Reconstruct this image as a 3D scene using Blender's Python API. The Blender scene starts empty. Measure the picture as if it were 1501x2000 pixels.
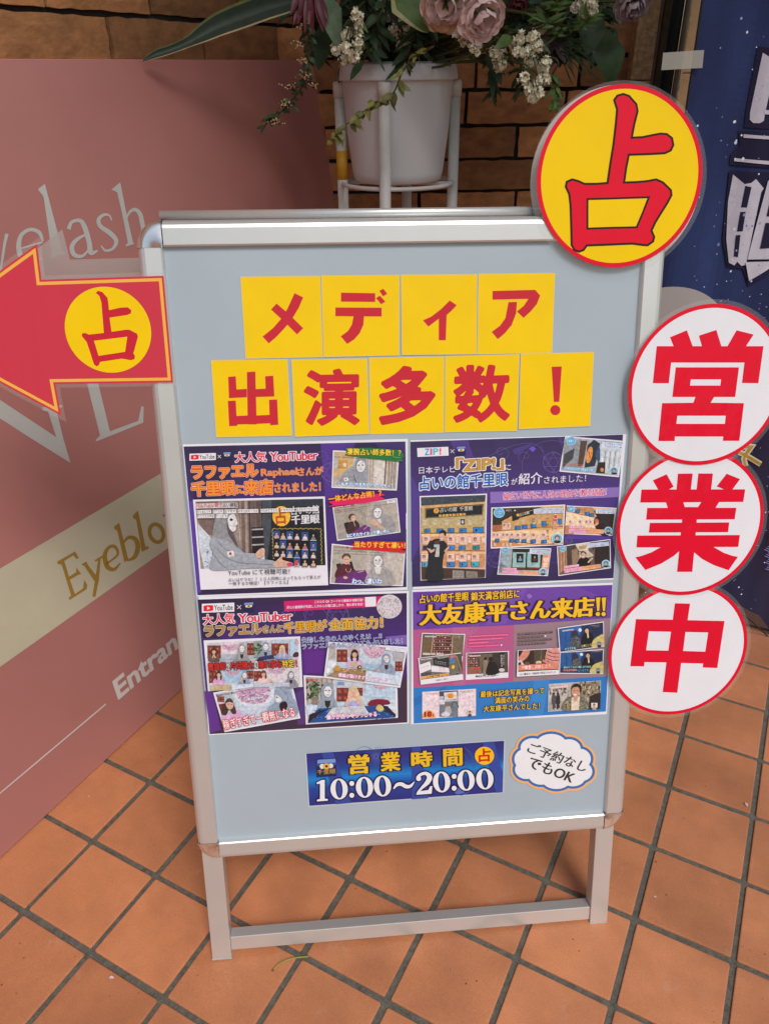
import bpy, bmesh, math, random
import numpy as np
from mathutils import Vector, Matrix
random.seed(7)
SC = bpy.context.scene
COL = SC.collection

# ------------------------------------------------------------------ camera
FPX = 1499.247
RC = np.array([[0.8846096857222612, 0.46617804695342235, -0.011988847528221436],
               [0.22375123270415792, -0.4468612129691214, -0.8661699845914398],
               [-0.40914678269507626, 0.7635398384383477, -0.4996056698315279]])
CAM = np.array([0.9030783782382682, -0.3991646321405117, 1.2043689115297311])
cd = bpy.data.cameras.new('camera')
cam = bpy.data.objects.new('camera', cd)
COL.objects.link(cam)
m = Matrix.Identity(4)
for i in range(3):
    m[i][0] = RC[0][i]; m[i][1] = -RC[1][i]; m[i][2] = -RC[2][i]; m[i][3] = CAM[i]
cam.matrix_world = m
cd.sensor_fit = 'VERTICAL'; cd.sensor_height = 36.0; cd.lens = FPX / 2000.0 * 36.0
cd.clip_start = 0.02; cd.clip_end = 400.0
SC.camera = cam

# ------------------------------------------------------------------ daylight
SUN_EL, SUN_AZ = math.radians(52), math.radians(-38)      # azimuth of the sun, from +X towards +Y
w = bpy.data.worlds.new("World"); SC.world = w; w.use_nodes = True
nt = w.node_tree
sky = nt.nodes.new('ShaderNodeTexSky'); sky.sky_type = 'NISHITA'; sky.sun_disc = False
sky.sun_elevation = SUN_EL; sky.sun_rotation = math.radians(90) - SUN_AZ
sky.air_density = 1.6; sky.dust_density = 2.5; sky.ozone_density = 1.0
nt.links.new(sky.outputs[0], nt.nodes['Background'].inputs[0])
nt.nodes['Background'].inputs[1].default_value = 0.115
sl_ = bpy.data.lights.new('sun', 'SUN'); sl_.energy = 2.2; sl_.angle = math.radians(20); sl_.color = (1.0, 0.972, 0.945)
sun = bpy.data.objects.new('sun', sl_); COL.objects.link(sun)
sun_dir = Vector((math.cos(SUN_EL)*math.cos(SUN_AZ), math.cos(SUN_EL)*math.sin(SUN_AZ), math.sin(SUN_EL)))
sun.rotation_euler = sun_dir.to_track_quat('Z', 'Y').to_euler()
sun.location = (3, -3, 6)
SC.view_settings.view_transform = 'Standard'; SC.view_settings.look = 'None'
SC.view_settings.exposure = -0.20; SC.view_settings.gamma = 1.0
SC.cycles.max_bounces = 8; SC.cycles.transparent_max_bounces = 24
SC.cycles.use_denoising = True

# ------------------------------------------------------------------ helpers: colours, materials
def lin(c):
    c = c / 255.0
    return c / 12.92 if c <= 0.04045 else ((c + 0.055) / 1.055) ** 2.4
def C(r, g, b, k=1.0):
    return tuple(min(0.9, lin(v) * k) for v in (r, g, b))

def node(t, kind, **kw):
    n = t.nodes.new(kind)
    for k, v in kw.items():
        if k in n.inputs: n.inputs[k].default_value = v
        else: setattr(n, k, v)
    return n

def material(name, base, rough=0.5, metal=0.0, var=0.12, scale=40.0, bump=0.0, bscale=200.0, island=0.0,
             coat=0.0, spec=0.5, sheen=0.0, stretch=None, attr=False, subsurf=0.0, wave=0.0):
    """Procedural material: base colour broken up by noise (and by mesh island), fine bump."""
    mt = bpy.data.materials.new(name); mt.use_nodes = True
    t = mt.node_tree; bs = t.nodes['Principled BSDF']; L = t.links.new
    tc = node(t, 'ShaderNodeTexCoord'); src = tc.outputs['Object']
    if stretch:
        mp = node(t, 'ShaderNodeMapping'); mp.inputs['Scale'].default_value = stretch
        L(src, mp.inputs[0]); src = mp.outputs[0]
    nz = node(t, 'ShaderNodeTexNoise', Scale=scale, Detail=6.0, Roughness=0.6); L(src, nz.inputs['Vector'])
    mr = node(t, 'ShaderNodeMapRange'); mr.inputs[1].default_value = 0.3; mr.inputs[2].default_value = 0.7
    mr.inputs[3].default_value = 1.0 - var; mr.inputs[4].default_value = 1.0 + var
    L(nz.outputs[0], mr.inputs[0])
    mul = node(t, 'ShaderNodeMixRGB', blend_type='MULTIPLY'); mul.inputs[0].default_value = 1.0
    if attr:
        at = node(t, 'ShaderNodeVertexColor', layer_name='Col'); L(at.outputs[0], mul.inputs[1])
    else:
        mul.inputs[1].default_value = (*base, 1)
    L(mr.outputs[0], mul.inputs[2]); out = mul.outputs[0]
    if island:
        gi = node(t, 'ShaderNodeNewGeometry')
        m2 = node(t, 'ShaderNodeMapRange'); m2.inputs[3].default_value = 1.0 - island; m2.inputs[4].default_value = 1.0 + island
        L(gi.outputs['Random Per Island'], m2.inputs[0])
        mu2 = node(t, 'ShaderNodeMixRGB', blend_type='MULTIPLY'); mu2.inputs[0].default_value = 1.0
        L(out, mu2.inputs[1]); L(m2.outputs[0], mu2.inputs[2]); out = mu2.outputs[0]
    L(out, bs.inputs['Base Color'])
    bs.inputs['Roughness'].default_value = rough; bs.inputs['Metallic'].default_value = metal
    bs.inputs['Specular IOR Level'].default_value = spec
    bs.inputs['Coat Weight'].default_value = coat; bs.inputs['Coat Roughness'].default_value = 0.06
    bs.inputs['Subsurface Weight'].default_value = subsurf
    if bump:
        n2 = node(t, 'ShaderNodeTexNoise', Scale=bscale, Detail=5.0); L(src, n2.inputs['Vector'])
        bp = node(t, 'ShaderNodeBump', Strength=bump, Distance=0.002); L(n2.outputs[0], bp.inputs['Height'])
        L(bp.outputs[0], bs.inputs['Normal'])
    if wave:
        n3 = node(t, 'ShaderNodeTexNoise', Scale=26.0, Detail=2.0); mp3 = node(t, 'ShaderNodeMapping')
        mp3.inputs['Scale'].default_value = (2.2, 0.7, 1.0)
        L(tc.outputs['Object'], mp3.inputs[0]); L(mp3.outputs[0], n3.inputs['Vector'])
        b3 = node(t, 'ShaderNodeBump', Strength=wave, Distance=0.004); L(n3.outputs[0], b3.inputs['Height'])
        L(b3.outputs[0], bs.inputs['Coat Normal'])
    return mt

# ------------------------------------------------------------------ helpers: objects
def tag(o, label=None, cat=None, group=None, kind=None):
    if label: o['label'] = label
    if cat: o['category'] = cat
    if group: o['group'] = group
    if kind: o['kind'] = kind
    return o

def link(name, me, mat=None, parent=None):
    o = bpy.data.objects.new(name, me)
    if mat is not None:
        if not isinstance(mat, (list, tuple)): mat = [mat]
        for x in mat: me.materials.append(x)
    COL.objects.link(o)
    if parent is not None: o.parent = parent
    return o

def empty(name, M):
    o = bpy.data.objects.new(name, None); COL.objects.link(o)
    o.matrix_world = M; o.empty_display_size = 0.05
    return o

def from_bm(name, bm, mat, parent=None, smooth=False):
    me = bpy.data.meshes.new(name)
    bm.normal_update(); bm.to_mesh(me); bm.free()
    if smooth:
        for p in me.polygons: p.use_smooth = True
    return link(name, me, mat, parent)

def add_box(bm, x0, x1, y0, y1, z0, z1, bev=0.0):
    vs = [bm.verts.new(v) for v in ((x0,y0,z0),(x1,y0,z0),(x1,y1,z0),(x0,y1,z0),(x0,y0,z1),(x1,y0,z1),(x1,y1,z1),(x0,y1,z1))]
    fs = [bm.faces.new([vs[i] for i in f]) for f in ((0,3,2,1),(4,5,6,7),(0,1,5,4),(1,2,6,5),(2,3,7,6),(3,0,4,7))]
    if bev:
        es = list({e for f in fs for e in f.edges})
        bmesh.ops.bevel(bm, geom=es, offset=bev, segments=2, profile=0.5, affect='EDGES')

def add_tube(bm, pts, r, n=10, cap=True):
    """Tube through pts; r is a number or one radius per point."""
    pts = [Vector(p) for p in pts]
    rs = r if isinstance(r, (list, tuple)) else [r] * len(pts)
    rings = []; prev = None
    for i, p in enumerate(pts):
        d = (pts[min(i+1, len(pts)-1)] - pts[max(i-1, 0)]).normalized()
        if prev is None:
            s = d.orthogonal().normalized()
        else:
            s = (prev - d * prev.dot(d)).normalized()
        prev = s; t = d.cross(s)
        rings.append([bm.verts.new(p + (s*math.cos(2*math.pi*k/n) + t*math.sin(2*math.pi*k/n)) * rs[i]) for k in range(n)])
    for a, b in zip(rings, rings[1:]):
        for k in range(n):
            bm.faces.new((a[k], a[(k+1) % n], b[(k+1) % n], b[k]))
    if cap:
        bm.faces.new(list(reversed(rings[0]))); bm.faces.new(rings[-1])

def add_lathe(bm, prof, n=40, c=(0,0,0)):
    rings = [[bm.verts.new((c[0]+r*math.cos(2*math.pi*k/n), c[1]+r*math.sin(2*math.pi*k/n), c[2]+z)) for k in range(n)] for r, z in prof]
    for a, b in zip(rings, rings[1:]):
        for k in range(n): bm.faces.new((a[k], a[(k+1) % n], b[(k+1) % n], b[k]))
    return rings

# ------------------------------------------------------------------ helpers: planes standing in the place
class Plane:
    """A real plane (sign face, banner, panel). Points read off the photograph are turned into positions on it."""
    def __init__(s, o, u, v):
        s.o = np.array(o, float); s.u = np.array(u, float); s.u /= np.linalg.norm(s.u)
        v = np.array(v, float); v -= s.u * (v @ s.u); s.v = v / np.linalg.norm(v); s.n = np.cross(s.u, s.v)
    def uv(s, x, y, z=0.0):
        d = RC.T @ np.array([(x - 750.5) / FPX, (y - 1000.0) / FPX, 1.0])
        o = s.o + s.n * z
        X = CAM + d * (((o - CAM) @ s.n) / (d @ s.n))
        return float((X - s.o) @ s.u), float((X - s.o) @ s.v)
    def M(s, u=0.0, v=0.0, z=0.0):
        p = s.o + s.u * u + s.v * v + s.n * z
        return Matrix(((s.u[0], s.v[0], s.n[0], p[0]), (s.u[1], s.v[1], s.n[1], p[1]), (s.u[2], s.v[2], s.n[2], p[2]), (0, 0, 0, 1)))
    def world(s, x, y, z=0.0):
        a, b = s.uv(x, y, z); return s.o + s.u * a + s.v * b + s.n * z

def lift(u, v, z):
    """Where a point read on the sign's face lies when its card is stuck z in front of the face."""
    X = SIGN.o + SIGN.u*u + SIGN.v*v; d = X - CAM; o = SIGN.o + SIGN.n*z
    X = CAM + d*(((o-CAM) @ SIGN.n)/(d @ SIGN.n)); return float((X-SIGN.o) @ SIGN.u), float((X-SIGN.o) @ SIGN.v), float(((o-CAM) @ SIGN.n)/(d @ SIGN.n))
def vplane(dist, yaw=0.0):
    """Vertical plane across the view, dist metres ahead of the camera on the level."""
    fw = np.array([-0.47231790938640633, 0.8814282684784137, 0.0]); c, s_ = math.cos(yaw), math.sin(yaw)
    rt = np.array([fw[1], -fw[0], 0.0]); o = CAM + fw * dist; o[2] = 0.0
    u = rt * c + fw * s_
    return Plane(o, u, (0, 0, 1))

SIGN = Plane((0.325626140961075, 0.14144053379664512, 0.21280109488275664),
             (0.8397284549351781, 0.5428170092240477, -0.014346305072684286),
             (-0.1212433913929324, 0.21318362055407447, 0.9694600476404361))
# ------------------------------------------------------------------ lettering: glyph outlines grown into heavier weights
_G = {}; _ADV = {}
def _mesh_of(s):
    cu = bpy.data.curves.new('glyph', 'FONT'); cu.body = s; cu.resolution_u = 4
    o = bpy.data.objects.new('glyph', cu); COL.objects.link(o)
    dg = bpy.context.evaluated_depsgraph_get(); dg.update()
    me = bpy.data.meshes.new_from_object(o.evaluated_get(dg), depsgraph=dg)
    V = np.array([v.co[:2] for v in me.vertices], float).reshape(-1, 2)
    cnt = {}
    for p in me.polygons:
        vs = list(p.vertices)
        for a, b in zip(vs, vs[1:] + vs[:1]):
            k = (min(a, b), max(a, b)); cnt[k] = cnt.get(k, 0) + 1
    E = np.array([k for k, c in cnt.items() if c == 1], int).reshape(-1, 2)
    bpy.data.objects.remove(o); bpy.data.curves.remove(cu); bpy.data.meshes.remove(me)
    return V, E
def _xmax(s):
    V, _ = _mesh_of(s); return float(V[:, 0].max())
def advance(ch):
    if ch not in _ADV:
        if ch == ' ': _ADV[ch] = 0.3
        else: _ADV[ch] = _xmax(ch + 'H') - _xmax('H')
    return _ADV[ch]
def glyph_sdf(ch, res, norm):
    k = (ch, res, norm)
    if k in _G: return _G[k]
    V, E = _mesh_of(ch); m_ = 0.16
    x0, x1 = V[:, 0].min() - m_, V[:, 0].max() + m_; y0, y1 = V[:, 1].min() - m_, V[:, 1].max() + m_
    nx, ny = int((x1-x0)*res) + 2, int((y1-y0)*res) + 2
    gx = x0 + np.arange(nx) / res; gy = y0 + np.arange(ny) / res + 1e-4
    X, Y = np.meshgrid(gx, gy)
    A, B = V[E[:, 0]], V[E[:, 1]]
    ins = np.zeros(X.shape, int)
    for (ax, ay), (bx, by) in zip(A, B):
        c = (ay > Y) != (by > Y)
        if ay != by: ins += (c & (X < (bx-ax)*(Y-ay)/(by-ay) + ax))
    ins = (ins % 2) == 1
    sx, sy, sq = norm
    D = np.full(X.shape, 9.0)
    for (ax, ay), (bx, by) in zip(A, B):
        if sq:
            n = max(2, int(math.hypot(bx-ax, by-ay)*res*1.5) + 2)
            for q in np.linspace(0, 1, n):
                D = np.minimum(D, np.maximum(np.abs(X-ax-(bx-ax)*q)/sx, np.abs(Y-ay-(by-ay)*q)/sy))
        else:
            ex, ey = (bx-ax)/sx, (by-ay)/sy; px, py = (X-ax)/sx, (Y-ay)/sy
            tt = np.clip((px*ex+py*ey)/max(1e-12, ex*ex+ey*ey), 0, 1)
            D = np.minimum(D, np.hypot(px-tt*ex, py-tt*ey))
    D[ins] *= -1
    _G[k] = (gx, gy, D, (V[:, 0].min(), V[:, 0].max(), V[:, 1].min(), V[:, 1].max()))
    return _G[k]
_P = {}
def glyph_polys(ch, res, norm, grow):
    k = (ch, res, norm, round(grow, 4))
    if k in _P: return _P[k]
    gx, gy, D, bb = glyph_sdf(ch, res, norm); F = D - grow; ins = F < 0; polys = []
    def ip(xa, ya, fa, xb, yb, fb):
        t = fa / (fa - fb); return (xa + (xb-xa)*t, ya + (yb-ya)*t)
    for j in range(len(gy)-1):
        run = None
        for i in range(len(gx)-1):
            s4 = (ins[j, i], ins[j, i+1], ins[j+1, i+1], ins[j+1, i])
            if all(s4):
                if run is None: run = i
                continue
            if run is not None:
                polys.append([(gx[run], gy[j]), (gx[i], gy[j]), (gx[i], gy[j+1]), (gx[run], gy[j+1])]); run = None
            if any(s4):
                cs = [(gx[i], gy[j], F[j, i]), (gx[i+1], gy[j], F[j, i+1]), (gx[i+1], gy[j+1], F[j+1, i+1]), (gx[i], gy[j+1], F[j+1, i])]
                pl = []
                for q in range(4):
                    a, b = cs[q], cs[(q+1) % 4]
                    if a[2] < 0: pl.append(a[:2])
                    if (a[2] < 0) != (b[2] < 0): pl.append(ip(*a, *b))
                if len(pl) >= 3: polys.append(pl)
        if run is not None:
            i = len(gx)-1
            polys.append([(gx[run], gy[j]), (gx[i], gy[j]), (gx[i], gy[j+1]), (gx[run], gy[j+1])])
    _P[k] = (polys, bb)
    return _P[k]

def smooth_line(pts, n=6, closed=False):
    P = [np.array(p, float) for p in pts]; out = []
    m_ = len(P)
    for i in range(m_ if closed else m_-1):
        p1, p2 = P[i], P[(i+1) % m_]
        p0 = P[i-1] if (i > 0 or closed) else p1*2-p2
        p3 = P[(i+2) % m_] if (i+2 < m_ or closed) else p2*2-p1
        for k in range(n):
            t = k / n
            out.append(0.5*((2*p1)+(-p0+p2)*t+(2*p0-5*p1+4*p2-p3)*t*t+(-p0+3*p1-3*p2+p3)*t**3))
    if not closed: out.append(P[-1])
    return [tuple(o) for o in out]

# ------------------------------------------------------------------ printing: flat coloured inks lying on a real plane
class Ink:
    """Collects coloured shapes on a plane; points are read in pixels of a view (x0, y0, scale) of the photograph."""
    STEP = 1.2e-5
    def __init__(s, plane, view=(0, 0, 1.0), z=0.0, warp=None):
        s.pl = plane; s.view = view; s.z = z; s.k = 0; s.V = []; s.F = []; s.c = []; s.warp = warp
    def at(s, x, y):
        if s.view is None: return x*0.001, y*0.001          # millimetres on the plane
        return s.pl.uv(s.view[0] + x / s.view[2], s.view[1] + y / s.view[2], s.z)
    def _add(s, polys, col):
        s.k += 1; z = s.z + s.k * (s.STEP if s.warp is None else 0.00035)
        for p in polys:
            ar = sum(a[0]*c_[1]-c_[0]*a[1] for a, c_ in zip(p, p[1:]+p[:1]))
            if ar < 0: p = p[::-1]
            b = len(s.V); s.V.extend((q[0], q[1], z) for q in p)
            s.F.append(tuple(range(b, b+len(p)))); s.c.append(col)
    def raw(s, polys, col): s._add(polys, col); return s
    def poly(s, pts, col): s._add([[s.at(*p) for p in pts]], col); return s
    def blob(s, pts, col, n=5): return s.poly(smooth_line(pts, n, True), col)
    def rect(s, x0, y0, x1, y1, col): return s.poly([(x0, y0), (x1, y0), (x1, y1), (x0, y1)], col)
    def ell(s, cx, cy, rx, ry, col, rot=0.0, n=28, a0=0.0, a1=360.0):
        r = math.radians(rot); P = []
        for k in range(n):
            a = math.radians(a0 + (a1-a0)*k/(n if a1-a0 >= 360 else n-1)); x, y = rx*math.cos(a), ry*math.sin(a)
            P.append((cx + x*math.cos(r) - y*math.sin(r), cy + x*math.sin(r) + y*math.cos(r)))
        return s.poly(P, col)
    def disc(s, u, v, r, col, n=72):
        s._add([[(u + r*math.cos(2*math.pi*k/n), v + r*math.sin(2*math.pi*k/n)) for k in range(n)]], col); return s
    def ring(s, u, v, r0, r1, col, n=96):
        q = []
        for k in range(n):
            a, b = 2*math.pi*k/n, 2*math.pi*(k+1)/n
            q.append([(u+r0*math.cos(a), v+r0*math.sin(a)), (u+r1*math.cos(a), v+r1*math.sin(a)), (u+r1*math.cos(b), v+r1*math.sin(b)), (u+r0*math.cos(b), v+r0*math.sin(b))])
        s._add(q, col); return s
    def line(s, pts, wd, col, closed=False, sm=0):
        """Stroke; wd is in view pixels, a number or one width per point."""
        ws = list(wd) if isinstance(wd, (list, tuple)) else [wd]*len(pts)
        if sm:
            tri = smooth_line([(p[0], p[1], q) for p, q in zip(pts, ws)], sm, closed)
            pts = [(a, b) for a, b, _ in tri]; ws = [max(0.3, c_) for _, _, c_ in tri]
        P = [np.array(p, float) for p in pts]; n = len(P); L = []; R = []
        for i in range(n):
            a = P[i-1] if (i > 0 or closed) else P[i]; b = P[(i+1) % n] if (i < n-1 or closed) else P[i]
            d1 = P[i]-a; d2 = b-P[i]
            d1 = d1/np.linalg.norm(d1) if np.linalg.norm(d1) > 1e-9 else None; d2 = d2/np.linalg.norm(d2) if np.linalg.norm(d2) > 1e-9 else None
            if d1 is None: d1 = d2
            if d2 is None: d2 = d1
            n1 = np.array([-d1[1], d1[0]]); n2 = np.array([-d2[1], d2[0]]); mm = n1+n2
            mm = mm/np.linalg.norm(mm) if np.linalg.norm(mm) > 1e-6 else n1
            h = ws[i]/2/max(0.35, float(mm@n1))
            L.append(P[i]+mm*h); R.append(P[i]-mm*h)
        q = []
        for i in range(n if closed else n-1):
            j = (i+1) % n; q.append([s.at(*L[i]), s.at(*L[j]), s.at(*R[j]), s.at(*R[i])])
        s._add(q, col); return s
    def arc(s, cx, cy, rx, ry, wd, col, a0=0, a1=360, rot=0.0, n=30):
        r = math.radians(rot); P = []; full = a1-a0 >= 360
        for k in range(n):
            a = math.radians(a0+(a1-a0)*k/(n if full else n-1)); x, y = rx*math.cos(a), ry*math.sin(a)
            P.append((cx+x*math.cos(r)-y*math.sin(r), cy+x*math.sin(r)+y*math.cos(r)))
        return s.line(P, wd, col, closed=full)
    def text(s, st, bl, br, h, col, grow=0.012, outl=(), res=None, norm=(1, 1, 0), tight=True, up=None, layout=None):
        """Line of lettering: ink box from bl to br (view pixels), h view pixels tall at right angles to the baseline on the plane."""
        bl, br = np.array(s.at(*bl)), np.array(s.at(*br)); e = br-bl; W = np.linalg.norm(e); e = e/W; f = np.array([-e[1], e[0]])
        if up is not None:
            tl = np.array(s.at(*up)); f = tl-bl; H = np.linalg.norm(f); f = f/H
        else:
            if s.view is None: H = h*0.001
            else:
              px, py = s._px(bl); a1 = np.array(s.pl.uv(px, py - h / s.view[2], s.z)); H = abs(float((a1 - bl) @ f))
        if res is None: res = max(20, min(110, int(H / 0.00042)))
        items = []; x = 0.0
        for ch in st:
            if ch != ' ': items.append((ch, x))
            x += advance(ch)
        bbs = [glyph_sdf(ch, res, norm)[3] for ch, _ in items]
        xa = min(x_+b[0] for (c_, x_), b in zip(items, bbs)); xb = max(x_+b[1] for (c_, x_), b in zip(items, bbs))
        ya = min(b[2] for b in bbs); yb = max(b[3] for b in bbs)
        kx, ky = W/(xb-xa), H/(yb-ya)
        for g_, cl in list(outl) + [(grow, col)]:
            polys = []
            for ch, x_ in items:
                for p in glyph_polys(ch, res, norm, g_)[0]:
                    polys.append([tuple(bl + e*((q[0]+x_-xa)*kx) + f*((q[1]-ya)*ky)) for q in p])
            s._add(polys, cl)
        return s
    def _px(s, uv):
        X = s.pl.o + s.pl.u*uv[0] + s.pl.v*uv[1] + s.pl.n*s.z
        d = RC @ (X - CAM); return d[0]/d[2]*FPX + 750.5, d[1]/d[2]*FPX + 1000.0
    def squiggle(s, x0, y0, x1, y1, h, col, n=None, seed=0):
        """Lettering too small to read in the photograph: a row of tiny irregular strokes."""
        r = random.Random(seed + int(x0*7+y0)); L = math.hypot(x1-x0, y1-y0); n = n or max(2, int(L/(h*1.15)))
        ux, uy = (x1-x0)/L, (y1-y0)/L; polys = []
        def bar(a, b, c_, d):
            P = [(a, b), (c_, b), (c_, d), (a, d)]
            polys.append([s.at(x0+ux*p-uy*q, y0+uy*p+ux*q) for p, q in P])
        for k in range(n):
            a = L*k/n; wd = L/n*0.82; kind = r.randrange(4)
            bar(a, -h*0.5, a+wd, -h*0.32)
            if kind != 1: bar(a+wd*0.4, -h*0.3, a+wd*0.58, h*0.5)
            if kind != 2: bar(a+wd*0.05, h*0.02, a+wd*0.38, h*0.2)
            if kind != 0: bar(a+wd*0.6, h*0.3, a+wd*0.98, h*0.48)
        s._add(polys, col); return s
    def oval(s, cx, cy, rx, ry, ix, iy, col, rot=0.0, n=40):
        r = math.radians(rot); q = []
        def pt(a, x, y): x, y = x*math.cos(a), y*math.sin(a); return s.at(cx+x*math.cos(r)-y*math.sin(r), cy+x*math.sin(r)+y*math.cos(r))
        for k in range(n):
            a, b = 2*math.pi*k/n, 2*math.pi*(k+1)/n
            q.append([pt(a, ix, iy), pt(a, rx, ry), pt(b, rx, ry), pt(b, ix, iy)])
        s._add(q, col); return s
    def grad(s, quad, cols, n=14):
        """Printed blend down a quadrilateral (tl, tr, br, bl)."""
        tl, tr, br, bl = [np.array(s.at(*p)) for p in quad]
        for k in range(n):
            t0, t1 = k/n, (k+1)/n; t = (k+0.5)/n*(len(cols)-1); i = min(int(t), len(cols)-2); f = t-i
            c = tuple(a+(b-a)*f for a, b in zip(cols[i], cols[i+1]))
            p = [tl+(bl-tl)*t0, tr+(br-tr)*t0, tr+(br-tr)*t1, tl+(bl-tl)*t1]
            s._add([[tuple(q) for q in p]], c); s.k -= 1
        s.k += 1; return s
    def build(s, name, mat, parent, M0):
        """Mesh in the parent's space: M0 is the parent's place on the plane (u, v, z)."""
        me = bpy.data.meshes.new(name)
        V = [(a-M0[0], b-M0[1], c-M0[2]) for a, b, c in s.V]
        me.from_pydata(V, [], s.F)
        # every face looks at the viewer
        ca = me.color_attributes.new('Col', 'FLOAT_COLOR', 'CORNER'); k = 0
        buf = []
        for f, c in zip(s.F, s.c): buf.extend([c[0], c[1], c[2], 1.0]*len(f))
        ca.data.foreach_set('color', buf)
        if isinstance(mat, list):                             # plain white border and printed picture
            me.polygons.foreach_set('material_index', [0 if c[0] == c[1] + 0.01 else 1 for c in s.c])
        if s.warp:                                            # cloth: cut long shapes up so that they follow the folds
            bm = bmesh.new(); bm.from_mesh(me); bmesh.ops.triangulate(bm, faces=bm.faces)
            for _ in range(5):
                es = [e for e in bm.edges if e.calc_length() > 0.014]
                if not es: break
                bmesh.ops.subdivide_edges(bm, edges=es, cuts=1, use_grid_fill=False); bmesh.ops.triangulate(bm, faces=[f for f in bm.faces if len(f.verts) > 3])
            for v in bm.verts: v.co = Vector(s.warp(*v.co))
            bm.to_mesh(me); bm.free()
        return link(name, me, mat, parent)
# ================================================================== SETTING
T = 0.15                                                        # tile pitch
# ---- paving: quarry tiles with recessed joints, one sheet
def noise2(x, y, s=1.0):
    return math.sin(x*12.9898*s + y*78.233*s) * 43758.5453 % 1.0
def make_floor():
    bm = bmesh.new(); g = 0.0047; b = 0.0016
    for i in range(-6, 26):
        for j in range(-14, 20):
            jit = [random.uniform(-0.0009, 0.0009) for _ in range(4)]; dz = random.uniform(-0.0006, 0.0005)
            x0, x1, y0, y1 = i*T+g+jit[0], (i+1)*T-g+jit[1], j*T+g+jit[2], (j+1)*T-g+jit[3]
            R = []
            for ins, z in ((0.0, -0.006), (0.0, -0.0016+dz), (b*0.45, -0.0004+dz), (b*1.4, dz)):
                r = []
                cr = 0.003
                for (cx, cy, sx, sy) in ((x0, y0, 1, 1), (x1, y0, -1, 1), (x1, y1, -1, -1), (x0, y1, 1, -1)):
                    pts = [(cx+sx*(ins+cr), cy+sy*ins), (cx+sx*(ins+cr*0.3), cy+sy*(ins+cr*0.3)), (cx+sx*ins, cy+sy*(ins+cr))]
                    if (sx, sy) in ((1, 1), (-1, -1)): pts = pts[::-1]
                    r += [bm.verts.new((px, py, z)) for px, py in pts]
                R.append(r)
            n = len(R[0])
            for a, c in zip(R, R[1:]):
                for k in range(n): bm.faces.new((a[k], a[(k+1) % n], c[(k+1) % n], c[k]))
            bm.faces.new(R[-1])
    nt_ = len(bm.faces)
    bm.faces.ensure_lookup_table()
    vs = [bm.verts.new(v) for v in ((-60, -60, -0.0035), (60, -60, -0.0035), (60, 60, -0.0035), (-60, 60, -0.0035))]
    f = bm.faces.new(vs); f.material_index = 1
    # tile
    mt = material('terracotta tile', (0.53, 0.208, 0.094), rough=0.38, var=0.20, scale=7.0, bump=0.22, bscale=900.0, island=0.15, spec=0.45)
    t = mt.node_tree; L = t.links.new; bs = t.nodes['Principled BSDF']
    src = bs.inputs['Base Color'].links[0].from_socket
    tc = t.nodes['Texture Coordinate'].outputs['Object']
    # fine grain, dark pits and pale scuffs
    gr = node(t, 'ShaderNodeTexNoise', Scale=420.0, Detail=3.0); L(tc, gr.inputs['Vector'])
    mr = node(t, 'ShaderNodeMapRange'); mr.inputs[1].default_value = 0.25; mr.inputs[2].default_value = 0.75; mr.inputs[3].default_value = 0.86; mr.inputs[4].default_value = 1.13
    L(gr.outputs[0], mr.inputs[0])
    m1 = node(t, 'ShaderNodeMixRGB', blend_type='MULTIPLY'); m1.inputs[0].default_value = 1.0; L(src, m1.inputs[1]); L(mr.outputs[0], m1.inputs[2])
    vo = node(t, 'ShaderNodeTexVoronoi', Scale=48.0); L(tc, vo.inputs['Vector'])
    wn = node(t, 'ShaderNodeTexNoise', Scale=5.0, Detail=2.0); L(tc, wn.inputs['Vector'])
    r1 = node(t, 'ShaderNodeMapRange'); r1.inputs[1].default_value = 0.06; r1.inputs[2].default_value = 0.09; r1.inputs[3].default_value = 1.0; r1.inputs[4].default_value = 0.0
    L(vo.outputs['Distance'], r1.inputs[0])
    r2 = node(t, 'ShaderNodeMapRange'); r2.inputs[1].default_value = 0.5; r2.inputs[2].default_value = 0.62; L(wn.outputs[0], r2.inputs[0])
    mm = node(t, 'ShaderNodeMath', operation='MULTIPLY'); L(r1.outputs[0], mm.inputs[0]); L(r2.outputs[0], mm.inputs[1])
    m2 = node(t, 'ShaderNodeMixRGB'); L(mm.outputs[0], m2.inputs[0]); L(m1.outputs[0], m2.inputs[1]); m2.inputs[2].default_value = (0.09, 0.035, 0.02, 1)
    sc_ = node(t, 'ShaderNodeTexNoise', Scale=17.0, Detail=9.0, Roughness=0.75); L(tc, sc_.inputs['Vector'])
    r3 = node(t, 'ShaderNodeMapRange'); r3.inputs[1].default_value = 0.60; r3.inputs[2].default_value = 0.76; r3.inputs[3].default_value = 0.0; r3.inputs[4].default_value = 0.55; L(sc_.outputs[0], r3.inputs[0])
    m3 = node(t, 'ShaderNodeMixRGB'); L(r3.outputs[0], m3.inputs[0]); L(m2.outputs[0], m3.inputs[1]); m3.inputs[2].default_value = (0.60, 0.36, 0.25, 1)
    # broad traffic grime and water marks over many tiles
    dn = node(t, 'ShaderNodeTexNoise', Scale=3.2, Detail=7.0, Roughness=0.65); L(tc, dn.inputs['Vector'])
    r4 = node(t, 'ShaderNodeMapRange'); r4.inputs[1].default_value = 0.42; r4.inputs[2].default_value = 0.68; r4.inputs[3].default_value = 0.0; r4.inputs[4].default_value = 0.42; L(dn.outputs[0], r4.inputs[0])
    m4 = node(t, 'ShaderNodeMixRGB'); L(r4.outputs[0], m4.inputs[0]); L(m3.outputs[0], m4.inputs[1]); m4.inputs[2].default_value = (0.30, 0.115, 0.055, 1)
    L(m4.outputs[0], bs.inputs['Base Color'])
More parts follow.
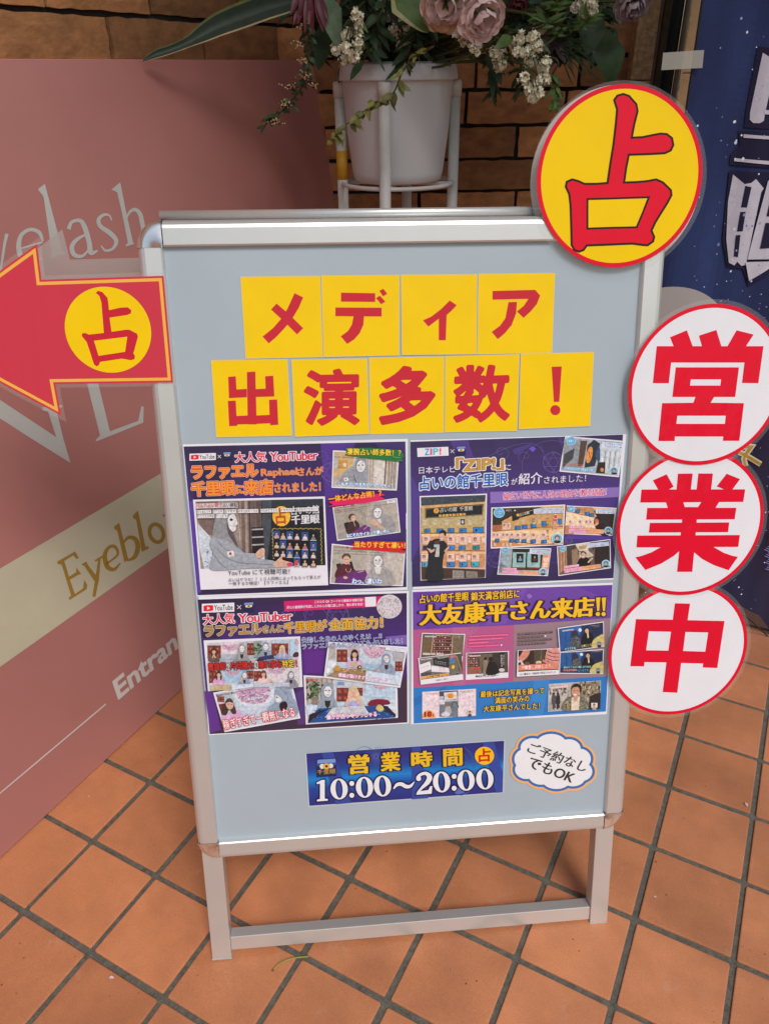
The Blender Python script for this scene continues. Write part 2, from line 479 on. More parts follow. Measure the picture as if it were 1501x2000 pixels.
    rr_ = node(t, 'ShaderNodeMapRange'); rr_.inputs[1].default_value = 0.3; rr_.inputs[2].default_value = 0.7; rr_.inputs[3].default_value = 0.32; rr_.inputs[4].default_value = 0.52; L(sc_.outputs[0], rr_.inputs[0]); L(rr_.outputs[0], bs.inputs['Roughness'])
    gm = material('tile joint mortar', (0.120, 0.112, 0.090), rough=0.95, var=0.35, scale=130.0, bump=0.9, bscale=500.0)
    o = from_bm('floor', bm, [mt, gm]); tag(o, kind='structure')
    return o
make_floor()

# ---- brick walls (a brick is a roughened block; deep joints, their shade put into the mortar colour)
BRICK = material('rough clay brick', (0.34, 0.150, 0.056), rough=0.85, var=0.32, scale=38.0, bump=0.7, bscale=120.0, island=0.5, stretch=(0.6, 1.0, 1.0))
MORT = material('shade-dark mortar', (0.018, 0.015, 0.013), rough=0.95, var=0.3, scale=90, bump=0.6)
def brick_wall(name, pl, u0, u1, courses, length, gap, seed, label):
    r = random.Random(seed); bm = bmesh.new()
    def brick(a0, a1, b0, b1):
        nx, ny = max(3, int((a1-a0)/0.022)), 4; base = r.uniform(0.0, 0.004); tx = r.uniform(-0.01, 0.01)
        G = []
        for j in range(ny+1):
            row = []
            for i in range(nx+1):
                fx, fy = i/nx, j/ny; ed = (i in (0, nx)) or (j in (0, ny))
                x = a0+(a1-a0)*fx; y = b0+(b1-b0)*fy
                if j in (0, ny): y += r.uniform(-0.0017, 0.0017)
                if i in (0, nx): x += r.uniform(-0.0015, 0.0015)
                z = base + tx*(fx-0.5) + r.uniform(-0.0005, 0.0005) - (0.0016 if ed else 0)
                row.append(bm.verts.new((x, y, z)))
            G.append(row)
        for j in range(ny):
            for i in range(nx): bm.faces.new((G[j][i], G[j][i+1], G[j+1][i+1], G[j+1][i]))
        edge = G[0] + [G[j][nx] for j in range(1, ny+1)] + list(reversed(G[ny][:-1])) + [G[j][0] for j in range(ny-1, 0, -1)]
        back = [bm.verts.new((v.co.x, v.co.y, -0.02)) for v in edge]; n = len(edge)
        for k in range(n): bm.faces.new((edge[k], back[k], back[(k+1) % n], edge[(k+1) % n]))
    for q in range(len(courses)-1):
        b1, b0 = courses[q][0]-gap/2, courses[q+1][0]+gap/2
        a = courses[q][1]
        while a > u0: a -= length
        while a < u1:
            l2 = length*r.uniform(0.96, 1.04)
            x0, x1 = max(a+gap/2, u0), min(a+l2-gap/2, u1)
            if x1-x0 > 0.02: brick(x0, x1, b0, b1)
            a += l2
    for f in bm.faces: f.smooth = False
    vs = [bm.verts.new(v) for v in ((u0, courses[-1][0], -0.009), (u1, courses[-1][0], -0.009), (u1, courses[0][0], -0.009), (u0, courses[0][0], -0.009))]
    f = bm.faces.new(vs); f.material_index = 1
    o = from_bm(name, bm, [BRICK, MORT]); o.matrix_world = pl.M()
    tag(o, label, 'wall'); return o
LEFTW = Plane((-0.265, 0, 0), (0, 1, 0), (0, 0, 1))
BACKW = vplane(2.14)
def jy(px, py, pl): return pl.uv(px, py)
# joints between bricks are read off the photograph for the courses it shows
lz = [LEFTW.uv(300, 33)[1]]
lc = [(lz[0]+0.075*k, 0.3+0.11*(k % 2)) for k in range(16, 0, -1)] + [(lz[0], LEFTW.uv(235, 75)[0])]
lc[-2] = (lz[0]+0.0725, LEFTW.uv(108, 8)[0])
lc += [(lz[0]-0.0745*k, LEFTW.uv(235, 75)[0]+0.12*(k % 2)) for k in range(1, 17)]
brick_wall('brick_wall', LEFTW, -2.6, 1.42, lc, 0.25, 0.0085, 3, 'orange-brown brick wall behind the pink signboard, with long bricks and black joints')  # carried on unseen beyond the left edge to keep skylight off
ys = [52, 122, 188, 254, 318, 374]
bz = [(BACKW.uv(640, y)[1]+BACKW.uv(900, y2)[1])/2 for y, y2 in zip(ys, (34, 103, 168, 241, 308, 376))]
pt = (bz[0]-bz[-1])/5
us = [BACKW.uv(640, 88)[0], BACKW.uv(552, 160)[0], BACKW.uv(902, 205)[0], BACKW.uv(1006, 275)[0], BACKW.uv(906, 345)[0], BACKW.uv(814, 395)[0]]
bc = [(bz[0]+pt*k, us[k % 2]) for k in range(14, 0, -1)] + list(zip(bz, us)) + [(bz[-1]-pt*k, us[k % 2+3]) for k in range(1, 13)]
bwL = BACKW.uv(560, 300)[0]; bwR = BACKW.uv(1243, 60)[0]
brick_wall('brick_wall', BACKW, bwL-0.3, bwR, bc, 0.245, 0.0085, 5, 'dark brown brick wall behind the white flower stand')

# ---- right of the bricks: stone pier, pipes, dark door post, tan panel
def upright(name, dist, xa, xb, yref, depth, mat, label, cat, round_=False, z0=0.0, z1=2.9, joints=()):
    pl = vplane(dist); ua, ub = pl.uv(xa, yref)[0], pl.uv(xb, yref)[0]
    bm = bmesh.new()
    if round_:
        r = (ub-ua)/2; add_tube(bm, [((ua+ub)/2, z0, -r), ((ua+ub)/2, z1, -r)], r, 20)
    else:
        zs = [z0] + [pl.uv(xa, y)[1] for y in sorted(joints, reverse=True)] + [z1]
        for a, b in zip(zs, zs[1:]): add_box(bm, ua, ub, a+0.001, b-0.001, -depth, 0, 0.002)
    o = from_bm(name, bm, mat, smooth=round_); o.matrix_world = pl.M()
    tag(o, label, cat); return o
STONE = material('rough cast stone', (0.36, 0.235, 0.12), rough=0.95, var=0.45, scale=70, bump=1.0, bscale=110)
TAN = material('tan tile', (0.46, 0.29, 0.15), rough=0.6, var=0.12, scale=20, bump=0.2)
PIPE = material('bronze anodised metal', (0.16, 0.14, 0.115), rough=0.35, metal=0.7, var=0.15, scale=30)
BLACK = material('black gloss frame', (0.008, 0.008, 0.009), rough=0.25, var=0.2, scale=20)
upright('stone_pier', 2.10, 1243, 1345, 60, 0.25, STONE, 'rough brown stone pier at the right end of the brick wall', 'pier', joints=(157,))
upright('tan_wall', 2.19, 1330, 1460, 60, 0.2, TAN, 'smooth tan tiled wall seen in a strip left of the navy banner', 'wall', joints=(143, 330))
upright('metal_strip', 2.07, 1284, 1293, 60, 0.01, PIPE, 'thin dark metal strip running up the stone pier, left of the black post', 'trim', round_=True)
o = upright('door_post', 2.02, 1302, 1326, 60, 0.05, BLACK, 'black glossy door post with a bright polished edge, left of the banner', 'post')
bm = bmesh.new(); pl = vplane(2.02); ua = pl.uv(1326.5, 60)[0]; add_box(bm, ua, ua+0.006, 0.0, 2.9, -0.03, 0.004, 0.0015)
from_bm('polished_edge', bm, material('polished steel', (0.8, 0.82, 0.85), rough=0.12, metal=1.0, var=0.03), o)
upright('metal_pole', 1.98, 1331, 1343, 60, 0.01, PIPE, 'round bronze pole standing between the black door post and the banner', 'pole', round_=True)

# ---- unseen soffit added over the recess to block sun and shade the back
bm = bmesh.new(); add_box(bm, -1.6, 1.75, 0.06, 3.2, 2.85, 3.0, 0.01)
o = from_bm('added_soffit', bm, material('added shade soffit', (0.62, 0.60, 0.57), rough=0.8)); tag(o, kind='structure')

# ---- pink shop signboard leaning on the left wall
LEAN = math.radians(6.0)
PINK = Plane((-0.117, 0, 0.002), (0, 1, 0), (-math.sin(LEAN), 0, math.cos(LEAN)))
pk_r, pk_t = PINK.uv(655, 410)[0], PINK.uv(300, 116)[1]
pk_l = -0.75
PINKM = material('dusty pink coated board', (0.45, 0.188, 0.17), rough=0.30, var=0.04, scale=5, bump=0.03, bscale=60, spec=0.4)
PINKINK = material('cut vinyl', (1, 1, 1), rough=0.45, var=0.04, scale=12, attr=True)
root = empty('signboard', PINK.M()); tag(root, 'large dusty pink beauty shop signboard with grey and gold lettering, leaning on the brick wall', 'signboard')
bm = bmesh.new(); add_box(bm, pk_l, pk_r, 0.0, pk_t, -0.022, 0.0, 0.0012); from_bm('panel', bm, PINKM, root)
bm = bmesh.new(); add_box(bm, pk_r+0.0005, pk_r+0.009, 0.0, pk_t-0.002, -0.024, -0.003, 0.001); from_bm('edge_trim', bm, BLACK, root)
GREY = (0.52, 0.515, 0.49); CREAM = (0.56, 0.52, 0.38); GOLD = (0.36, 0.215, 0.035)
b = Ink(PINK, (0, 0, 1), 0.0004)
b.poly([PINK and (0, 1106), (317, 926.5), (331.6, 1071), (0, 1298.6)], CREAM)
va, vb, vc, vd = b.V[0], b.V[1], b.V[2], b.V[3]
top_, bot_ = max(v[1] for v in b.V[:2] + b.V[2:4]), min(v[1] for v in b.V[:4])
def band_v(p): return PINK.uv(*p)[1]
tv, bv = (band_v((0, 1106))+band_v((317, 926.5)))/2, (band_v((0, 1298.6))+band_v((331.6, 1071)))/2
b = Ink(PINK, (0, 0, 1), 0.0004); b.raw([[(pk_l+0.01, bv), (pk_r-0.012, bv), (pk_r-0.012, tv), (pk_l+0.01, tv)]], CREAM); b.build('cream_band', PINKINK, root, (0, 0, 0))
# "eyelash" in grey roman letters, then the big letters below it
b = Ink(PINK, (0, 380, 3.127), 0.0004)
b.line([(-60, 262), (-48, 268), (-15, 440)], [8, 22, 18], GREY); b.line([(44, 240), (30, 300), (0, 500)], [22, 18, 12], GREY)
b.line([(264, 285), (240, 232), (185, 214), (130, 250), (116, 325), (140, 395), (205, 420), (262, 380)], [14, 24, 22, 24, 32, 30, 24, 8], GREY, sm=5)
b.line([(126, 330), (264, 290)], 11, GREY)
b.poly([(232, -32), (275, -66), (352, 228), (384, 345), (402, 352), (404, 362), (300, 390), (299, 378), (318, 368), (312, 320), (268, 18), (258, 0)], GREY)
b.line([(420, 212), (440, 168), (492, 160), (520, 205), (545, 290), (557, 355), (598, 342)], [26, 20, 24, 30, 30, 30, 8], GREY, sm=5)
b.line([(534, 240), (470, 275), (440, 320), (455, 368), (505, 375), (548, 330)], [12, 22, 28, 26, 18, 10], GREY, sm=5)
b.line([(684, 160), (668, 128), (635, 124), (603, 152), (615, 195), (672, 235), (710, 282), (690, 330), (645, 342), (618, 312)], [8, 12, 18, 24, 26, 30, 26, 18, 14, 8], GREY, sm=5)
b.poly([(680, -30), (735, -75), (765, 80), (812, 290), (820, 302), (770, 318), (768, 306), (782, 296), (745, 110), (716, -14)], GREY)
b.line([(770, 150), (792, 108), (825, 92), (855, 118), (870, 180), (890, 270), (900, 300)], [8, 16, 22, 26, 28, 28, 28], GREY, sm=5)
b.build('eyelash_lettering', PINKINK, root, (0, 0, 0))
b = Ink(PINK, (0, 380, 3.127), 0.0005)
b.poly([(-160, 1185), (-20, 1240), (345, 1482), (295, 1325), (262, 1318), (258, 1300), (380, 1285), (382, 1298), (345, 1312), (385, 1480), (432, 1640), (160, 1470), (-160, 1262)], GREY)
b.poly([(515, 1100), (588, 1080), (602, 1160), (672, 1446), (845, 1382), (864, 1292), (878, 1296), (876, 1393), (605, 1502), (588, 1508), (585, 1498), (612, 1472), (535, 1165)], GREY)
b.build('shop_lettering', PINKINK, root, (0, 0, 0))
b = Ink(PINK, (0, 850, 2.352), 0.0006)
b.poly([(263, 581), (346, 534), (363, 566), (352, 568), (338, 552), (296, 578), (318, 650), (350, 630), (352, 608), (374, 638), (362, 640), (322, 664), (345, 730), (382, 704), (388, 664), (402, 690), (398, 708), (320, 757), (317, 746), (328, 738), (284, 594), (266, 592)], GOLD)
b.line([(378, 596), (400, 584)], 9, GOLD); b.line([(392, 592), (446, 668)], [16, 22], GOLD); b.line([(438, 578), (474, 556)], 9, GOLD); b.line([(458, 566), (446, 664), (432, 742)], [10, 18, 14], GOLD)
b.line([(488, 592), (540, 550), (530, 514), (502, 514), (482, 552), (494, 604), (525, 616), (553, 588)], [8, 10, 15, 14, 20, 22, 15, 6], GOLD, sm=5)
b.poly([(524, 421), (548, 402), (590, 572), (572, 584), (540, 440), (528, 432)], GOLD)
b.line([(562, 500), (590, 470), (622, 478), (634, 515), (618, 560), (584, 576)], [8, 14, 20, 22, 18, 8], GOLD, sm=5)
b.poly([(610, 370), (634, 346), (668, 512), (682, 510), (684, 520), (652, 536), (626, 388), (613, 382)], GOLD)
b.arc(719, 450, 31, 42, 17, GOLD, rot=-18)
b.line([(748, 372), (782, 350)], 9, GOLD); b.line([(764, 362), (800, 450), (812, 380), (842, 420), (850, 320)], [16, 14, 12, 12, 9], GOLD)
b.build('eyebrow_lettering', PINKINK, root, (0, 0, 0))
b = Ink(PINK, (0, 850, 2.352), 0.0005)
e0, e1, e2 = b.at(547, 1212), b.at(835, 1005), b.at(523, 1130)
b.view = None; b.text('Entrance', (e0[0]*1000, e0[1]*1000), (e0[0]*1000+(e1[0]-e0[0])*1330, e0[1]*1000), (e2[1]-e0[1])*1000, (0.66, 0.60, 0.585), grow=0.03); b.view = (0, 850, 2.352)
b.line([(-200, 1814), (487, 1235)], 6, (0.66, 0.60, 0.585))
b.build('entrance_lettering', PINKINK, root, (0, 0, 0))
# ================================================================== THE A-FRAME POSTER STAND
ALU = material('satin anodised aluminium', (0.68, 0.685, 0.675), rough=0.33, metal=0.6, var=0.03, scale=14, bump=0.04, bscale=300, stretch=(1, 1, 1))
CHROME = material('polished corner cap', (0.86, 0.86, 0.84), rough=0.16, metal=0.9, var=0.03, scale=20, bump=0.05, bscale=40)
def panel_material():
    mt = material('pale blue-grey display board', (0.385, 0.46, 0.52), rough=0.36, var=0.035, scale=7, spec=0.4)
    t = mt.node_tree; L = t.links.new; bs = t.nodes['Principled BSDF']; src = bs.inputs['Base Color'].links[0].from_socket
    tc = t.nodes['Texture Coordinate'].outputs['Object']
    vo = node(t, 'ShaderNodeTexVoronoi', Scale=30.0); L(tc, vo.inputs['Vector'])
    r1 = node(t, 'ShaderNodeMapRange'); r1.inputs[1].default_value = 0.03; r1.inputs[2].default_value = 0.05; r1.inputs[3].default_value = 0.55; r1.inputs[4].default_value = 0.0
    L(vo.outputs['Distance'], r1.inputs[0])
    wn = node(t, 'ShaderNodeTexNoise', Scale=6.0); L(tc, wn.inputs['Vector'])
    r2 = node(t, 'ShaderNodeMapRange'); r2.inputs[1].default_value = 0.52; r2.inputs[2].default_value = 0.6; L(wn.outputs[0], r2.inputs[0])
    mm = node(t, 'ShaderNodeMath', operation='MULTIPLY'); L(r1.outputs[0], mm.inputs[0]); L(r2.outputs[0], mm.inputs[1])
    m2 = node(t, 'ShaderNodeMixRGB'); L(mm.outputs[0], m2.inputs[0]); L(src, m2.inputs[1]); m2.inputs[2].default_value = (0.16, 0.17, 0.17, 1)
    # greasy smears left by old stickers
    sm = node(t, 'ShaderNodeTexNoise', Scale=11.0, Detail=8.0, Roughness=0.7); L(tc, sm.inputs['Vector'])
    r3 = node(t, 'ShaderNodeMapRange'); r3.inputs[1].default_value = 0.64; r3.inputs[2].default_value = 0.76; r3.inputs[4].default_value = 0.65; r3.inputs[3].default_value = 0.0; L(sm.outputs[0], r3.inputs[0])
    m3 = node(t, 'ShaderNodeMixRGB'); L(r3.outputs[0], m3.inputs[0]); L(m2.outputs[0], m3.inputs[1]); m3.inputs[2].default_value = (0.38, 0.43, 0.44, 1)
    L(m3.outputs[0], bs.inputs['Base Color']); return mt
BOARD = panel_material()
W_, H_ = 0.588, 0.8353
PROF = [(0.0, -0.0005), (0.0012, 0.006), (0.003, 0.0075), (0.0215, 0.0078), (0.0255, 0.0068), (0.0285, 0.004), (0.0305, 0.0), (0.0312, -0.005), (0.0312, -0.016), (0.0, -0.016)]
stand = empty('poster_stand', SIGN.M()); tag(stand, 'aluminium A-frame poster stand with pale blue-grey board, standing on the terracotta tiles', 'sign stand')
HV, HZ, HA = 0.869, -0.0205, math.radians(28)
def ident(u, v, z): return (u, v, z)
def rear(u, v, z):
    z2 = -z - 0.018 - 0.004; dv, dz = v-HV, z2-HZ+0.0
    return (u, HV + dv*math.cos(HA) - dz*math.sin(HA)*-1*-1, HZ + dz*math.cos(HA) + dv*math.sin(HA))
def rail(name, p0, p1, out, xf):
    """Extrude the snap-frame profile from p0 to p1, its outer edge pointing along out."""
    bm = bmesh.new(); rings = []
    for p in (p0, p1):
        rings.append([bm.verts.new(xf(p[0]+out[0]*d, p[1]+out[1]*d, z)) for d, z in PROF])
    n = len(PROF)
    for k in range(n): bm.faces.new((rings[0][k], rings[0][(k+1) % n], rings[1][(k+1) % n], rings[1][k]))
    bm.faces.new(rings[0]); bm.faces.new(list(reversed(rings[1])))
    bmesh.ops.recalc_face_normals(bm, faces=bm.faces)
    return from_bm(name, bm, ALU, stand)
def cap_(c, a0, xf):
    bm = bmesh.new(); n = 12; rings = []
    for k in range(n+1):
        a = math.radians(a0 + 90*k/n); g = 1.03
        rings.append([bm.verts.new(xf(c[0]+math.cos(a)*d*g, c[1]+math.sin(a)*d*g, z+0.0006)) for d, z in PROF[2:] if d > 0.0001 or z < -0.01])
    q = len(rings[0])
    for r0, r1 in zip(rings, rings[1:]):
        for k in range(q): bm.faces.new((r0[k], r0[(k+1) % q], r1[(k+1) % q], r1[k]))
    # flat middle of the cap
    bm.faces.new([r[0] for r in rings] + [bm.verts.new(xf(c[0], c[1], 0.0082))])
    bmesh.ops.remove_doubles(bm, verts=bm.verts, dist=1e-6); bmesh.ops.recalc_face_normals(bm, faces=bm.faces)
    o = from_bm('corner_cap', bm, CHROME, stand)
    for p in o.data.polygons: p.use_smooth = True
    return o
def frame(xf, is_rear):
    g = 0.0012
    rail('frame_rail', (0, 0.0), (0, H_), (-1, 0), xf); rail('frame_rail', (W_, 0.0), (W_, H_), (1, 0), xf)
    rail('frame_rail', (g, H_), (W_-g, H_), (0, 1), xf); rail('frame_rail', (g, 0), (W_-g, 0), (0, -1), xf)
    cap_((0, H_), 90, xf); cap_((W_, H_), 0, xf); cap_((0, 0), 180, xf); cap_((W_, 0), 270, xf)
    def box(name, x0, x1, y0, y1, z0, z1, mat, bev=0.001):
        bm = bmesh.new(); add_box(bm, x0, x1, y0, y1, z0, z1, bev)
        for v in bm.verts: v.co = Vector(xf(*v.co))
        bmesh.ops.recalc_face_normals(bm, faces=bm.faces)
        return from_bm(name, bm, mat, stand)
    box('display_board', -0.004, W_+0.004, -0.004, H_+0.004, -0.004, 0.0, BOARD, 0)
    lf = box('leg', -0.0262, 0.0035, -0.2165, -0.006, -0.0225, 0.0022, ALU); rt = box('leg', 0.5775, 0.606, -0.2105, -0.006, -0.0225, 0.0022, ALU)
    for x0, x1, y in ((-0.0268, 0.0041, -0.2195), (0.5769, 0.6066, -0.2135)):
        box('foot_cap', x0, x1, y, y+0.003, -0.0231, 0.0028, GUM, 0.0006)
    box('crossbar', 0.0037, 0.5773, -0.206, -0.181, -0.0205, -0.001, ALU)
GUM = material('grey plastic foot', (0.42, 0.43, 0.44), rough=0.5)
frame(ident, False); frame(rear, True)
bm = bmesh.new(); add_tube(bm, [(-0.004, HV+0.004, HZ+0.006), (W_+0.004, HV+0.004, HZ+0.006)], 0.0055, 16); from_bm('hinge_tube', bm, ALU, stand, smooth=True)

# ------------------------------------------------------------------ what is stuck on the stand
PAPER = material('printed paper', (1, 1, 1), rough=0.42, var=0.03, scale=30, spec=0.4, attr=True)
PHOTO = material('printed photograph', (1, 1, 1), rough=0.38, var=0.26, scale=230, spec=0.4, attr=True)
LAMI = material('laminated print', (1, 1, 1), rough=0.5, var=0.03, scale=16, spec=0.08, attr=True, coat=0.22, wave=1.0)
LAMIF = material('flat laminated print', (1, 1, 1), rough=0.5, var=0.04, scale=16, spec=0.15, attr=True, coat=0.2, wave=0.2)
def film_material(name, alpha, tint):
    mt = material(name, tint, rough=0.12, var=0.03, spec=0.6, coat=0.5)
    mt.node_tree.nodes['Principled BSDF'].inputs['Alpha'].default_value = alpha; return mt
FILM = film_material('clear laminating film', 0.10, (0.75, 0.74, 0.70))
BACKF = film_material('back of a laminated card', 0.80, (0.60, 0.56, 0.53))
def place(o, u, v, z, label, cat, group=None):
    o.matrix_world = SIGN.M(u, v, z); tag(o, label, cat, group); return o
YEL = (0.90, 0.60, 0.0); RED = (0.74, 0.006, 0.03); CRED = (0.58, 0.022, 0.04); WHITE = (0.78, 0.78, 0.83)
INK = (0.035, 0.012, 0.012)

# ---- nine yellow cards, one character each
V7 = (380, 500, 1.8305)
cards = [
 ('メ', [(163,73),(450,70),(459,362),(182,368)], (243,310),(392,306),(238,137), 0.046, 'yellow card with the red katakana me, first of the upper row'),
 ('デ', [(452,69),(733,67),(732,356),(460,362)], (500,313),(688,310),(500,120), 0.046, 'yellow card with the red katakana de, in the upper row'),
 ('ィ', [(736,66),(1010,64),(1007,352),(739,355)], (815,302),(937,300),(818,158), 0.05, 'yellow card with the small red katakana i, in the upper row'),
 ('ア', [(1013,63),(1288,60),(1277,347),(1008,352)], (1062,297),(1234,293),(1064,122), 0.046, 'yellow card with the red katakana a, last of the upper row'),
 ('出', [(58,372),(332,368),(349,643),(77,649)], (121,608),(298,603),(118,415), 0.05, 'yellow card with the red five-stroke kanji for go out, first of the lower row'),
 ('演', [(345,370),(617,365),(625,637),(358,647)], (398,602),(583,598),(396,411), 0.032, 'yellow card with a red kanji that has three water drops on its left side'),
 ('多', [(622,363),(892,358),(891,632),(626,638)], (667,596),(850,591),(667,403), 0.042, 'yellow card with the red kanji for many, two like shapes stacked'),
 ('数', [(894,357),(1161,350),(1152,626),(893,631)], (930,592),(1118,584),(932,398), 0.034, 'yellow card with the dense red kanji for number, left of the exclamation mark'),
 ('！', [(1164,349),(1427,342),(1413,609),(1156,620)], None,None,None, 0, 'yellow card with a big red exclamation mark'),
]
TRACED = {
 'メ': [[(357,133),(388,148),(372,185),(350,222),(322,257),(293,288),(265,312),(243,288),(280,258),(308,226),(332,188)], [(273,191),(293,170),(335,206),(388,258),(366,280),(318,232)]],
 'デ': [[(523,131),(645,133),(645,164),(523,163)], [(503,184),(668,185),(668,216),(503,215)], [(568,214),(605,214),(603,245),(590,275),(570,298),(545,314),(522,287),(548,268),(562,245)], [(648,150),(662,142),(681,163),(666,172)], [(660,124),(674,117),(688,135),(673,144)]],
 'ィ': [[(911,159),(936,176),(918,195),(900,211),(897,301),(872,301),(872,224),(835,252),(816,230),(845,217),(880,190)]],
 'ア': [[(1064,125),(1216,121),(1234,141),(1222,172),(1200,198),(1175,221),(1151,198),(1176,178),(1192,153),(1064,156)], [(1121,165),(1151,164),(1148,205),(1132,247),(1108,276),(1083,297),(1061,271),(1090,250),(1110,222)]],
 '出': [[(187,415),(217,413),(222,602),(190,602)], [(120,432),(147,430),(150,477),(187,475),(187,505),(123,508)], [(252,430),(281,428),(285,502),(218,504),(218,476),(254,474)], [(119,518),(147,517),(150,572),(191,570),(191,601),(153,602),(153,607),(124,608)], [(266,514),(295,513),(299,603),(270,605),(270,598),(221,600),(221,570),(268,568)]],
}
for i, (ch, qd, bl, br, tl, gw, lab) in enumerate(cards):
    z = 0.0006 + 0.00025*(i % 3)
    b = Ink(SIGN, V7, z); pts = [b.at(*p) for p in qd]; cu, cv_ = sum(p[0] for p in pts)/4, sum(p[1] for p in pts)/4
    b.poly([(p[0]+(0.0, 0)[0], p[1]) for p in qd], (0.62, 0.58, 0.42)); k = 0.986
    b.raw([[(cu+(p[0]-cu)*k, cv_+(p[1]-cv_)*k) for p in pts]], YEL)
    card = place(b.build('letter_card', LAMIF, None, (cu, cv_, z)), cu, cv_, z, lab, 'sign card', 'yellow letter cards on the poster stand')
    b = Ink(SIGN, V7, z+0.0002)
    if ch == '！':
        b.poly([(1275,396),(1311,395),(1302,521),(1283,522)], CRED).ell(1288, 551, 18, 18, CRED)
    elif ch in TRACED:
        for pg in TRACED[ch]: b.poly(pg, CRED)
    else: b.text(ch, bl, br, 0, CRED, grow=gw, norm=(1, 1, 0), up=tl, res=110)
    b.build('character', LAMIF, card, (cu, cv_, z))

# ---- laminated round cards and arrow
def sheet(name, parent, poly, z, mat, M0):
    me = bpy.data.meshes.new(name); me.from_pydata([(p[0]-M0[0], p[1]-M0[1], z-M0[2]) for p in poly], [], [tuple(range(len(poly)))])
    return link(name, me, mat, parent)
def circle(u, v, r, n=80): return [(u+r*math.cos(2*math.pi*k/n), v+r*math.sin(2*math.pi*k/n)) for k in range(n)]
def round_card(u, v, r, z, base, rim, label, fo=(0, 0), fr=0.0055):
    u, v, k_ = lift(u, v, z); r *= k_
    b = Ink(SIGN, None, z); b.disc(u, v, r, base); b.ring(u, v, r-0.0052, r, rim)
    o = place(b.build('round_card', LAMI, None, (u, v, z)), u, v, z, label, 'round sign', 'round laminated cards on the poster stand')
    sheet('backing', o, circle(u, v, r-0.0003), z-0.0007, material('white card back', (0.7, 0.69, 0.67), rough=0.6), (u, v, z))
    sheet('laminate_margin', o, circle(u+fo[0], v+fo[1], r+fr), z-0.0004, FILM, (u, v, z))
    return o
Zy, Ze, Zg, Zc = 0.0100, 0.0128, 0.0114, 0.0100
dy = round_card(0.5552, 0.9080, 0.1040, Zy, YEL, RED, 'big yellow round card with a red character, at the top right corner of the stand', (-0.001, -0.003), 0.0070)
V3 = (1000, 0, 2.996)
URA = [(595,585),(613,560),(648,550),(682,562),(724,610),(731,650),(711,730),(697,806),(760,803),(812,792),(865,782),(902,785),(932,808),(940,848),(925,880),(890,896),(800,901),(680,905),(665,980),(652,1068),(720,1066),(790,1060),(840,1050),(880,1068),(926,1113),(929,1142),(908,1182),(835,1300),(812,1350),(828,1385),(822,1412),(790,1435),(760,1433),(700,1425),(560,1431),(435,1436),(415,1463),(390,1472),(362,1463),(346,1432),(344,1330),(340,1200),(332,1135),(312,1092),(318,1064),(350,1050),(385,1060),(420,1076),(490,1076),(556,1071),(572,960),(590,850),(605,720),(612,640)]
URAH = [(438,1165),(560,1162),(797,1154),(762,1245),(726,1330),(580,1333),(438,1338)]
b = Ink(SIGN, V3, Zy+0.0002); b.poly(URA, RED).poly(URAH, YEL); b.line(URA, 13, INK, closed=True); b.line(URAH, 12, INK, closed=True)
b.build('character', LAMI, dy, lift(0.5552, 0.9080, Zy)[:2]+(Zy,))
de = round_card(0.6895, 0.6505, 0.1065, Ze, WHITE, RED, 'white round card with a red rim, topmost of the three, beside the star banner')
VA = (1200, 540, 4.761); b = Ink(SIGN, VA, Ze+0.0002)
b.poly([(512,565),(668,500),(722,648),(808,648),(780,550),(942,497),(988,648),(1045,648),(1130,500),(1288,540),(1218,648),(1380,648),(1332,992),(1180,990),(1203,800),(522,800),(500,992),(352,992),(388,648),(545,648)], RED)
b.poly([(565,845),(1152,845),(1117,1120),(922,1120),(888,1174),(1198,1178),(1155,1528),(1002,1528),(1007,1488),(557,1488),(555,1530),(403,1530),(438,1178),(728,1174),(748,1120),(533,1120)], RED)
b.poly([(705,957),(985,957),(978,1014),(697,1014)], WHITE).poly([(580,1295),(1028,1295),(1020,1370),(570,1370)], WHITE)
b.build('character', LAMI, de, lift(0.6895, 0.6505, Ze)[:2]+(Ze,))
dg_ = round_card(0.6857, 0.4597, 0.1062, Zg, WHITE, RED, 'white round card with a many-stroked red character, middle of the three')
VB = (1200, 900, 4.761); b = Ink(SIGN, VB, Zg+0.0002)
for pg in ([(352,182),(480,125),(545,240),(500,268),(402,268)], [(585,120),(722,118),(705,270),(572,270)], [(775,118),(910,118),(893,268),(758,268)], [(1038,120),(1162,170),(1092,266),(1015,266),(945,238)],
           [(247,267),(1210,265),(1192,382),(235,388)], [(473,384),(634,384),(652,440),(492,440)], [(802,384),(968,382),(933,440),(765,440)], [(300,438),(1127,437),(1112,543),(290,547)], [(325,577),(1062,573),(1050,663),(315,667)],
           [(208,695),(1160,690),(1145,800),(200,805)], [(635,430),(770,430),(735,850),(718,1032),(577,1032),(595,850)],
           [(190,897),(245,884),(340,850),(425,803),(605,760),(598,838),(550,882),(430,955),(283,1015)], [(735,760),(918,803),(1010,855),(1090,883),(1142,893),(1055,1017),(920,970),(810,912),(732,848)]): b.poly(pg, RED)
b.build('character', LAMI, dg_, lift(0.6857, 0.4597, Zg)[:2]+(Zg,))
dc = round_card(0.6847, 0.2660, 0.1050, Zc, WHITE, RED, 'white round card with the simple red box-and-bar character, lowest of the three')
b = Ink(SIGN, VB, Zc+0.0002)
b.poly([(557,1325),(698,1328),(675,1482),(1018,1490),(950,1927),(815,1922),(820,1885),(615,1880),(579,2157),(443,2150),(478,1875),(275,1872),(270,1912),(142,1910),(195,1472),(537,1478)], RED)
b.poly([(315,1585),(520,1590),(495,1765),(290,1762)], WHITE).poly([(655,1592),(865,1597),(838,1775),(633,1768)], WHITE)
b.build('character', LAMI, dc, lift(0.6847, 0.2660, Zc)[:2]+(Zc,))

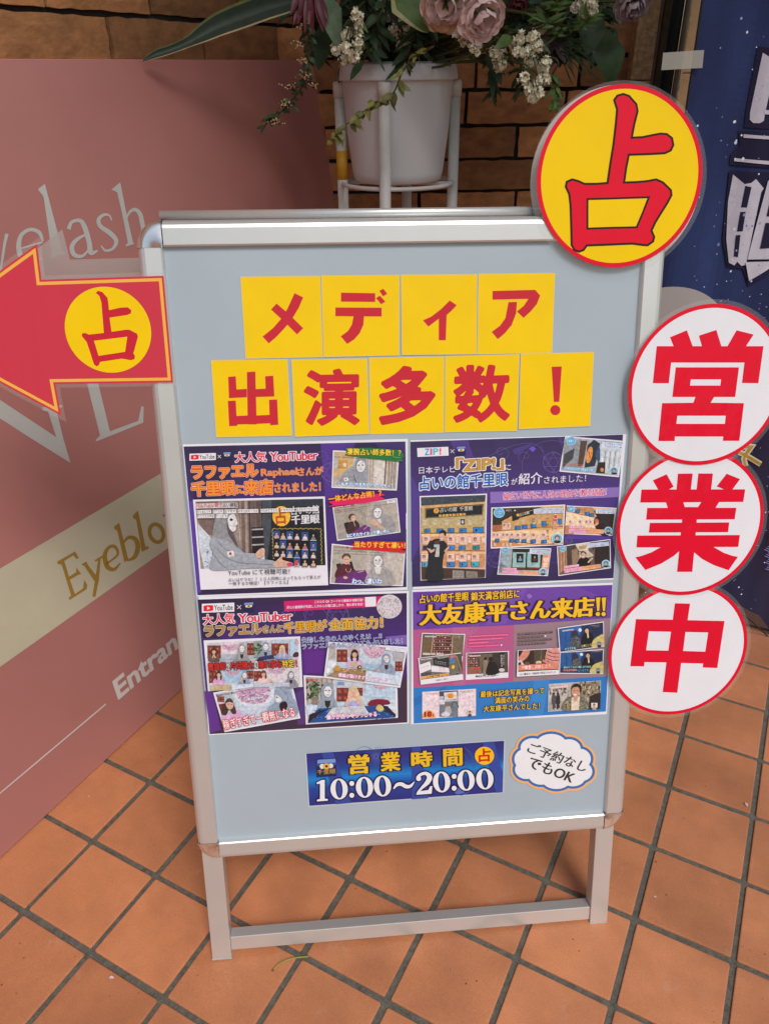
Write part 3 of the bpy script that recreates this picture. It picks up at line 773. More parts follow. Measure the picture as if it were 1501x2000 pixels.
def inset(P, d):
    n = len(P); out = []; ar = sum(P[i][0]*P[(i+1) % n][1]-P[(i+1) % n][0]*P[i][1] for i in range(n)); sg = 1 if ar > 0 else -1
    for i in range(n):
        a, p, c = np.array(P[i-1]), np.array(P[i]), np.array(P[(i+1) % n])
        d1 = (p-a)/np.linalg.norm(p-a); d2 = (c-p)/np.linalg.norm(c-p)
        n1 = np.array([-d1[1], d1[0]])*sg; n2 = np.array([-d2[1], d2[0]])*sg; mm = (n1+n2); mm /= np.linalg.norm(mm)
        out.append(tuple(p + mm*d/max(0.3, float(mm @ n1))))
    return out
Za = 0.0100
ARW = [(-4.0, 676.0), (-3.5, 803.5), (-146.5, 801.5), (-145.8, 842.0), (-306, 741), (-144.8, 639.0), (-146.6, 678.0)]
b = Ink(SIGN, None, Za); ARW = [tuple(q*1000 for q in lift(p[0]*.001, p[1]*.001, Za)[:2]) for p in ARW]
b.poly(ARW, (0.60, 0.042, 0.07))
b.line(inset(ARW, 4.2), 3.6, (0.86, 0.46, 0.075), closed=True)
cu, cv_ = -0.075, 0.741
ar_ = place(b.build('arrow_card', LAMI, None, (cu, cv_, Za)), cu, cv_, Za, 'red arrow card edged in yellow, pointing left from the left rail of the stand', 'arrow sign')
sheet('laminate_margin', ar_, [(p[0]*0.001, p[1]*0.001) for p in inset(ARW, -4.5)], Za-0.0004, FILM, (cu, cv_, Za))
b = Ink(SIGN, None, Za+0.0002); b.disc(*lift(-0.0757, 0.7411, Za+0.0002)[:2], 0.0506, YEL); b.view = (0, 380, 3.127)
b.poly([(585,600),(600,588),(625,595),(657,630),(663,665),(666,706),(735,691),(780,688),(803,706),(800,726),(775,736),(670,752),(682,838),(770,825),(792,826),(838,850),(843,868),(820,955),(815,970),(825,985),(822,1005),(800,1012),(745,1002),(612,1022),(605,1042),(592,1050),(575,1038),(550,960),(530,900),(500,864),(503,848),(520,845),(545,855),(635,845),(630,780),(620,660),(608,620)], (0.58, 0.018, 0.04))
b.poly([(575,893),(778,868),(765,960),(603,985)], YEL)
b.build('roundel', LAMI, ar_, (cu, cv_, Za))

# ---- the backs of the cards stuck on the rear face
def rear_pt(u, v, z=0.012): return rear(u, v, z)
def rear_card(name, poly, label, cat, group=None):
    c = (sum(p[0] for p in poly)/len(poly), sum(p[1] for p in poly)/len(poly))
    me = bpy.data.meshes.new(name); c3 = rear_pt(*c)
    me.from_pydata([tuple(np.array(rear_pt(p[0], p[1]))-np.array(c3)) for p in poly], [], [tuple(range(len(poly)))])
    o = link(name, me, BACKF); o.matrix_world = SIGN.M(*c3); tag(o, label, cat, group); return o
RP = Plane((0, 0, 0), SIGN.u, SIGN.v)   # replaced below by the rear face
p0, p1, p2 = [SIGN.o + SIGN.u*q[0] + SIGN.v*q[1] + SIGN.n*q[2] for q in (rear_pt(0, 0), rear_pt(1, 0), rear_pt(0, 1))]
RP = Plane(p0, p1-p0, p2-p0)
def rp(x, y): return RP.uv(x, y)
tipa = [rp(122, 448), rp(137, 507), rp(290, 503), rp(290, 640), rp(150, 640), rp(150, 700), rp(-40, 575)]
rear_card('arrow_card', tipa, 'pale back of a second arrow card, showing behind the red arrow', 'arrow sign')
bc = SIGN.uv(1203, 355, -0.02)
me = bpy.data.meshes.new('round_card'); me.from_pydata([(p[0], p[1], 0) for p in circle(0, 0, 0.1095)], [], [tuple(range(80))])
o = link('round_card', me, BACKF); o.matrix_world = SIGN.M(bc[0], bc[1], -0.02); tag(o, 'pale back of a round card, a thin crescent behind the yellow round card', 'round sign', 'backs of round cards on the rear face')
ce = rp(1312, 560); rear_card('round_card', circle(ce[0], ce[1]-0.112, 0.112), 'pale grey back of a round card, rising behind the top white round card', 'round sign', 'backs of round cards on the rear face')
rear_card('round_card', circle(rp(1290, 960)[0], rp(1290, 960)[1], 0.118), 'pale back of a round card, peeping out between the top and middle white round cards', 'round sign', 'backs of round cards on the rear face')

# ---- opening hours sticker
VH = (580, 1410, 2.5017); z = 0.0008
b = Ink(SIGN, VH, z); cu, cv_ = b.at(530, 250)
QH = [(45,155),(1010,92),(1003,343),(60,410)]
b.poly([(38,153),(1016,86),(1009,348),(54,417)], (0.50, 0.56, 0.62))
NAVY = C(44, 46, 122); MIDB = C(34, 70, 150); BRB = C(24, 128, 206)
b.grad(QH, [NAVY, C(48, 52, 130), MIDB, BRB, MIDB, C(40, 58, 140), NAVY], 21)
hrs = place(b.build('hours_sticker', PAPER, None, (cu, cv_, z)), cu, cv_, z, 'blue opening hours strip with gold and white lettering, low on the board', 'sticker')
b = Ink(SIGN, VH, z+0.0003); LT = C(88, 108, 178); r = random.Random(4)
for k in range(28):
    a = 2*math.pi*k/28; L0 = r.uniform(30, 62)
    b.line([(385+6*math.cos(a), 168+6*math.sin(a)), (385+L0*math.cos(a), 168+L0*math.sin(a)*0.9)], 1.6, LT)
for pg in ([(120,150),(175,146),(265,395),(190,402)], [(560,122),(600,119),(640,372),(560,378)], [(905,99),(960,95),(1003,250),(1003,343),(970,346)]): b.poly(pg, tuple(v*1.0 for v in C(52, 74, 156)))
b.arc(330, 250, 78, 130, 1.6, LT, 100, 300); b.arc(800, 240, 62, 118, 1.6, LT, -80, 100); b.arc(820, 240, 50, 108, 1.4, LT, -80, 100)
b.line([(770,150),(835,215),(745,205)], 1.4, LT, closed=True); b.line([(800,140),(760,222),(838,190)], 1.4, LT, closed=True)
b.blob([(770,340),(790,320),(820,325),(815,345),(780,352)], C(92, 108, 186))
b.build('ornament', PAPER, hrs, (cu, cv_, z))
GOLDT = (0.80, 0.50, 0.015); DK = C(28, 22, 70)
b = Ink(SIGN, VH, z+0.0010)
for ch, x0, x1, y0, y1, g in (('営', 256, 349, 255, 165, .03), ('業', 412, 501, 242, 152, .024), ('時', 562, 656, 222, 147, .03), ('間', 718, 804, 217, 134, .026)):
    b.text(ch, (x0, y0), (x1, y0-(x1-x0)*0.068), 0, GOLDT, grow=g, outl=[(0.075, DK)], norm=(1.5, 0.75, 1), up=(x0-2, y1), res=80)
b.ell(914, 165, 47, 44, C(250, 190, 10)); b.text('占', (888, 195), (944, 191), 0, C(205, 30, 20), grow=0.03, up=(886, 134), res=80)
b.build('heading', PAPER, hrs, (cu, cv_, z))
b = Ink(SIGN, VH, z+0.0010); SL = -0.0695
def hy(x, y): return y + SL*(x-97)
def zero(cx, col, o):
    b.oval(cx, hy(cx, 335), 42+o, 51+o, 17-o, 44-o, col, rot=-4)
def one(cx, col, o):
    P = [(cx-27-o, 388+o), (cx-27-o, 380-o), (cx-12-o, 377-o), (cx-12-o, 302+o), (cx-28-o, 304+o), (cx-28-o, 296), (cx-4, 285-o), (cx+11+o, 285-o), (cx+11+o, 377-o), (cx+26+o, 380-o), (cx+26+o, 388+o)]
    b.poly([(x, hy(x, y)) for x, y in P], col)
def two(cx, col, o):
    P = [(cx-32, 308), (cx-18, 292), (cx+8, 288), (cx+26, 306), (cx+16, 332), (cx-12, 358), (cx-32, 380)]; wd = [18, 14, 16, 25, 22, 12, 9]
    b.line([(x, hy(x, y)) for x, y in P], [q+2*o for q in wd], col, sm=5)
    b.poly([(x, hy(x, y)) for x, y in [(cx-39-o, 389+o), (cx-34-o, 374-o), (cx+20, 370-o), (cx+30-o, 352-o), (cx+40+o, 352-o), (cx+36+o, 389+o)]], col)
    b.ell(cx-27, hy(cx-27, 311), 12+o, 12+o, col)
def colon(cx, col, o):
    for y in (312, 370): b.ell(cx, hy(cx, y), 12+o, 12+o, col)
def tilde(cx, col, o):
    b.line([(x, hy(x, y)) for x, y in [(cx-50, 352), (cx-34, 334), (cx-12, 332), (cx+10, 345), (cx+32, 345), (cx+50, 326)]], [6+2*o, 15+2*o, 18+2*o, 18+2*o, 14+2*o, 5+2*o], col, sm=5)
for o, col in ((6, DK), (0, (0.80, 0.80, 0.85))):
    one(124, col, o); zero(205, col, o); colon(267, col, o); zero(329, col, o); zero(417, col, o); tilde(521, col, o); two(620, col, o); zero(705, col, o); colon(766, col, o); zero(824, col, o); zero(916, col, o)
b.build('opening_hours', PAPER, hrs, (cu, cv_, z))
def icon(b, x0, y0, x1, y1, dy=0.0):
    """Shop emblem: blue rounded square, three-eyed mark and gold name."""
    w2, h2 = x1-x0, y1-y0
    def q(fx, fy): return (x0+w2*fx, y0+h2*fy+dy*fx)
    b.poly([q(*p) for p in smooth_line([(0.06,0.0),(0.94,0.0),(1,0.06),(1,0.94),(0.94,1),(0.06,1),(0,0.94),(0,0.06)], 3, True)], C(32, 40, 80))
    b.poly([q(*p) for p in [(0.05,0.03),(0.95,0.03),(0.97,0.24),(0.03,0.24)]], C(120, 150, 205))
    b.poly([q(*p) for p in [(0.02,0.24),(0.98,0.24),(0.98,0.40),(0.02,0.40)]], C(58, 80, 140))
    for fx, rr in ((0.28, 0.12), (0.72, 0.12)): b.ell(*q(fx, 0.42), w2*rr, h2*0.14, (0.72, 0.72, 0.74))
    b.ell(*q(0.5, 0.43), w2*0.18, h2*0.17, (0.74, 0.42, 0.06)); b.ell(*q(0.5, 0.43), w2*0.07, h2*0.07, C(60, 40, 30))
b = Ink(SIGN, VH, z+0.0010); icon(b, 95, 183, 192, 268, -6)
b.text('千里眼', (99, 258), (188, 252), 24, C(205, 160, 60), grow=0.004); b.build('emblem', PAPER, hrs, (cu, cv_, z))

# ---- cloud sticker
z = 0.0008; b = Ink(SIGN, VH, z); cu, cv_ = b.at(1245, 195)
LOB = [(1112,182,52,50),(1150,125,60,46),(1240,108,74,50),(1325,130,58,46),(1378,180,55,50),(1388,242,52,46),(1345,272,60,42),(1265,285,68,42),(1190,262,60,44),(1118,232,55,46),(1250,195,150,105)]
for gq, col in ((24, C(242, 178, 112)), (13, C(58, 112, 178)), (0, (0.82, 0.82, 0.85))):
    for cx, cy_, rx, ry in LOB: b.ell(cx, cy_, rx+gq, ry+gq*0.95, col)
cl = place(b.build('cloud_sticker', PAPER, None, (cu, cv_, z)), cu, cv_, z, 'white cloud-shaped sticker edged in blue and orange, near the lower right corner of the board', 'sticker')
b = Ink(SIGN, VH, z+0.0007); BK = (0.035, 0.03, 0.03)
b.text('ご予約なし', (1118, 147), (1400, 247), 58, BK, grow=0.012, norm=(1.8, 0.5, 0), res=60)
b.text('でもOK', (1118, 218), (1336, 300), 62, BK, grow=0.016, norm=(1.8, 0.5, 0), res=60)
b.build('lettering', PAPER, cl, (cu, cv_, z))
# ================================================================== FOUR PRINTED POSTERS
PZ = 0.0006
SKIN = C(214, 172, 150); HAIR = C(48, 36, 34); PW = (0.80, 0.79, 0.86)
def quad_in(q, d):
    c = np.mean(np.array(q, float), axis=0); out = []
    for i in range(4):
        p, a, b_ = np.array(q[i], float), np.array(q[i-1], float), np.array(q[(i+1) % 4], float)
        out.append(tuple(p + (a-p)/np.linalg.norm(a-p)*d + (b_-p)/np.linalg.norm(b_-p)*d))
    return out
def bust(b, x, y, s, cloth, hair=HAIR, skin=SKIN, wide=1.0, long=0.0):
    """Small printed half-figure: body, long hair, face."""
    b.blob([(x-1.5*s*wide, y+3.6*s), (x-1.35*s*wide, y+1.9*s), (x-0.5*s, y+1.2*s), (x+0.5*s, y+1.2*s), (x+1.35*s*wide, y+1.9*s), (x+1.5*s*wide, y+3.6*s)], cloth, 3)
    b.ell(x, y-0.1*s, 0.95*s, 1.15*s, hair)
    if long: b.blob([(x-0.95*s, y), (x-1.0*s, y+long*s), (x-0.45*s, y+long*s), (x-0.5*s, y+s), (x+0.5*s, y+s), (x+0.45*s, y+long*s), (x+1.0*s, y+long*s), (x+0.95*s, y)], hair, 3)
    b.poly([(x-0.25*s, y+0.7*s), (x+0.25*s, y+0.7*s), (x+0.35*s, y+1.4*s), (x-0.35*s, y+1.4*s)], skin)
    b.ell(x, y+0.12*s, 0.66*s, 0.88*s, skin)
    b.poly([(x-0.66*s, y-0.1*s), (x-0.5*s, y-0.75*s), (x+0.5*s, y-0.75*s), (x+0.66*s, y-0.1*s), (x+0.2*s, y-0.4*s), (x-0.3*s, y-0.35*s)], hair)
    if s > 9:
        for k in (-0.27, 0.27): b.ell(x+k*s, y+0.08*s, 0.11*s, 0.06*s, C(40, 30, 32), n=8)
        b.ell(x, y+0.58*s, 0.2*s, 0.07*s, C(170, 70, 75), n=8)
def hooded(b, x, y, s, col=C(150, 156, 168), tilt=0.0, body=True, inner=None, wide=1.0):
    """Printed half-figure in a grey hood with a plain white mask."""
    dk = tuple(v*0.62 for v in col)
    if body:
        b.blob([(x-2.3*s*wide, y+4.4*s), (x-2.0*s*wide, y+2.4*s), (x-0.9*s, y+1.25*s), (x+0.9*s, y+1.25*s), (x+2.0*s*wide, y+2.4*s), (x+2.3*s*wide, y+4.4*s)], col, 4)
        for k in (-1, 1): b.line([(x+k*1.1*s, y+1.9*s), (x+k*1.35*s*wide, y+3.0*s), (x+k*1.2*s*wide, y+4.2*s)], 0.1*s, dk)
    if inner: b.poly([(x-0.6*s, y+1.0*s), (x+0.6*s, y+1.0*s), (x+0.45*s, y+2.6*s), (x, y+3.2*s), (x-0.45*s, y+2.6*s)], inner)
    b.blob([(x-1.05*s, y+1.4*s), (x-1.15*s, y-0.2*s), (x-0.6*s, y-1.25*s), (x+0.15*s, y-1.45*s), (x+0.85*s, y-1.05*s), (x+1.1*s, y), (x+0.95*s, y+1.4*s), (x, y+1.75*s)], col, 4)
    b.ell(x, y+0.1*s, 0.86*s, 1.12*s, dk)
    b.ell(x+0.04*s, y+0.1*s, 0.72*s, 1.0*s, C(226, 224, 226), rot=tilt)
    for k in (-0.3, 0.34): b.ell(x+k*s, y-0.1*s, 0.17*s, 0.1*s, C(45, 40, 42), n=10)
    b.line([(x+0.05*s, y), (x+0.1*s, y+0.38*s)], 0.08*s, C(180, 178, 182)); b.line([(x-0.2*s, y+0.6*s), (x+0.24*s, y+0.6*s)], 0.08*s, C(150, 140, 145))
class Poster:
    def __init__(s, name, px, view, inner, bg, label, z):
        b = Ink(SIGN, (0, 0, 1), z); q = [b.at(*p) for p in px]; s.c = (sum(p[0] for p in q)/4, sum(p[1] for p in q)/4, z); s.z = z
        b.poly(px, PW); b.view = view; b.k = 6
        if isinstance(bg, list): b.grad(inner, bg, 18)
        else: b.poly(inner, bg)
        s.b = b; s.name = name; s.label = label; s.view = view; s.root = None
    def sheet(s):
        s.root = place(s.b.build(s.name, PAPER, None, s.c), *s.c, s.label, 'poster', 'printed posters on the board'); return s.root
    def ink(s, dz, view=None): return Ink(SIGN, view or s.view, s.z+dz)
    def put(s, b, name): return b.build(name, [PAPER, PHOTO] if name == 'photograph' else PAPER, s.root, s.c)
    def photo(s, view, quad, bg, fn, dz, border=16, name='photograph'):
        b = s.ink(dz, view); b.poly(quad, PW)
        b.poly(quad_in(quad, border), bg); fn(b); return s.put(b, name)
LIL = C(122, 104, 178); LIL2 = C(104, 86, 160)
def hexagram(b, x, y, r, wd, col):
    for a0 in (-90, 90):
        b.line([(x+r*math.cos(math.radians(a0+120*k)), y+r*math.sin(math.radians(a0+120*k))) for k in range(3)], wd, col, closed=True)
def ornament(b, cx, cy, r, col=LIL, wd=2.0):
    b.arc(cx, cy, r, r*0.98, wd, col); b.arc(cx, cy, r*0.93, r*0.91, wd*0.8, col)
    hexagram(b, cx, cy, r*0.8, wd, col)
    for k in range(6): b.arc(cx+r*0.93*math.cos(k*1.047+0.5), cy+r*0.93*math.sin(k*1.047+0.5), r*0.12, r*0.12, wd*0.8, col, n=14)
def swirl(b, x, y, s, col=LIL, wd=2.0, flip=1):
    P = [(x+s*(0.1+0.16*t)*math.cos(t*1.0)*flip, y+s*(0.1+0.16*t)*math.sin(t*1.0)*0.8) for t in np.linspace(0, 7.5, 30)]
    b.line(P, wd, col)
def burst(b, x, y, r, col=LIL, n=26, wd=1.6):
    for k in range(n):
        a = 2*math.pi*k/n; q = r*(0.6+0.4*((k*7) % 5)/4); b.line([(x+r*0.12*math.cos(a), y+r*0.12*math.sin(a)), (x+q*math.cos(a), y+q*math.sin(a))], wd, col)
def video_logo(b, x0, y0, x1, y1, dy):
    """White plate with the red play badge and the word YouTube."""
    def q(fx, fy): return (x0+(x1-x0)*fx, y0+(y1-y0)*fy+dy*fx)
    b.poly([q(0, 0), q(1, 0), q(1, 1), q(0, 1)], PW)
    b.poly([q(*p) for p in smooth_line([(0.07, 0.22), (0.33, 0.20), (0.345, 0.5), (0.33, 0.8), (0.07, 0.82), (0.055, 0.5)], 4, True)], C(228, 30, 44))
    b.poly([q(0.165, 0.33), q(0.165, 0.69), q(0.26, 0.51)], PW)
    b.text('YouTube', q(0.385, 0.80), q(0.955, 0.80), (y1-y0)*0.60, C(44, 44, 48), grow=0.012)
def cross(b, x, y, r, col=PW, wd=3.5):
    b.line([(x-r, y-r), (x+r, y+r)], wd, col); b.line([(x-r, y+r), (x+r, y-r)], wd, col)
HR = C(222, 40, 78); ORG = C(240, 150, 52); ORR = C(214, 66, 50); PALE = C(250, 214, 196); GLD = C(232, 178, 62)
def hot(b, st, bl, br, h, g=0.02, k=1.0): b.text(st, bl, br, h, ORG, grow=g, outl=[(g+0.075*k, PALE), (g+0.05*k, ORR)], norm=(1, 1, 0))
def outl(b, st, bl, br, h, col, oc, g=0.02, o=0.06, up=None, norm=(1, 1, 0)): b.text(st, bl, br, h, col, grow=g, outl=[(g+o, oc)], up=up, norm=norm)
def tags(b, rows, h, seed=1, fg=C(60, 56, 60), bg=C(226, 224, 228)):
    for i, (x0, y0, x1, y1) in enumerate(rows):
        if bg: b.line([(x0-3, y0), (x1+3, y1)], h*1.9, bg)
        b.squiggle(x0, y0, x1, y1, h, fg, seed=seed+i)

# ------------------------------------------------------------------ poster 1 (upper left)
VA1 = (350, 850, 3.263); V1b = (360, 960, 5.003); V1c = (620, 860, 6.668)
P = Poster('poster', [(357, 868), (796, 857), (795, 1152), (385, 1165)], VA1, [(28, 72), (1440, 40), (1447, 968), (117, 1020)],
           [C(52, 40, 78), C(62, 44, 104), C(72, 44, 124), C(66, 44, 116), C(56, 42, 84)], 'purple poster with orange headline and a hooded figure reaching to a dark board, upper left', PZ)
b = P.b
for pg, cc in (([(60, 72), (360, 64), (300, 420), (95, 430)], C(50, 38, 74)), ([(900, 54), (1120, 48), (1000, 420), (930, 420)], C(84, 54, 144)), ([(1250, 46), (1440, 42), (1447, 500)], C(66, 50, 110)), ([(1380, 500), (1446, 600), (1446, 960), (1400, 960)], C(62, 48, 100)), ([(60, 420), (90, 420), (140, 1000), (115, 1010)], C(92, 62, 160)), ([(940, 800), (965, 700), (955, 980), (150, 1015), (140, 985), (945, 960)], C(50, 40, 72))): b.poly(pg, cc)
P.sheet()
b = P.ink(0.0006); ornament(b, 965, 235, 62); swirl(b, 900, 130, 40); b.arc(860, 300, 160, 190, 2, LIL2, -120, 40); b.line([(925, 275), (1010, 330), (985, 350), (930, 290)], 2, LIL)
burst(b, 1050, 350, 110, LIL2); b.line([(1060, 345), (1100, 385), (1140, 345)], 2, LIL); swirl(b, 962, 900, 40, LIL2); swirl(b, 975, 800, 50, LIL2); b.arc(700, 200, 240, 90, 1.6, LIL2, -90, 10)
P.put(b, 'ornament')
b = P.ink(0.0010); video_logo(b, 66, 118, 234, 163, -5); cross(b, 256, 136, 10); icon(b, 280, 108, 330, 156, -2); P.put(b, 'logo_row')
b = P.ink(0.0010)
outl(b, '大人気', (358, 174), (555, 168), 64, HR, PW); outl(b, 'YouTuber', (582, 166), (880, 156), 56, HR, PW, norm=(1.5, 0.7, 0))
hot(b, 'ラファエル', (85, 278), (500, 264), 76, 0.026); hot(b, 'Raphael', (525, 273), (752, 264), 56, 0.0, 0.6); hot(b, 'さんが', (756, 258), (918, 250), 50, 0.0, 0.7)
hot(b, '千里眼', (86, 386), (356, 376), 84, 0.026); hot(b, 'に', (366, 370), (414, 368), 50, 0.02); hot(b, '来店', (420, 378), (596, 372), 88, 0.026); hot(b, 'されました！', (608, 364), (900, 354), 56, 0.0, 0.7)
P.put(b, 'headline')
def ph(b):
    b.poly([(108, 98), (520, 88), (560, 745), (160, 756)], C(156, 140, 132)); b.poly([(110, 100), (330, 94), (270, 430), (220, 420), (130, 290)], C(122, 104, 98))
    b.poly([(130, 310), (262, 452), (285, 752), (196, 754), (150, 560)], C(206, 214, 226)); r = random.Random(2)
    for k in range(24): b.ell(r.uniform(205, 280), r.uniform(560, 745), r.uniform(5, 12), r.uniform(4, 10), C(*r.choice([(150, 172, 212), (180, 190, 205), (120, 140, 180)])), n=8)
    b.poly([(520, 90), (760, 83), (775, 360), (660, 640), (560, 640)], C(120, 100, 94))
    for x, w_, cc in ((545, 16, (150, 132, 124)), (600, 26, (164, 146, 138)), (634, 14, (72, 60, 58)), (668, 44, (104, 90, 92)), (720, 40, (92, 78, 76)), (752, 12, (60, 54, 56))): b.line([(x, 90), (x+14, 640)], w_, C(*cc))
    b.poly([(655, 350), (775, 345), (785, 600), (665, 605)], C(40, 36, 40))
    for y in (368, 444, 518): b.line([(660, y+3), (780, y-3)], 14, C(172, 168, 168))
    b.poly([(756, 83), (1355, 69), (1379, 718), (792, 734)], C(34, 36, 44)); b.poly([(756, 83), (852, 81), (846, 400), (800, 734), (790, 734)], C(72, 78, 88)); b.poly([(852, 81), (1355, 69), (1358, 140), (850, 160)], C(52, 56, 66))
    b.ell(948, 240, 88, 98, C(238, 186, 62)); b.text('占', (900, 318), (1000, 312), 150, C(186, 84, 44), grow=0.03)
    b.text('占いの館', (1048, 228), (1316, 212), 82, C(216, 216, 222), grow=0.022, norm=(1.6, 0.7, 0)); b.text('千里眼', (1050, 320), (1320, 306), 86, C(216, 216, 222), grow=0.03, norm=(1.6, 0.7, 0))
    for P0, P1 in (((855, 362), (1340, 362)), ((1334, 366), (1342, 712)), ((860, 366), (872, 660))):
        n = 26; q = [(P0[0]+(P1[0]-P0[0])*t/n + 6*math.sin(t*2.1), P0[1]+(P1[1]-P0[1])*t/n+6*math.cos(t*2.3)) for t in range(n+1)]; b.line(q, 6, C(176, 160, 96))
    r = random.Random(9); cl = [(210, 205, 205), (196, 186, 150), (200, 170, 150), (80, 100, 170), (190, 110, 120), (205, 200, 200), (120, 120, 130), (210, 170, 170), (190, 200, 215)]
    for j, y in enumerate((408, 500, 580, 660)):
        for i, x in enumerate((902, 964, 1030, 1100, 1178, 1260)):
            if j == 3 and i < 3: continue
            yy = y+i*3; bgc = C(*r.choice([(30, 30, 40), (36, 36, 44), (50, 90, 160), (26, 26, 32), (40, 44, 60)])) if (i*3+j*5) % 4 else C(44, 84, 156)
            b.rect(x-31, yy-26, x+31, yy+54, bgc); bust(b, x, yy, 13, C(*r.choice(cl)), long=1.6 if r.random() < 0.5 else 0)
            b.line([(x-30, yy+52), (x+30, yy+52)], 8, C(*r.choice([(190, 190, 190), (60, 60, 66), (150, 90, 90)])))
    G = C(160, 166, 176); GD = C(112, 116, 126)
    b.blob([(690, 612), (730, 560), (768, 544), (786, 560), (782, 612), (745, 640), (700, 636)], SKIN); b.poly([(560, 590), (690, 596), (716, 640), (640, 650)], G)
    b.blob([(262, 752), (286, 600), (250, 500), (300, 410), (420, 400), (500, 470), (560, 570), (700, 640), (870, 668), (896, 700), (884, 732), (600, 742)], G, 6)
    for L_ in ([(330, 560), (420, 640), (560, 690), (860, 706)], [(330, 470), (380, 540), (500, 610)], [(300, 620), (360, 700), (420, 745)]): b.line(L_, 7, GD, sm=4)
    b.blob([(300, 440), (296, 300), (350, 200), (430, 180), (490, 205), (500, 260), (462, 300), (440, 390), (500, 470), (540, 560), (420, 470)], C(146, 146, 152), 6)
    b.blob([(420, 250), (446, 236), (446, 330), (480, 400), (530, 540), (470, 470), (424, 380)], C(92, 86, 90), 4)
    b.blob([(436, 236), (486, 214), (506, 250), (524, 300), (508, 330), (506, 362), (478, 386), (444, 352), (428, 290)], C(222, 220, 222), 5)
    b.ell(462, 268, 15, 13, C(52, 46, 48)); b.line([(480, 332), (508, 332)], 5, C(150, 140, 142))
    b.poly([(418, 580), (480, 568), (494, 620), (434, 634)], C(226, 222, 224)); b.ell(452, 600, 13, 14, C(172, 60, 62))
    b.blob([(880, 690), (930, 640), (962, 616), (956, 655), (1000, 672), (1056, 690), (1050, 718), (960, 728), (890, 730)], SKIN); b.ell(1030, 704, 30, 18, C(206, 60, 96)); b.ell(1094, 690, 18, 26, C(214, 74, 60))
    b.poly([(112, 112), (524, 102), (526, 150), (116, 160)], C(206, 202, 204))
    b.text('10人の占い師で', (126, 152), (374, 146), 42, C(196, 54, 66), grow=0.02); b.text('占い検証', (382, 146), (522, 142), 40, C(70, 66, 70), grow=0.02)
    tags(b, [(130, 192, 264, 189), (286, 190, 380, 188), (400, 188, 506, 186), (530, 186, 722, 182), (748, 181, 914, 177), (944, 176, 1070, 172), (1096, 170, 1304, 164), (136, 236, 296, 233), (316, 233, 424, 231)], 19)
P.photo(V1b, [(85, 80), (1372, 48), (1405, 915), (160, 960)], PW, ph, 0.0016)
b = P.ink(0.0046, V1b); TX = C(62, 60, 66)
b.text('YouTube にて視聴可能！', (428, 820), (1030, 804), 54, TX, grow=0.006); b.text('占いはヤラセ！？１０人同時に占ってもらって答えが', (434, 882), (1334, 852), 36, TX, grow=0.004); b.text('一致するか検証！【ラファエル】', (434, 918), (1014, 904), 36, TX, grow=0.004)
P.put(b, 'caption')
SKY = C(126, 178, 226)
def sub(b, st, bl, br, h): b.text(st, bl, br, h, C(232, 240, 250), grow=0.03, outl=[(0.11, C(78, 140, 206))])
def ph(b):
    b.poly([(214, 150), (480, 160), (440, 560), (196, 606)], C(206, 176, 128)); b.rect(255, 255, 395, 372, C(196, 150, 84)); b.rect(215, 200, 262, 370, C(176, 180, 190)); b.rect(330, 298, 372, 345, C(226, 216, 190)); b.poly([(205, 470), (330, 455), (320, 560), (200, 590)], C(186, 176, 170))
    for k, x in enumerate(range(640, 750, 16)): b.line([(x, 240), (x-10, 610)], 9, C(*((150, 132, 116) if k % 2 else (196, 184, 170))))
    b.poly([(742, 240), (890, 262), (870, 600), (726, 590)], C(216, 210, 204)); b.line([(890, 262), (868, 610)], 18, C(96, 82, 74))
    for k, x in enumerate(range(915, 1025, 18)): b.line([(x, 270), (x-14, 628)], 11, C(*((128, 108, 96) if k % 2 else (178, 164, 150))))
    b.line([(735, 470), (790, 520)], 3, C(110, 120, 180)); b.squiggle(735, 480, 790, 486, 16, C(120, 124, 170))
    G = C(152, 156, 166); b.blob([(300, 560), (310, 470), (400, 370), (470, 340), (640, 400), (650, 560), (560, 575)], G, 5); b.line([(350, 520), (430, 470), (500, 540)], 6, C(110, 114, 124))
    hooded(b, 560, 330, 78, G, tilt=8, body=False); b.line([(470, 450), (500, 540), (512, 570)], 12, C(84, 84, 92)); b.poly([(342, 490), (398, 478), (404, 520), (350, 536)], C(228, 224, 226)); b.ell(366, 507, 11, 11, C(190, 60, 66))
    tags(b, [(222, 215, 300, 219), (320, 222, 480, 229), (495, 231, 760, 243)], 12, 3, bg=None)
    sub(b, 'ここもすごい先生方がいらっしゃって', (222, 590), (985, 612), 48)
P.photo(V1c, [(200, 130), (1062, 165), (1030, 655), (182, 618)], C(206, 198, 190), ph, 0.0016, 14)
b = P.ink(0.0036, V1c)
b.poly([(362, 100), (700, 96), (1085, 128), (1128, 212), (1062, 226), (1120, 262), (1050, 275), (880, 258), (620, 226), (352, 190), (384, 160)], C(36, 120, 58)); b.line([(975, 214), (1110, 232)], 4, C(150, 190, 150)); b.line([(1040, 262), (1100, 270)], 4, C(110, 160, 110))
b.text('凄腕占い師多数！？', (382, 186), (1080, 206), 84, C(242, 206, 60), grow=0.024, outl=[(0.08, C(30, 74, 36))]); P.put(b, 'brush_title')
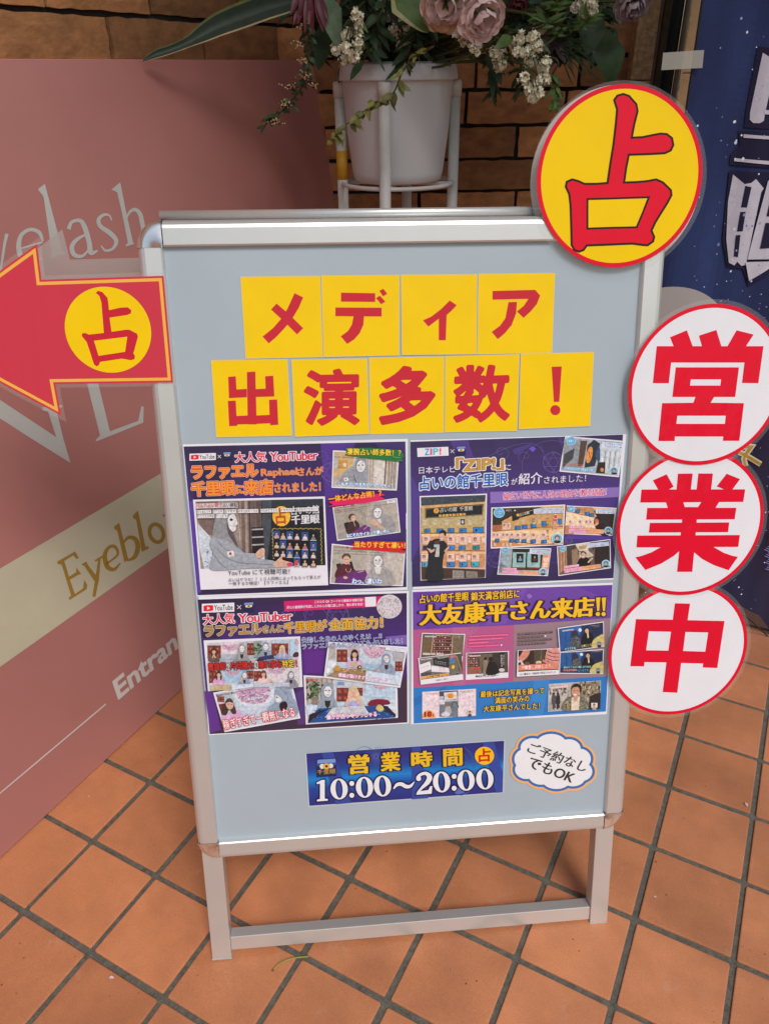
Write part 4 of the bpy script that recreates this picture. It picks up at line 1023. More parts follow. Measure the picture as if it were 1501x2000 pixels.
def ph(b):
    b.poly([(212, 910), (640, 850), (660, 1230), (265, 1288)], C(166, 158, 148)); b.poly([(640, 850), (1025, 800), (1060, 1190), (660, 1240)], C(182, 172, 162)); b.line([(630, 930), (652, 1110)], 5, C(210, 204, 196)); b.poly([(340, 1080), (400, 1060), (420, 1180), (376, 1205)], C(40, 38, 42))
    b.blob([(384, 1210), (400, 1080), (450, 1055), (520, 1060), (550, 1120), (530, 1190), (430, 1215)], C(74, 44, 48), 4); b.ell(448, 1000, 50, 44, C(92, 62, 56)); b.ell(466, 1016, 34, 42, SKIN); b.line([(490, 1040), (530, 1120)], 22, C(58, 42, 44)); b.line([(470, 1062), (490, 1120)], 8, C(190, 180, 176)); b.line([(452, 1030), (484, 1026)], 4, C(240, 236, 232))
    b.poly([(404, 1232), (612, 1094), (700, 1140), (690, 1210), (560, 1250), (430, 1268)], C(112, 56, 124)); b.line([(600, 1160), (660, 1110)], 8, C(190, 160, 150))
    G = C(158, 156, 158); b.blob([(690, 1200), (700, 1080), (740, 1020), (860, 960), (960, 1000), (1020, 1120), (1000, 1190), (800, 1230)], G, 5); hooded(b, 778, 936, 68, G, tilt=6, body=False)
    b.blob([(700, 1040), (740, 1030), (800, 1080), (880, 1150), (850, 1165), (760, 1110), (706, 1090)], SKIN, 4); b.poly([(770, 1030), (820, 1020), (830, 1080), (800, 1075)], C(220, 216, 214)); b.line([(900, 1160), (990, 1080)], 6, C(120, 118, 122))
    tags(b, [(215, 918, 300, 906), (330, 902, 480, 880), (500, 876, 700, 852), (720, 850, 980, 824), (222, 944, 330, 928), (350, 925, 600, 895)], 10, 5, bg=None); b.poly([(900, 792), (1010, 776), (1014, 808), (904, 822)], PW); b.squiggle(930, 804, 980, 797, 20, C(50, 46, 50))
    b.text('10人の占い師で占い検証', (216, 888), (478, 858), 26, C(190, 60, 70), grow=0.02)
    sub(b, 'なにそれサイキック凄いやん', (375, 1268), (940, 1204), 50)
P.photo(V1c, [(195, 872), (1035, 750), (1078, 1200), (255, 1308)], C(172, 164, 154), ph, 0.0016, 13)
b = P.ink(0.0036, V1c)
b.poly([(140, 800), (420, 742), (830, 690), (882, 714), (812, 726), (876, 768), (600, 822), (400, 835), (135, 866), (200, 838)], C(222, 36, 98))
b.text('一体どんな占術！？', (150, 806), (832, 722), 78, C(246, 190, 50), grow=0.026, outl=[(0.08, C(214, 44, 40))]); P.put(b, 'brush_title')
def ph(b):
    b.poly([(198, 1362), (640, 1410), (620, 1870), (172, 1856)], C(178, 172, 162)); b.poly([(640, 1410), (1126, 1466), (1096, 1886), (640, 1872)], C(194, 186, 178)); b.poly([(240, 1610), (300, 1600), (320, 1700), (260, 1700)], C(44, 40, 44))
    b.blob([(232, 1790), (250, 1680), (320, 1610), (420, 1620), (490, 1690), (540, 1720), (520, 1760), (400, 1790)], C(92, 42, 52), 5); b.line([(430, 1580), (460, 1690)], 34, C(54, 40, 42)); b.ell(374, 1520, 60, 46, C(96, 74, 62)); b.ell(376, 1560, 46, 56, SKIN); b.line([(350, 1552), (402, 1552)], 5, C(70, 50, 50)); b.line([(362, 1590), (392, 1590)], 6, C(170, 70, 76)); b.arc(400, 1670, 34, 46, 6, C(200, 180, 160), 0, 180)
    b.poly([(225, 1860), (232, 1800), (470, 1700), (620, 1690), (660, 1760), (640, 1870)], C(108, 52, 120)); b.line([(520, 1720), (600, 1700)], 10, C(200, 160, 160)); b.blob([(330, 1780), (370, 1770), (395, 1790), (360, 1806)], SKIN)
    G = C(168, 164, 164); b.blob([(640, 1872), (650, 1740), (740, 1640), (860, 1640), (960, 1720), (1000, 1882)], G, 5); hooded(b, 782, 1568, 76, G, body=False); b.poly([(740, 1650), (830, 1650), (812, 1740), (760, 1740)], C(224, 220, 220))
    for L_ in ([(700, 1690), (720, 1800), (700, 1870)], [(880, 1690), (900, 1800), (930, 1870)], [(800, 1740), (810, 1870)]): b.line(L_, 5, C(126, 122, 124))
    b.text('10人の占い師で', (206, 1400), (440, 1416), 28, C(190, 60, 70), grow=0.02); tags(b, [(205, 1434, 300, 1438), (320, 1440, 490, 1446), (505, 1448, 650, 1456), (670, 1458, 900, 1470), (205, 1468, 320, 1472), (340, 1474, 660, 1490), (670, 1490, 890, 1498)], 11, 8, bg=None)
    sub(b, 'わっ、凄いわ', (450, 1868), (830, 1868), 72)
P.photo(V1c, [(185, 1345), (1140, 1450), (1110, 1900), (158, 1868)], C(188, 180, 172), ph, 0.0016, 14)
b = P.ink(0.0036, V1c)
b.poly([(440, 1352), (700, 1310), (1140, 1322), (1146, 1412), (1080, 1422), (1140, 1440), (1136, 1468), (900, 1446), (640, 1424), (420, 1416), (500, 1384)], C(212, 34, 44))
b.text('当たりすぎて凄い！', (478, 1392), (1138, 1408), 78, C(246, 200, 60), grow=0.026, outl=[(0.08, C(206, 60, 34))]); P.put(b, 'brush_title')

# ------------------------------------------------------------------ poster 2 (upper right)
VA2 = (790, 840, 3.411); V2b = (800, 950, 7.148); V2c = (940, 970, 5.361)
P = Poster('poster', [(801, 860), (1222, 848), (1197, 1132), (806, 1151)], VA2, [(38, 78), (1452, 30), (1388, 986), (50, 1045)],
           [C(56, 46, 88), C(66, 50, 108), C(78, 56, 132), C(78, 56, 132), C(62, 50, 106), C(52, 44, 84)], 'purple poster with a blue headline and a tall photo of a person with a microphone', PZ+0.0001)
b = P.b
for pg, cc in (([(300, 72), (420, 68), (540, 420), (480, 420)], C(82, 60, 134)), ([(600, 62), (760, 58), (560, 420)], C(62, 50, 96)), ([(1020, 46), (1200, 40), (1100, 300)], C(74, 58, 122)), ([(42, 300), (120, 440), (100, 760), (45, 880)], C(84, 62, 144)), ([(560, 1000), (700, 720), (900, 980), (880, 1008)], C(48, 42, 74)), ([(1180, 640), (1410, 560), (1400, 740), (1050, 720)], C(88, 60, 150)), ([(100, 1040), (130, 1000), (560, 985), (600, 1020)], C(50, 44, 80))): b.poly(pg, cc)
P.sheet()
b = P.ink(0.0006); ornament(b, 988, 215, 70); b.arc(980, 240, 200, 170, 2, LIL, 150, 330); swirl(b, 640, 150, 46); swirl(b, 800, 175, 40, flip=-1); b.poly([(826, 122), (852, 106), (874, 126), (848, 148)], C(108, 84, 190)); b.blob([(720, 130), (800, 100), (850, 95), (800, 130), (740, 165)], C(78, 62, 130))
b.line([(545, 180), (700, 110), (850, 88), (930, 150)], 2, LIL, sm=4); b.line([(905, 100), (935, 200), (1010, 290), (1080, 400)], 2, LIL, sm=4); burst(b, 540, 400, 90, LIL); ornament(b, 1130, 340, 60, LIL2, 1.6); hexagram(b, 1090, 735, 34, 2, LIL); burst(b, 1090, 735, 42, LIL, 10); ornament(b, 600, 860, 56, LIL2); swirl(b, 600, 905, 30, LIL2); b.arc(960, 640, 330, 240, 1.6, LIL2, -60, 150); b.line([(550, 850), (640, 790), (640, 910)], 2, LIL2, closed=True)
P.put(b, 'ornament')
b = P.ink(0.0010); b.poly([(82, 120), (290, 111), (292, 170), (85, 179)], PW)
for st, x0, x1, cc in (('Z', 134, 163, (70, 160, 214)), ('I', 171, 180, (216, 96, 150)), ('P', 190, 222, (84, 186, 206)), ('!', 232, 241, (230, 92, 120))): b.text(st, (x0, 167-(x0-134)*0.04), (x1, 167-(x1-134)*0.04), 42, C(*cc), grow=0.03)
cross(b, 316, 141, 12); icon(b, 345, 110, 405, 168, -3); P.put(b, 'logo_row')
b = P.ink(0.0010); WT = C(226, 222, 236); BLU = C(30, 92, 178)
b.text('日本テレビ', (95, 292), (338, 282), 46, WT, grow=0.006); b.text('「ZIP!」', (346, 284), (655, 262), 96, C(206, 152, 52), grow=0.02, outl=[(0.095, C(240, 232, 222)), (0.04, C(60, 40, 20))]); b.text('に', (666, 268), (706, 266), 38, WT)
b.text('占いの館千里眼', (102, 400), (684, 368), 88, BLU, grow=0.022, outl=[(0.085, C(222, 232, 246))]); b.text('が', (708, 364), (748, 362), 42, WT); b.text('紹介', (757, 364), (914, 354), 74, WT, grow=0.016); b.text('されました！', (926, 356), (1204, 342), 46, WT, grow=0.006)
P.put(b, 'headline')
b = P.ink(0.0012); b.poly([(568, 412), (1430, 380), (1426, 446), (568, 488)], C(140, 112, 188)); b.text('幅広い世代に人気の理由を徹底調査！', (655, 466), (1340, 434), 48, C(206, 40, 100), grow=0.012, outl=[(0.055, C(240, 228, 242))]); P.put(b, 'banner_line')
def tablet(b, x, y, w_, h_, col=C(48, 132, 208)): b.poly([(x-w_/2-5, y-h_/2-5), (x+w_/2+5, y-h_/2-9), (x+w_/2+5, y+h_/2+3), (x-w_/2-5, y+h_/2+6)], C(30, 34, 48)); b.poly([(x-w_/2, y-h_/2), (x+w_/2, y-h_/2-4), (x+w_/2, y+h_/2-2), (x-w_/2, y+h_/2)], col); b.ell(x-w_*0.22, y, w_*0.1, h_*0.3, C(30, 44, 70), n=8)
def flyer(b, x, y, w_, h_, hair=HAIR): b.rect(x-w_/2, y-h_/2, x+w_/2, y+h_/2, C(232, 200, 186)); b.rect(x-w_*0.36, y-h_*0.36, x+w_*0.12, y+h_*0.12, C(206, 150, 140)); b.ell(x-w_*0.12, y-h_*0.14, w_*0.17, h_*0.16, hair, n=10); b.ell(x-w_*0.12, y-h_*0.1, w_*0.1, h_*0.1, SKIN, n=8); b.squiggle(x-w_*0.36, y+h_*0.28, x+w_*0.4, y+h_*0.28, h_*0.08, C(190, 120, 120))
def ph(b):
    b.poly([(152, 152), (1058, 118), (1046, 210), (156, 270)], C(70, 78, 90)); r = random.Random(6)
    for k in range(150):
        x = r.uniform(160, 1040); y = 160+(1-(x-152)/906)*20+r.uniform(-20, 80)-(x/1000)*30; b.ell(x, max(135, y), r.uniform(3, 9), r.uniform(2, 6), C(*r.choice([(40, 46, 56), (104, 112, 124), (54, 60, 72)])), n=7)
    b.poly([(156, 274), (1046, 214), (1044, 640), (158, 650)], C(196, 168, 112)); b.poly([(156, 274), (1046, 214), (1046, 236), (156, 298)], C(222, 170, 110)); b.poly([(156, 440), (1044, 400), (1044, 520), (156, 560)], C(188, 170, 128))
    b.poly([(208, 302), (1022, 240), (1012, 396), (212, 442)], C(38, 42, 48)); b.line([(222, 312), (1010, 252), (1002, 388), (224, 432)], 5, C(150, 140, 104), closed=True); b.ell(365, 335, 37, 37, C(232, 172, 86)); b.text('占', (348, 358), (384, 354), 44, C(170, 90, 40), grow=0.03)
    b.text('占いの館', (420, 358), (652, 342), 62, C(206, 204, 200), grow=0.01); b.text('千里眼', (690, 340), (872, 328), 60, C(206, 204, 200), grow=0.01)
    for k in range(8): b.rect(400+k*48, 388-k*3, 438+k*48, 420-k*3, C(214, 166, 84))
    for x in (200, 350, 505, 680, 840, 1030): b.rect(x-24, 466, x+24, 534, C(206, 194, 162)); b.squiggle(x-16, 490, x+16, 490, 12, C(150, 140, 120))
    b.rect(700, 450, 760, 525, C(60, 60, 66)); b.ell(730, 488, 18, 24, C(200, 200, 206))
    b.poly([(158, 640), (1046, 628), (1046, 900), (160, 880)], C(214, 158, 116)); b.line([(158, 648), (1046, 640)], 12, C(128, 92, 66)); b.poly([(160, 660), (1046, 652), (1046, 690), (160, 694)], C(240, 200, 160))
    b.poly([(160, 890), (1046, 900), (1046, 1150), (160, 1110)], C(206, 146, 104)); b.line([(160, 884), (1046, 892)], 14, C(150, 104, 74)); b.poly([(160, 896), (1046, 904), (1046, 936), (160, 926)], C(236, 190, 146))
    b.poly([(160, 1110), (1046, 1146), (1042, 1262), (164, 1294)], C(74, 58, 52)); b.line([(160, 1108), (1046, 1140)], 22, C(216, 182, 160)); b.poly([(590, 1160), (750, 1170), (752, 1268), (590, 1272)], C(150, 144, 140)); b.poly([(778, 1172), (940, 1182), (940, 1262), (780, 1266)], C(140, 132, 126))
    for y in (1190, 1212, 1234): b.squiggle(608, y, 735, y+4, 9, C(90, 84, 84)); b.squiggle(795, y+8, 925, y+10, 9, C(90, 84, 84))
    for x, w_, h_ in ((238, 78, 40), (415, 84, 44), (568, 84, 50), (735, 92, 50), (950, 136, 72)): tablet(b, x, 618-h_*0.2, w_, h_)
    for x in (230, 572, 742, 915): flyer(b, x, 742, 108, 120, C(*random.Random(x).choice([(48, 36, 34), (150, 110, 80), (110, 70, 60)])))
    for x in (660, 826, 1020): b.rect(x-24, 700, x+24, 778, C(238, 208, 196))
    for x, cc in ((225, (40, 60, 100)), (574, (60, 140, 206)), (725, (64, 136, 196)), (920, (50, 140, 170))): tablet(b, x, 845, 86, 46, C(*cc))
    for x in (205, 565, 732, 905): flyer(b, x, 985, 104, 110)
    for x in (655, 815): b.rect(x-22, 950, x+22, 1022, C(236, 204, 190))
    for x, cc in ((220, (90, 170, 200)), (568, (56, 130, 200)), (742, (60, 140, 210)), (905, (60, 176, 196))): tablet(b, x, 1078, 100, 62, C(*cc))
    BKC = C(44, 46, 50); b.blob([(232, 1290), (240, 1100), (252, 920), (230, 860), (300, 750), (380, 720), (470, 750), (520, 820), (500, 900), (470, 940), (450, 1100), (455, 1284)], BKC, 4)
    b.line([(300, 760), (250, 850), (290, 900), (350, 868)], 30, SKIN); b.line([(300, 752), (244, 850)], 48, BKC); b.line([(480, 900), (540, 830)], 26, SKIN); b.poly([(372, 800), (408, 800), (402, 970), (344, 972)], C(196, 192, 184)); b.ell(455, 640, 48, 42, HAIR); b.ell(440, 690, 40, 52, SKIN); b.line([(416, 640), (476, 628), (494, 680)], 18, HAIR); b.line([(424, 712), (452, 712)], 8, C(236, 230, 226)); b.ell(372, 775, 32, 28, C(110, 62, 48)); b.rect(330, 800, 396, 836, C(176, 200, 214)); b.line([(352, 840), (340, 910)], 10, C(40, 40, 44)); b.line([(400, 748), (470, 742)], 7, C(160, 160, 166))
P.photo(V2b, [(135, 135), (1075, 100), (1055, 1275), (148, 1315)], C(196, 166, 114), ph, 0.0016, 18)
def tv(b, hx, hy, hs, strip, bar, face):
    b.ell(hx, hy, hs, hs*0.92, C(176, 216, 236)); b.ell(hx, hy, hs*0.88, hs*0.8, C(104, 176, 220)); b.squiggle(hx-hs*0.55, hy+2, hx+hs*0.6, hy-2, hs*0.42, C(226, 240, 250), n=3)
    if strip:
        x0, y0, x1, y1, h = strip; b.line([(x0, y0), (x1, y1)], h, C(206, 222, 240)); b.squiggle(x0+h*0.5, y0-h*0.2, x1-4, y1-h*0.2, h*0.3, C(60, 110, 190)); b.squiggle(x0+h*0.5, y0+h*0.24, x0+(x1-x0)*0.55, y0+(y1-y0)*0.55+h*0.24, h*0.3, C(206, 40, 70)); b.squiggle(x0+(x1-x0)*0.6, y0+(y1-y0)*0.6+h*0.24, x1-4, y1+h*0.24, h*0.3, C(50, 60, 110))
    if bar:
        x0, y0, x1, y1, h = bar; b.line([(x0, y0), ((x0+x1)/2, (y0+y1)/2)], h, C(232, 170, 206)); b.line([((x0+x1)/2, (y0+y1)/2), (x1, y1)], h, C(240, 176, 128)); b.squiggle(x0+8, y0, x1-8, y1, h*0.5, C(236, 120, 120)); b.line([(x0+2, y0-h*0.95), (x0+(x1-x0)*0.4, y0-h*0.95+(y1-y0)*0.4)], h*0.55, C(238, 200, 220)); b.squiggle(x0+6, y0-h*0.95, x0+(x1-x0)*0.38, y0-h*0.95+(y1-y0)*0.4, h*0.4, C(214, 60, 120))
    if face:
        x, y, r = face; b.ell(x, y, r, r, C(226, 238, 246)); b.ell(x, y, r*0.88, r*0.88, C(110, 190, 226)); b.blob([(x-r*0.7, y+r*0.6), (x, y+r*0.2), (x+r*0.7, y+r*0.6), (x, y+r*0.88)], C(50, 54, 66)); b.ell(x, y-r*0.15, r*0.42, r*0.46, HAIR); b.ell(x, y-r*0.02, r*0.3, r*0.38, SKIN)
def ph(b):
    b.poly([(116, 126), (858, 100), (848, 500), (108, 525)], C(222, 172, 112)); b.poly([(116, 126), (640, 108), (320, 200), (210, 260), (210, 310), (112, 300)], C(58, 52, 50)); b.poly([(214, 258), (640, 140), (852, 130), (850, 310), (214, 340)], C(204, 160, 108)); b.poly([(316, 200), (550, 140), (548, 192), (318, 258)], C(44, 42, 44)); b.ell(378, 192, 15, 15, C(234, 172, 84)); b.text('占いの館', (398, 208), (500, 180), 30, C(206, 200, 190)); b.line([(392, 232), (540, 192)], 12, C(214, 166, 90))
    b.poly([(112, 300), (212, 292), (210, 360), (110, 358)], C(176, 110, 76)); b.poly([(110, 362), (852, 340), (850, 470), (640, 498), (300, 490), (108, 462)], C(240, 206, 164)); b.line([(112, 366), (300, 350), (640, 322), (850, 310)], 7, C(140, 96, 66)); b.line([(108, 462), (300, 466), (560, 496), (760, 500)], 8, C(150, 100, 66)); b.poly([(108, 470), (300, 474), (420, 500), (400, 514), (108, 524)], C(214, 140, 90))
    for x, y in ((375, 328), (446, 318), (540, 306), (650, 285), (812, 262)): tablet(b, x, y, 50 if x < 600 else 40, 34 if x < 600 else 46)
    for x in (240, 283): flyer(b, x, 308, 40, 66)
    for x in (430, 548, 600): b.rect(x-16, 236, x+16, 286, C(210, 184, 140))
    b.rect(526, 222, 558, 268, C(150, 136, 120))
    for i, x in enumerate((130, 168, 228, 270, 320, 384, 452, 546, 650)): flyer(b, x, 405+(i % 2)*3, 34+i*4, 60)
    for i, x in enumerate((160, 312, 366, 440, 536, 650)): tablet(b, x, 458+i*2, 34+i*3, 26)
    for x in (135, 225, 262, 300): b.rect(x-14, 480, x+14, 516, C(226, 190, 160))
    for i, ch in enumerate('業界初'): b.text(ch, (748, 228+i*46), (790, 226+i*46), 40, C(206, 60, 50), grow=0.03, outl=[(0.10, C(240, 226, 200))])
    b.text('！？', (742, 345), (790, 340), 36, C(206, 60, 50), grow=0.03, outl=[(0.10, C(240, 226, 200))])
    for i, ch in enumerate('完全個人'): b.squiggle(676, 240+i*62, 714, 238+i*62, 40, C(186, 120, 30), n=1, seed=i)
    b.squiggle(250, 144, 312, 142, 16, C(226, 220, 214)); b.ell(345, 142, 10, 8, C(220, 216, 210), n=8)
    tv(b, 180, 165, 58, (540, 152, 846, 140, 52), None, (786, 436, 58))
P.photo(V2c, [(100, 114), (874, 82), (852, 506), (94, 544)], C(220, 172, 114), ph, 0.0018, 12)
def ph(b):
    b.poly([(888, 104), (1150, 110), (1250, 200), (880, 150)], C(190, 140, 96)); b.poly([(886, 160), (1100, 190), (1220, 230), (1200, 330), (876, 300)], C(242, 216, 182)); b.line([(888, 150), (1050, 188), (1220, 222)], 10, C(170, 110, 76)); b.poly([(1170, 150), (1395, 140), (1362, 400), (1220, 392), (1230, 250)], C(54, 46, 48))
    for x, y in ((1000, 154), (1100, 180), (1150, 196)): tablet(b, x, y, 40, 26)
    for x in (930, 1032, 1100, 1140): flyer(b, x, 272, 42, 60)
    b.blob([(1180, 300), (1176, 240), (1210, 205), (1244, 230), (1240, 290), (1330, 400), (1240, 396)], C(44, 38, 42), 4); b.blob([(1182, 240), (1215, 235), (1222, 280), (1196, 296)], C(206, 120, 90)); b.line([(1180, 300), (1215, 275)], 24, C(226, 150, 120)); b.poly([(872, 300), (1000, 310), (960, 390), (868, 384)], C(196, 130, 96))
    tv(b, 938, 130, 38, (1190, 152, 1394, 156, 46), (910, 355, 1275, 365, 44), (1322, 356, 42))
P.photo(V2c, [(888, 92), (1412, 118), (1366, 410), (866, 390)], C(220, 176, 132), ph, 0.0016, 9)
def ph(b):
    b.poly([(205, 552), (330, 548), (306, 780), (180, 800)], C(160, 176, 186)); b.line([(200, 640), (320, 610)], 5, C(120, 136, 146)); b.poly([(196, 690), (300, 760), (180, 800)], C(120, 132, 142)); b.poly([(322, 545), (500, 546), (640, 600), (640, 770), (306, 765)], C(42, 46, 46)); b.line([(312, 560), (300, 770)], 8, C(190, 186, 160)); b.poly([(640, 600), (716, 590), (700, 760), (620, 770)], C(224, 160, 130)); b.poly([(650, 640), (706, 640), (690, 740), (640, 740)], C(240, 206, 180))
    for x in (398, 550): b.poly([(x-72, 580), (x+66, 584), (x+58, 742), (x-78, 738)], C(152, 190, 188)); b.rect(x-34, 596, x+38, 690, C(34, 36, 40)); bust(b, x+4, 628, 12, C(120, 150, 180) if x < 500 else C(90, 60, 60)); b.squiggle(x-30, 706, x+22, 706, 11, C(60, 70, 74)); b.line([(x-70, 746), (x+60, 750)], 10, C(140, 60, 60))
    tv(b, 248, 560, 36, (500, 572, 704, 590, 46), (212, 785, 592, 798, 36), (640, 786, 42))
P.photo(V2c, [(196, 534), (728, 540), (692, 832), (162, 816)], C(150, 160, 164), ph, 0.0014, 9)
def ph(b):
    b.poly([(800, 540), (890, 510), (890, 750), (806, 812)], C(176, 132, 108))
    for k in range(6): b.line([(815+k*15, 545-k*5), (818+k*15, 800-k*8)], 6, C(*((206, 160, 130) if k % 2 else (140, 98, 80))))
    b.poly([(888, 520), (980, 500), (1010, 640), (1010, 720), (892, 740)], C(76, 66, 60)); b.poly([(940, 560), (1000, 540), (1020, 700), (950, 730)], C(150, 124, 104)); b.poly([(980, 505), (1140, 480), (1110, 560), (1020, 570)], C(220, 206, 186)); b.poly([(1010, 520), (1100, 505), (1090, 545), (1020, 556)], C(176, 156, 120)); b.poly([(1020, 580), (1110, 560), (1180, 620), (1020, 660)], C(206, 190, 176)); b.poly([(1130, 480), (1338, 455), (1342, 740), (1180, 700), (1170, 560)], C(48, 42, 42))
    b.blob([(1000, 720), (1015, 660), (1050, 632), (1110, 640), (1140, 700), (1100, 722)], C(28, 28, 32), 4); b.ell(1062, 596, 32, 24, HAIR); b.ell(1062, 614, 25, 30, SKIN); b.line([(1050, 624), (1076, 622)], 4, C(236, 230, 226)); b.line([(1110, 690), (1160, 640)], 16, SKIN)
    b.line([(1180, 540), (1170, 660)], 10, C(120, 96, 80)); tv(b, 848, 545, 36, (1110, 514, 1330, 490, 44), (862, 778, 1246, 724, 42), (1298, 704, 44))
P.photo(V2c, [(786, 522), (1345, 444), (1352, 748), (802, 832)], C(110, 92, 84), ph, 0.0016, 9)
V2d = VA2
def ph(b):
    b.poly([(1060, 60), (1200, 70), (1180, 250), (1045, 262)], C(146, 150, 158)); b.poly([(1060, 160), (1130, 120), (1120, 190), (1050, 250)], C(70, 72, 78)); b.poly([(1170, 70), (1215, 72), (1185, 240), (1150, 240)], C(92, 70, 60)); b.poly([(1215, 100), (1260, 64), (1300, 90), (1265, 240), (1195, 250)], C(46, 54, 66)); b.ell(1228, 165, 20, 56, C(226, 150, 80), rot=12); b.line([(1224, 140), (1234, 190)], 6, C(170, 84, 40)); b.poly([(1265, 170), (1290, 100), (1310, 160), (1290, 220)], C(60, 80, 120))
    b.poly([(1300, 90), (1450, 100), (1420, 300), (1300, 280)], C(198, 206, 214))
    for k in range(7): b.line([(1318+k*17, 140), (1308+k*16, 260)], 5, C(*((120, 130, 140) if k % 2 else (226, 230, 236))))
    b.poly([(1285, 215), (1335, 212), (1330, 290), (1270, 285)], C(48, 44, 46)); b.ell(1312, 265, 12, 14, C(206, 140, 70)); b.squiggle(1066, 232, 1190, 240, 16, C(226, 120, 60)); b.line([(1062, 252), (1260, 270)], 22, C(120, 180, 216)); b.squiggle(1070, 254, 1250, 268, 12, C(226, 240, 250))
    tv(b, 1106, 72, 32, (1310, 98, 1450, 110, 40), None, (1392, 272, 30))
P.photo(VA2, [(1068, 40), (1462, 72), (1424, 314), (1028, 276)], C(170, 176, 184), ph, 0.0016, 8)

# ------------------------------------------------------------------ poster 3 (lower left)
VA3 = (370, 1150, 3.411); V3b = (390, 1230, 6.526); V3c = (580, 1230, 6.526)
P = Poster('poster', [(388, 1165), (798, 1154), (798, 1413), (408, 1436)], VA3, [(55, 72), (1446, 28), (1450, 890), (135, 968)],
           [C(54, 40, 72), C(66, 44, 104), C(80, 46, 128), C(78, 46, 116), C(66, 46, 86), C(62, 48, 64)], 'purple poster with gold headline and four overlapping photos of masked and long-haired people', PZ+0.0002)
b = P.b
for pg, cc in (([(60, 72), (420, 60), (200, 330), (90, 330)], C(52, 38, 70)), ([(760, 380), (900, 400), (880, 560), (770, 560)], C(98, 46, 138)), ([(1000, 42), (1240, 36), (1100, 330)], C(62, 46, 94)), ([(1300, 320), (1446, 306), (1446, 370), (1380, 380)], C(126, 98, 176)), ([(100, 680), (160, 690), (210, 940), (140, 960)], C(98, 52, 140)), ([(1390, 660), (1449, 560), (1449, 880), (1390, 880)], C(66, 50, 70)), ([(700, 700), (770, 660), (780, 900), (720, 905)], C(88, 58, 124))): b.poly(pg, cc)
P.sheet()
b = P.ink(0.0006); ornament(b, 988, 182, 74); b.arc(980, 200, 210, 130, 2, LIL, 150, 330); swirl(b, 660, 140, 40); swirl(b, 800, 165, 34, flip=-1); burst(b, 420, 330, 60, LIL2); burst(b, 740, 800, 60, LIL2); b.line([(610, 160), (720, 110), (860, 120), (1000, 250)], 2, LIL, sm=4); P.put(b, 'ornament')
b = P.ink(0.0010); video_logo(b, 83, 100, 299, 160, -8); cross(b, 331, 122, 13); icon(b, 362, 92, 428, 152, -4); P.put(b, 'logo_row')
b = P.ink(0.0010); b.poly([(628, 82), (1300, 48), (1300, 118), (632, 152)], C(206, 34, 112)); b.text('こちらの QR コードから動画を視聴可能！', (832, 98), (1158, 84), 20, PW); b.text('沢山の霊媒師が失踪したあの人の魂に話しかけ、隠れ家を特定！', (648, 134), (1158, 112), 20, PW)
b.poly([(1168, 56), (1240, 52), (1242, 116), (1170, 120)], PW); b.ell(1330, 118, 84, 80, C(214, 208, 214)); r = random.Random(12)
for k in range(150):
    a, q = r.uniform(0, 6.28), 78*math.sqrt(r.random()); b.ell(1330+q*math.cos(a), 118+q*math.sin(a)*0.95, r.uniform(2, 6), r.uniform(2, 5), C(*r.choice([(206, 150, 160), (170, 196, 190), (196, 190, 206), (150, 150, 160), (226, 180, 180), (160, 176, 200), (232, 228, 230)])), n=6)
P.put(b, 'code_banner')
b = P.ink(0.0012)
outl(b, '大人気', (95, 240), (302, 228), 66, HR, PW); outl(b, 'YouTuber', (332, 226), (682, 208), 58, HR, PW, norm=(1.5, 0.7, 0))
def goldt(st, bl, br, h, col=C(186, 140, 78)): b.text(st, bl, br, h, col, grow=0.024, outl=[(0.095, C(244, 226, 200)), (0.06, C(60, 40, 26))])
goldt('ラファエル', (104, 318), (480, 300), 66); goldt('さんに', (492, 292), (626, 286), 46); goldt('千里眼が', (636, 296), (914, 278), 70, C(228, 166, 40)); goldt('全面協力！', (932, 276), (1285, 258), 74, C(230, 176, 60)); P.put(b, 'headline')
def cabinet(b, x, y, w_, h_): 
    b.rect(x, y, x+w_, y+h_, C(112, 50, 48))
    for k in range(2):
        for j in range(2): b.rect(x+w_*(0.06+0.5*k), y+h_*(0.08+0.5*j), x+w_*(0.44+0.5*k), y+h_*(0.42+0.5*j), C(146, 70, 60)); b.ell(x+w_*(0.25+0.5*k), y+h_*(0.25+0.5*j), w_*0.04, h_*0.05, C(206, 170, 120), n=8)
def wreath(b, x, y, rx, ry, seed, a0=0, a1=360, cols=((206, 150, 176), (226, 180, 190), (176, 170, 206), (236, 216, 226), (190, 110, 140))):
    r = random.Random(seed)
    b.ell(x, y, rx, ry, C(206, 178, 200), a0=a0, a1=a1)
    for k in range(110):
        a, q = math.radians(r.uniform(a0, a1)), math.sqrt(r.uniform(0.05, 0.94)); b.ell(x+rx*q*math.cos(a), y+ry*q*math.sin(a), rx*r.uniform(0.03, 0.07), ry*r.uniform(0.03, 0.07), C(*r.choice(cols)), n=7)
HG = C(146, 160, 182); DKI = C(62, 48, 48)
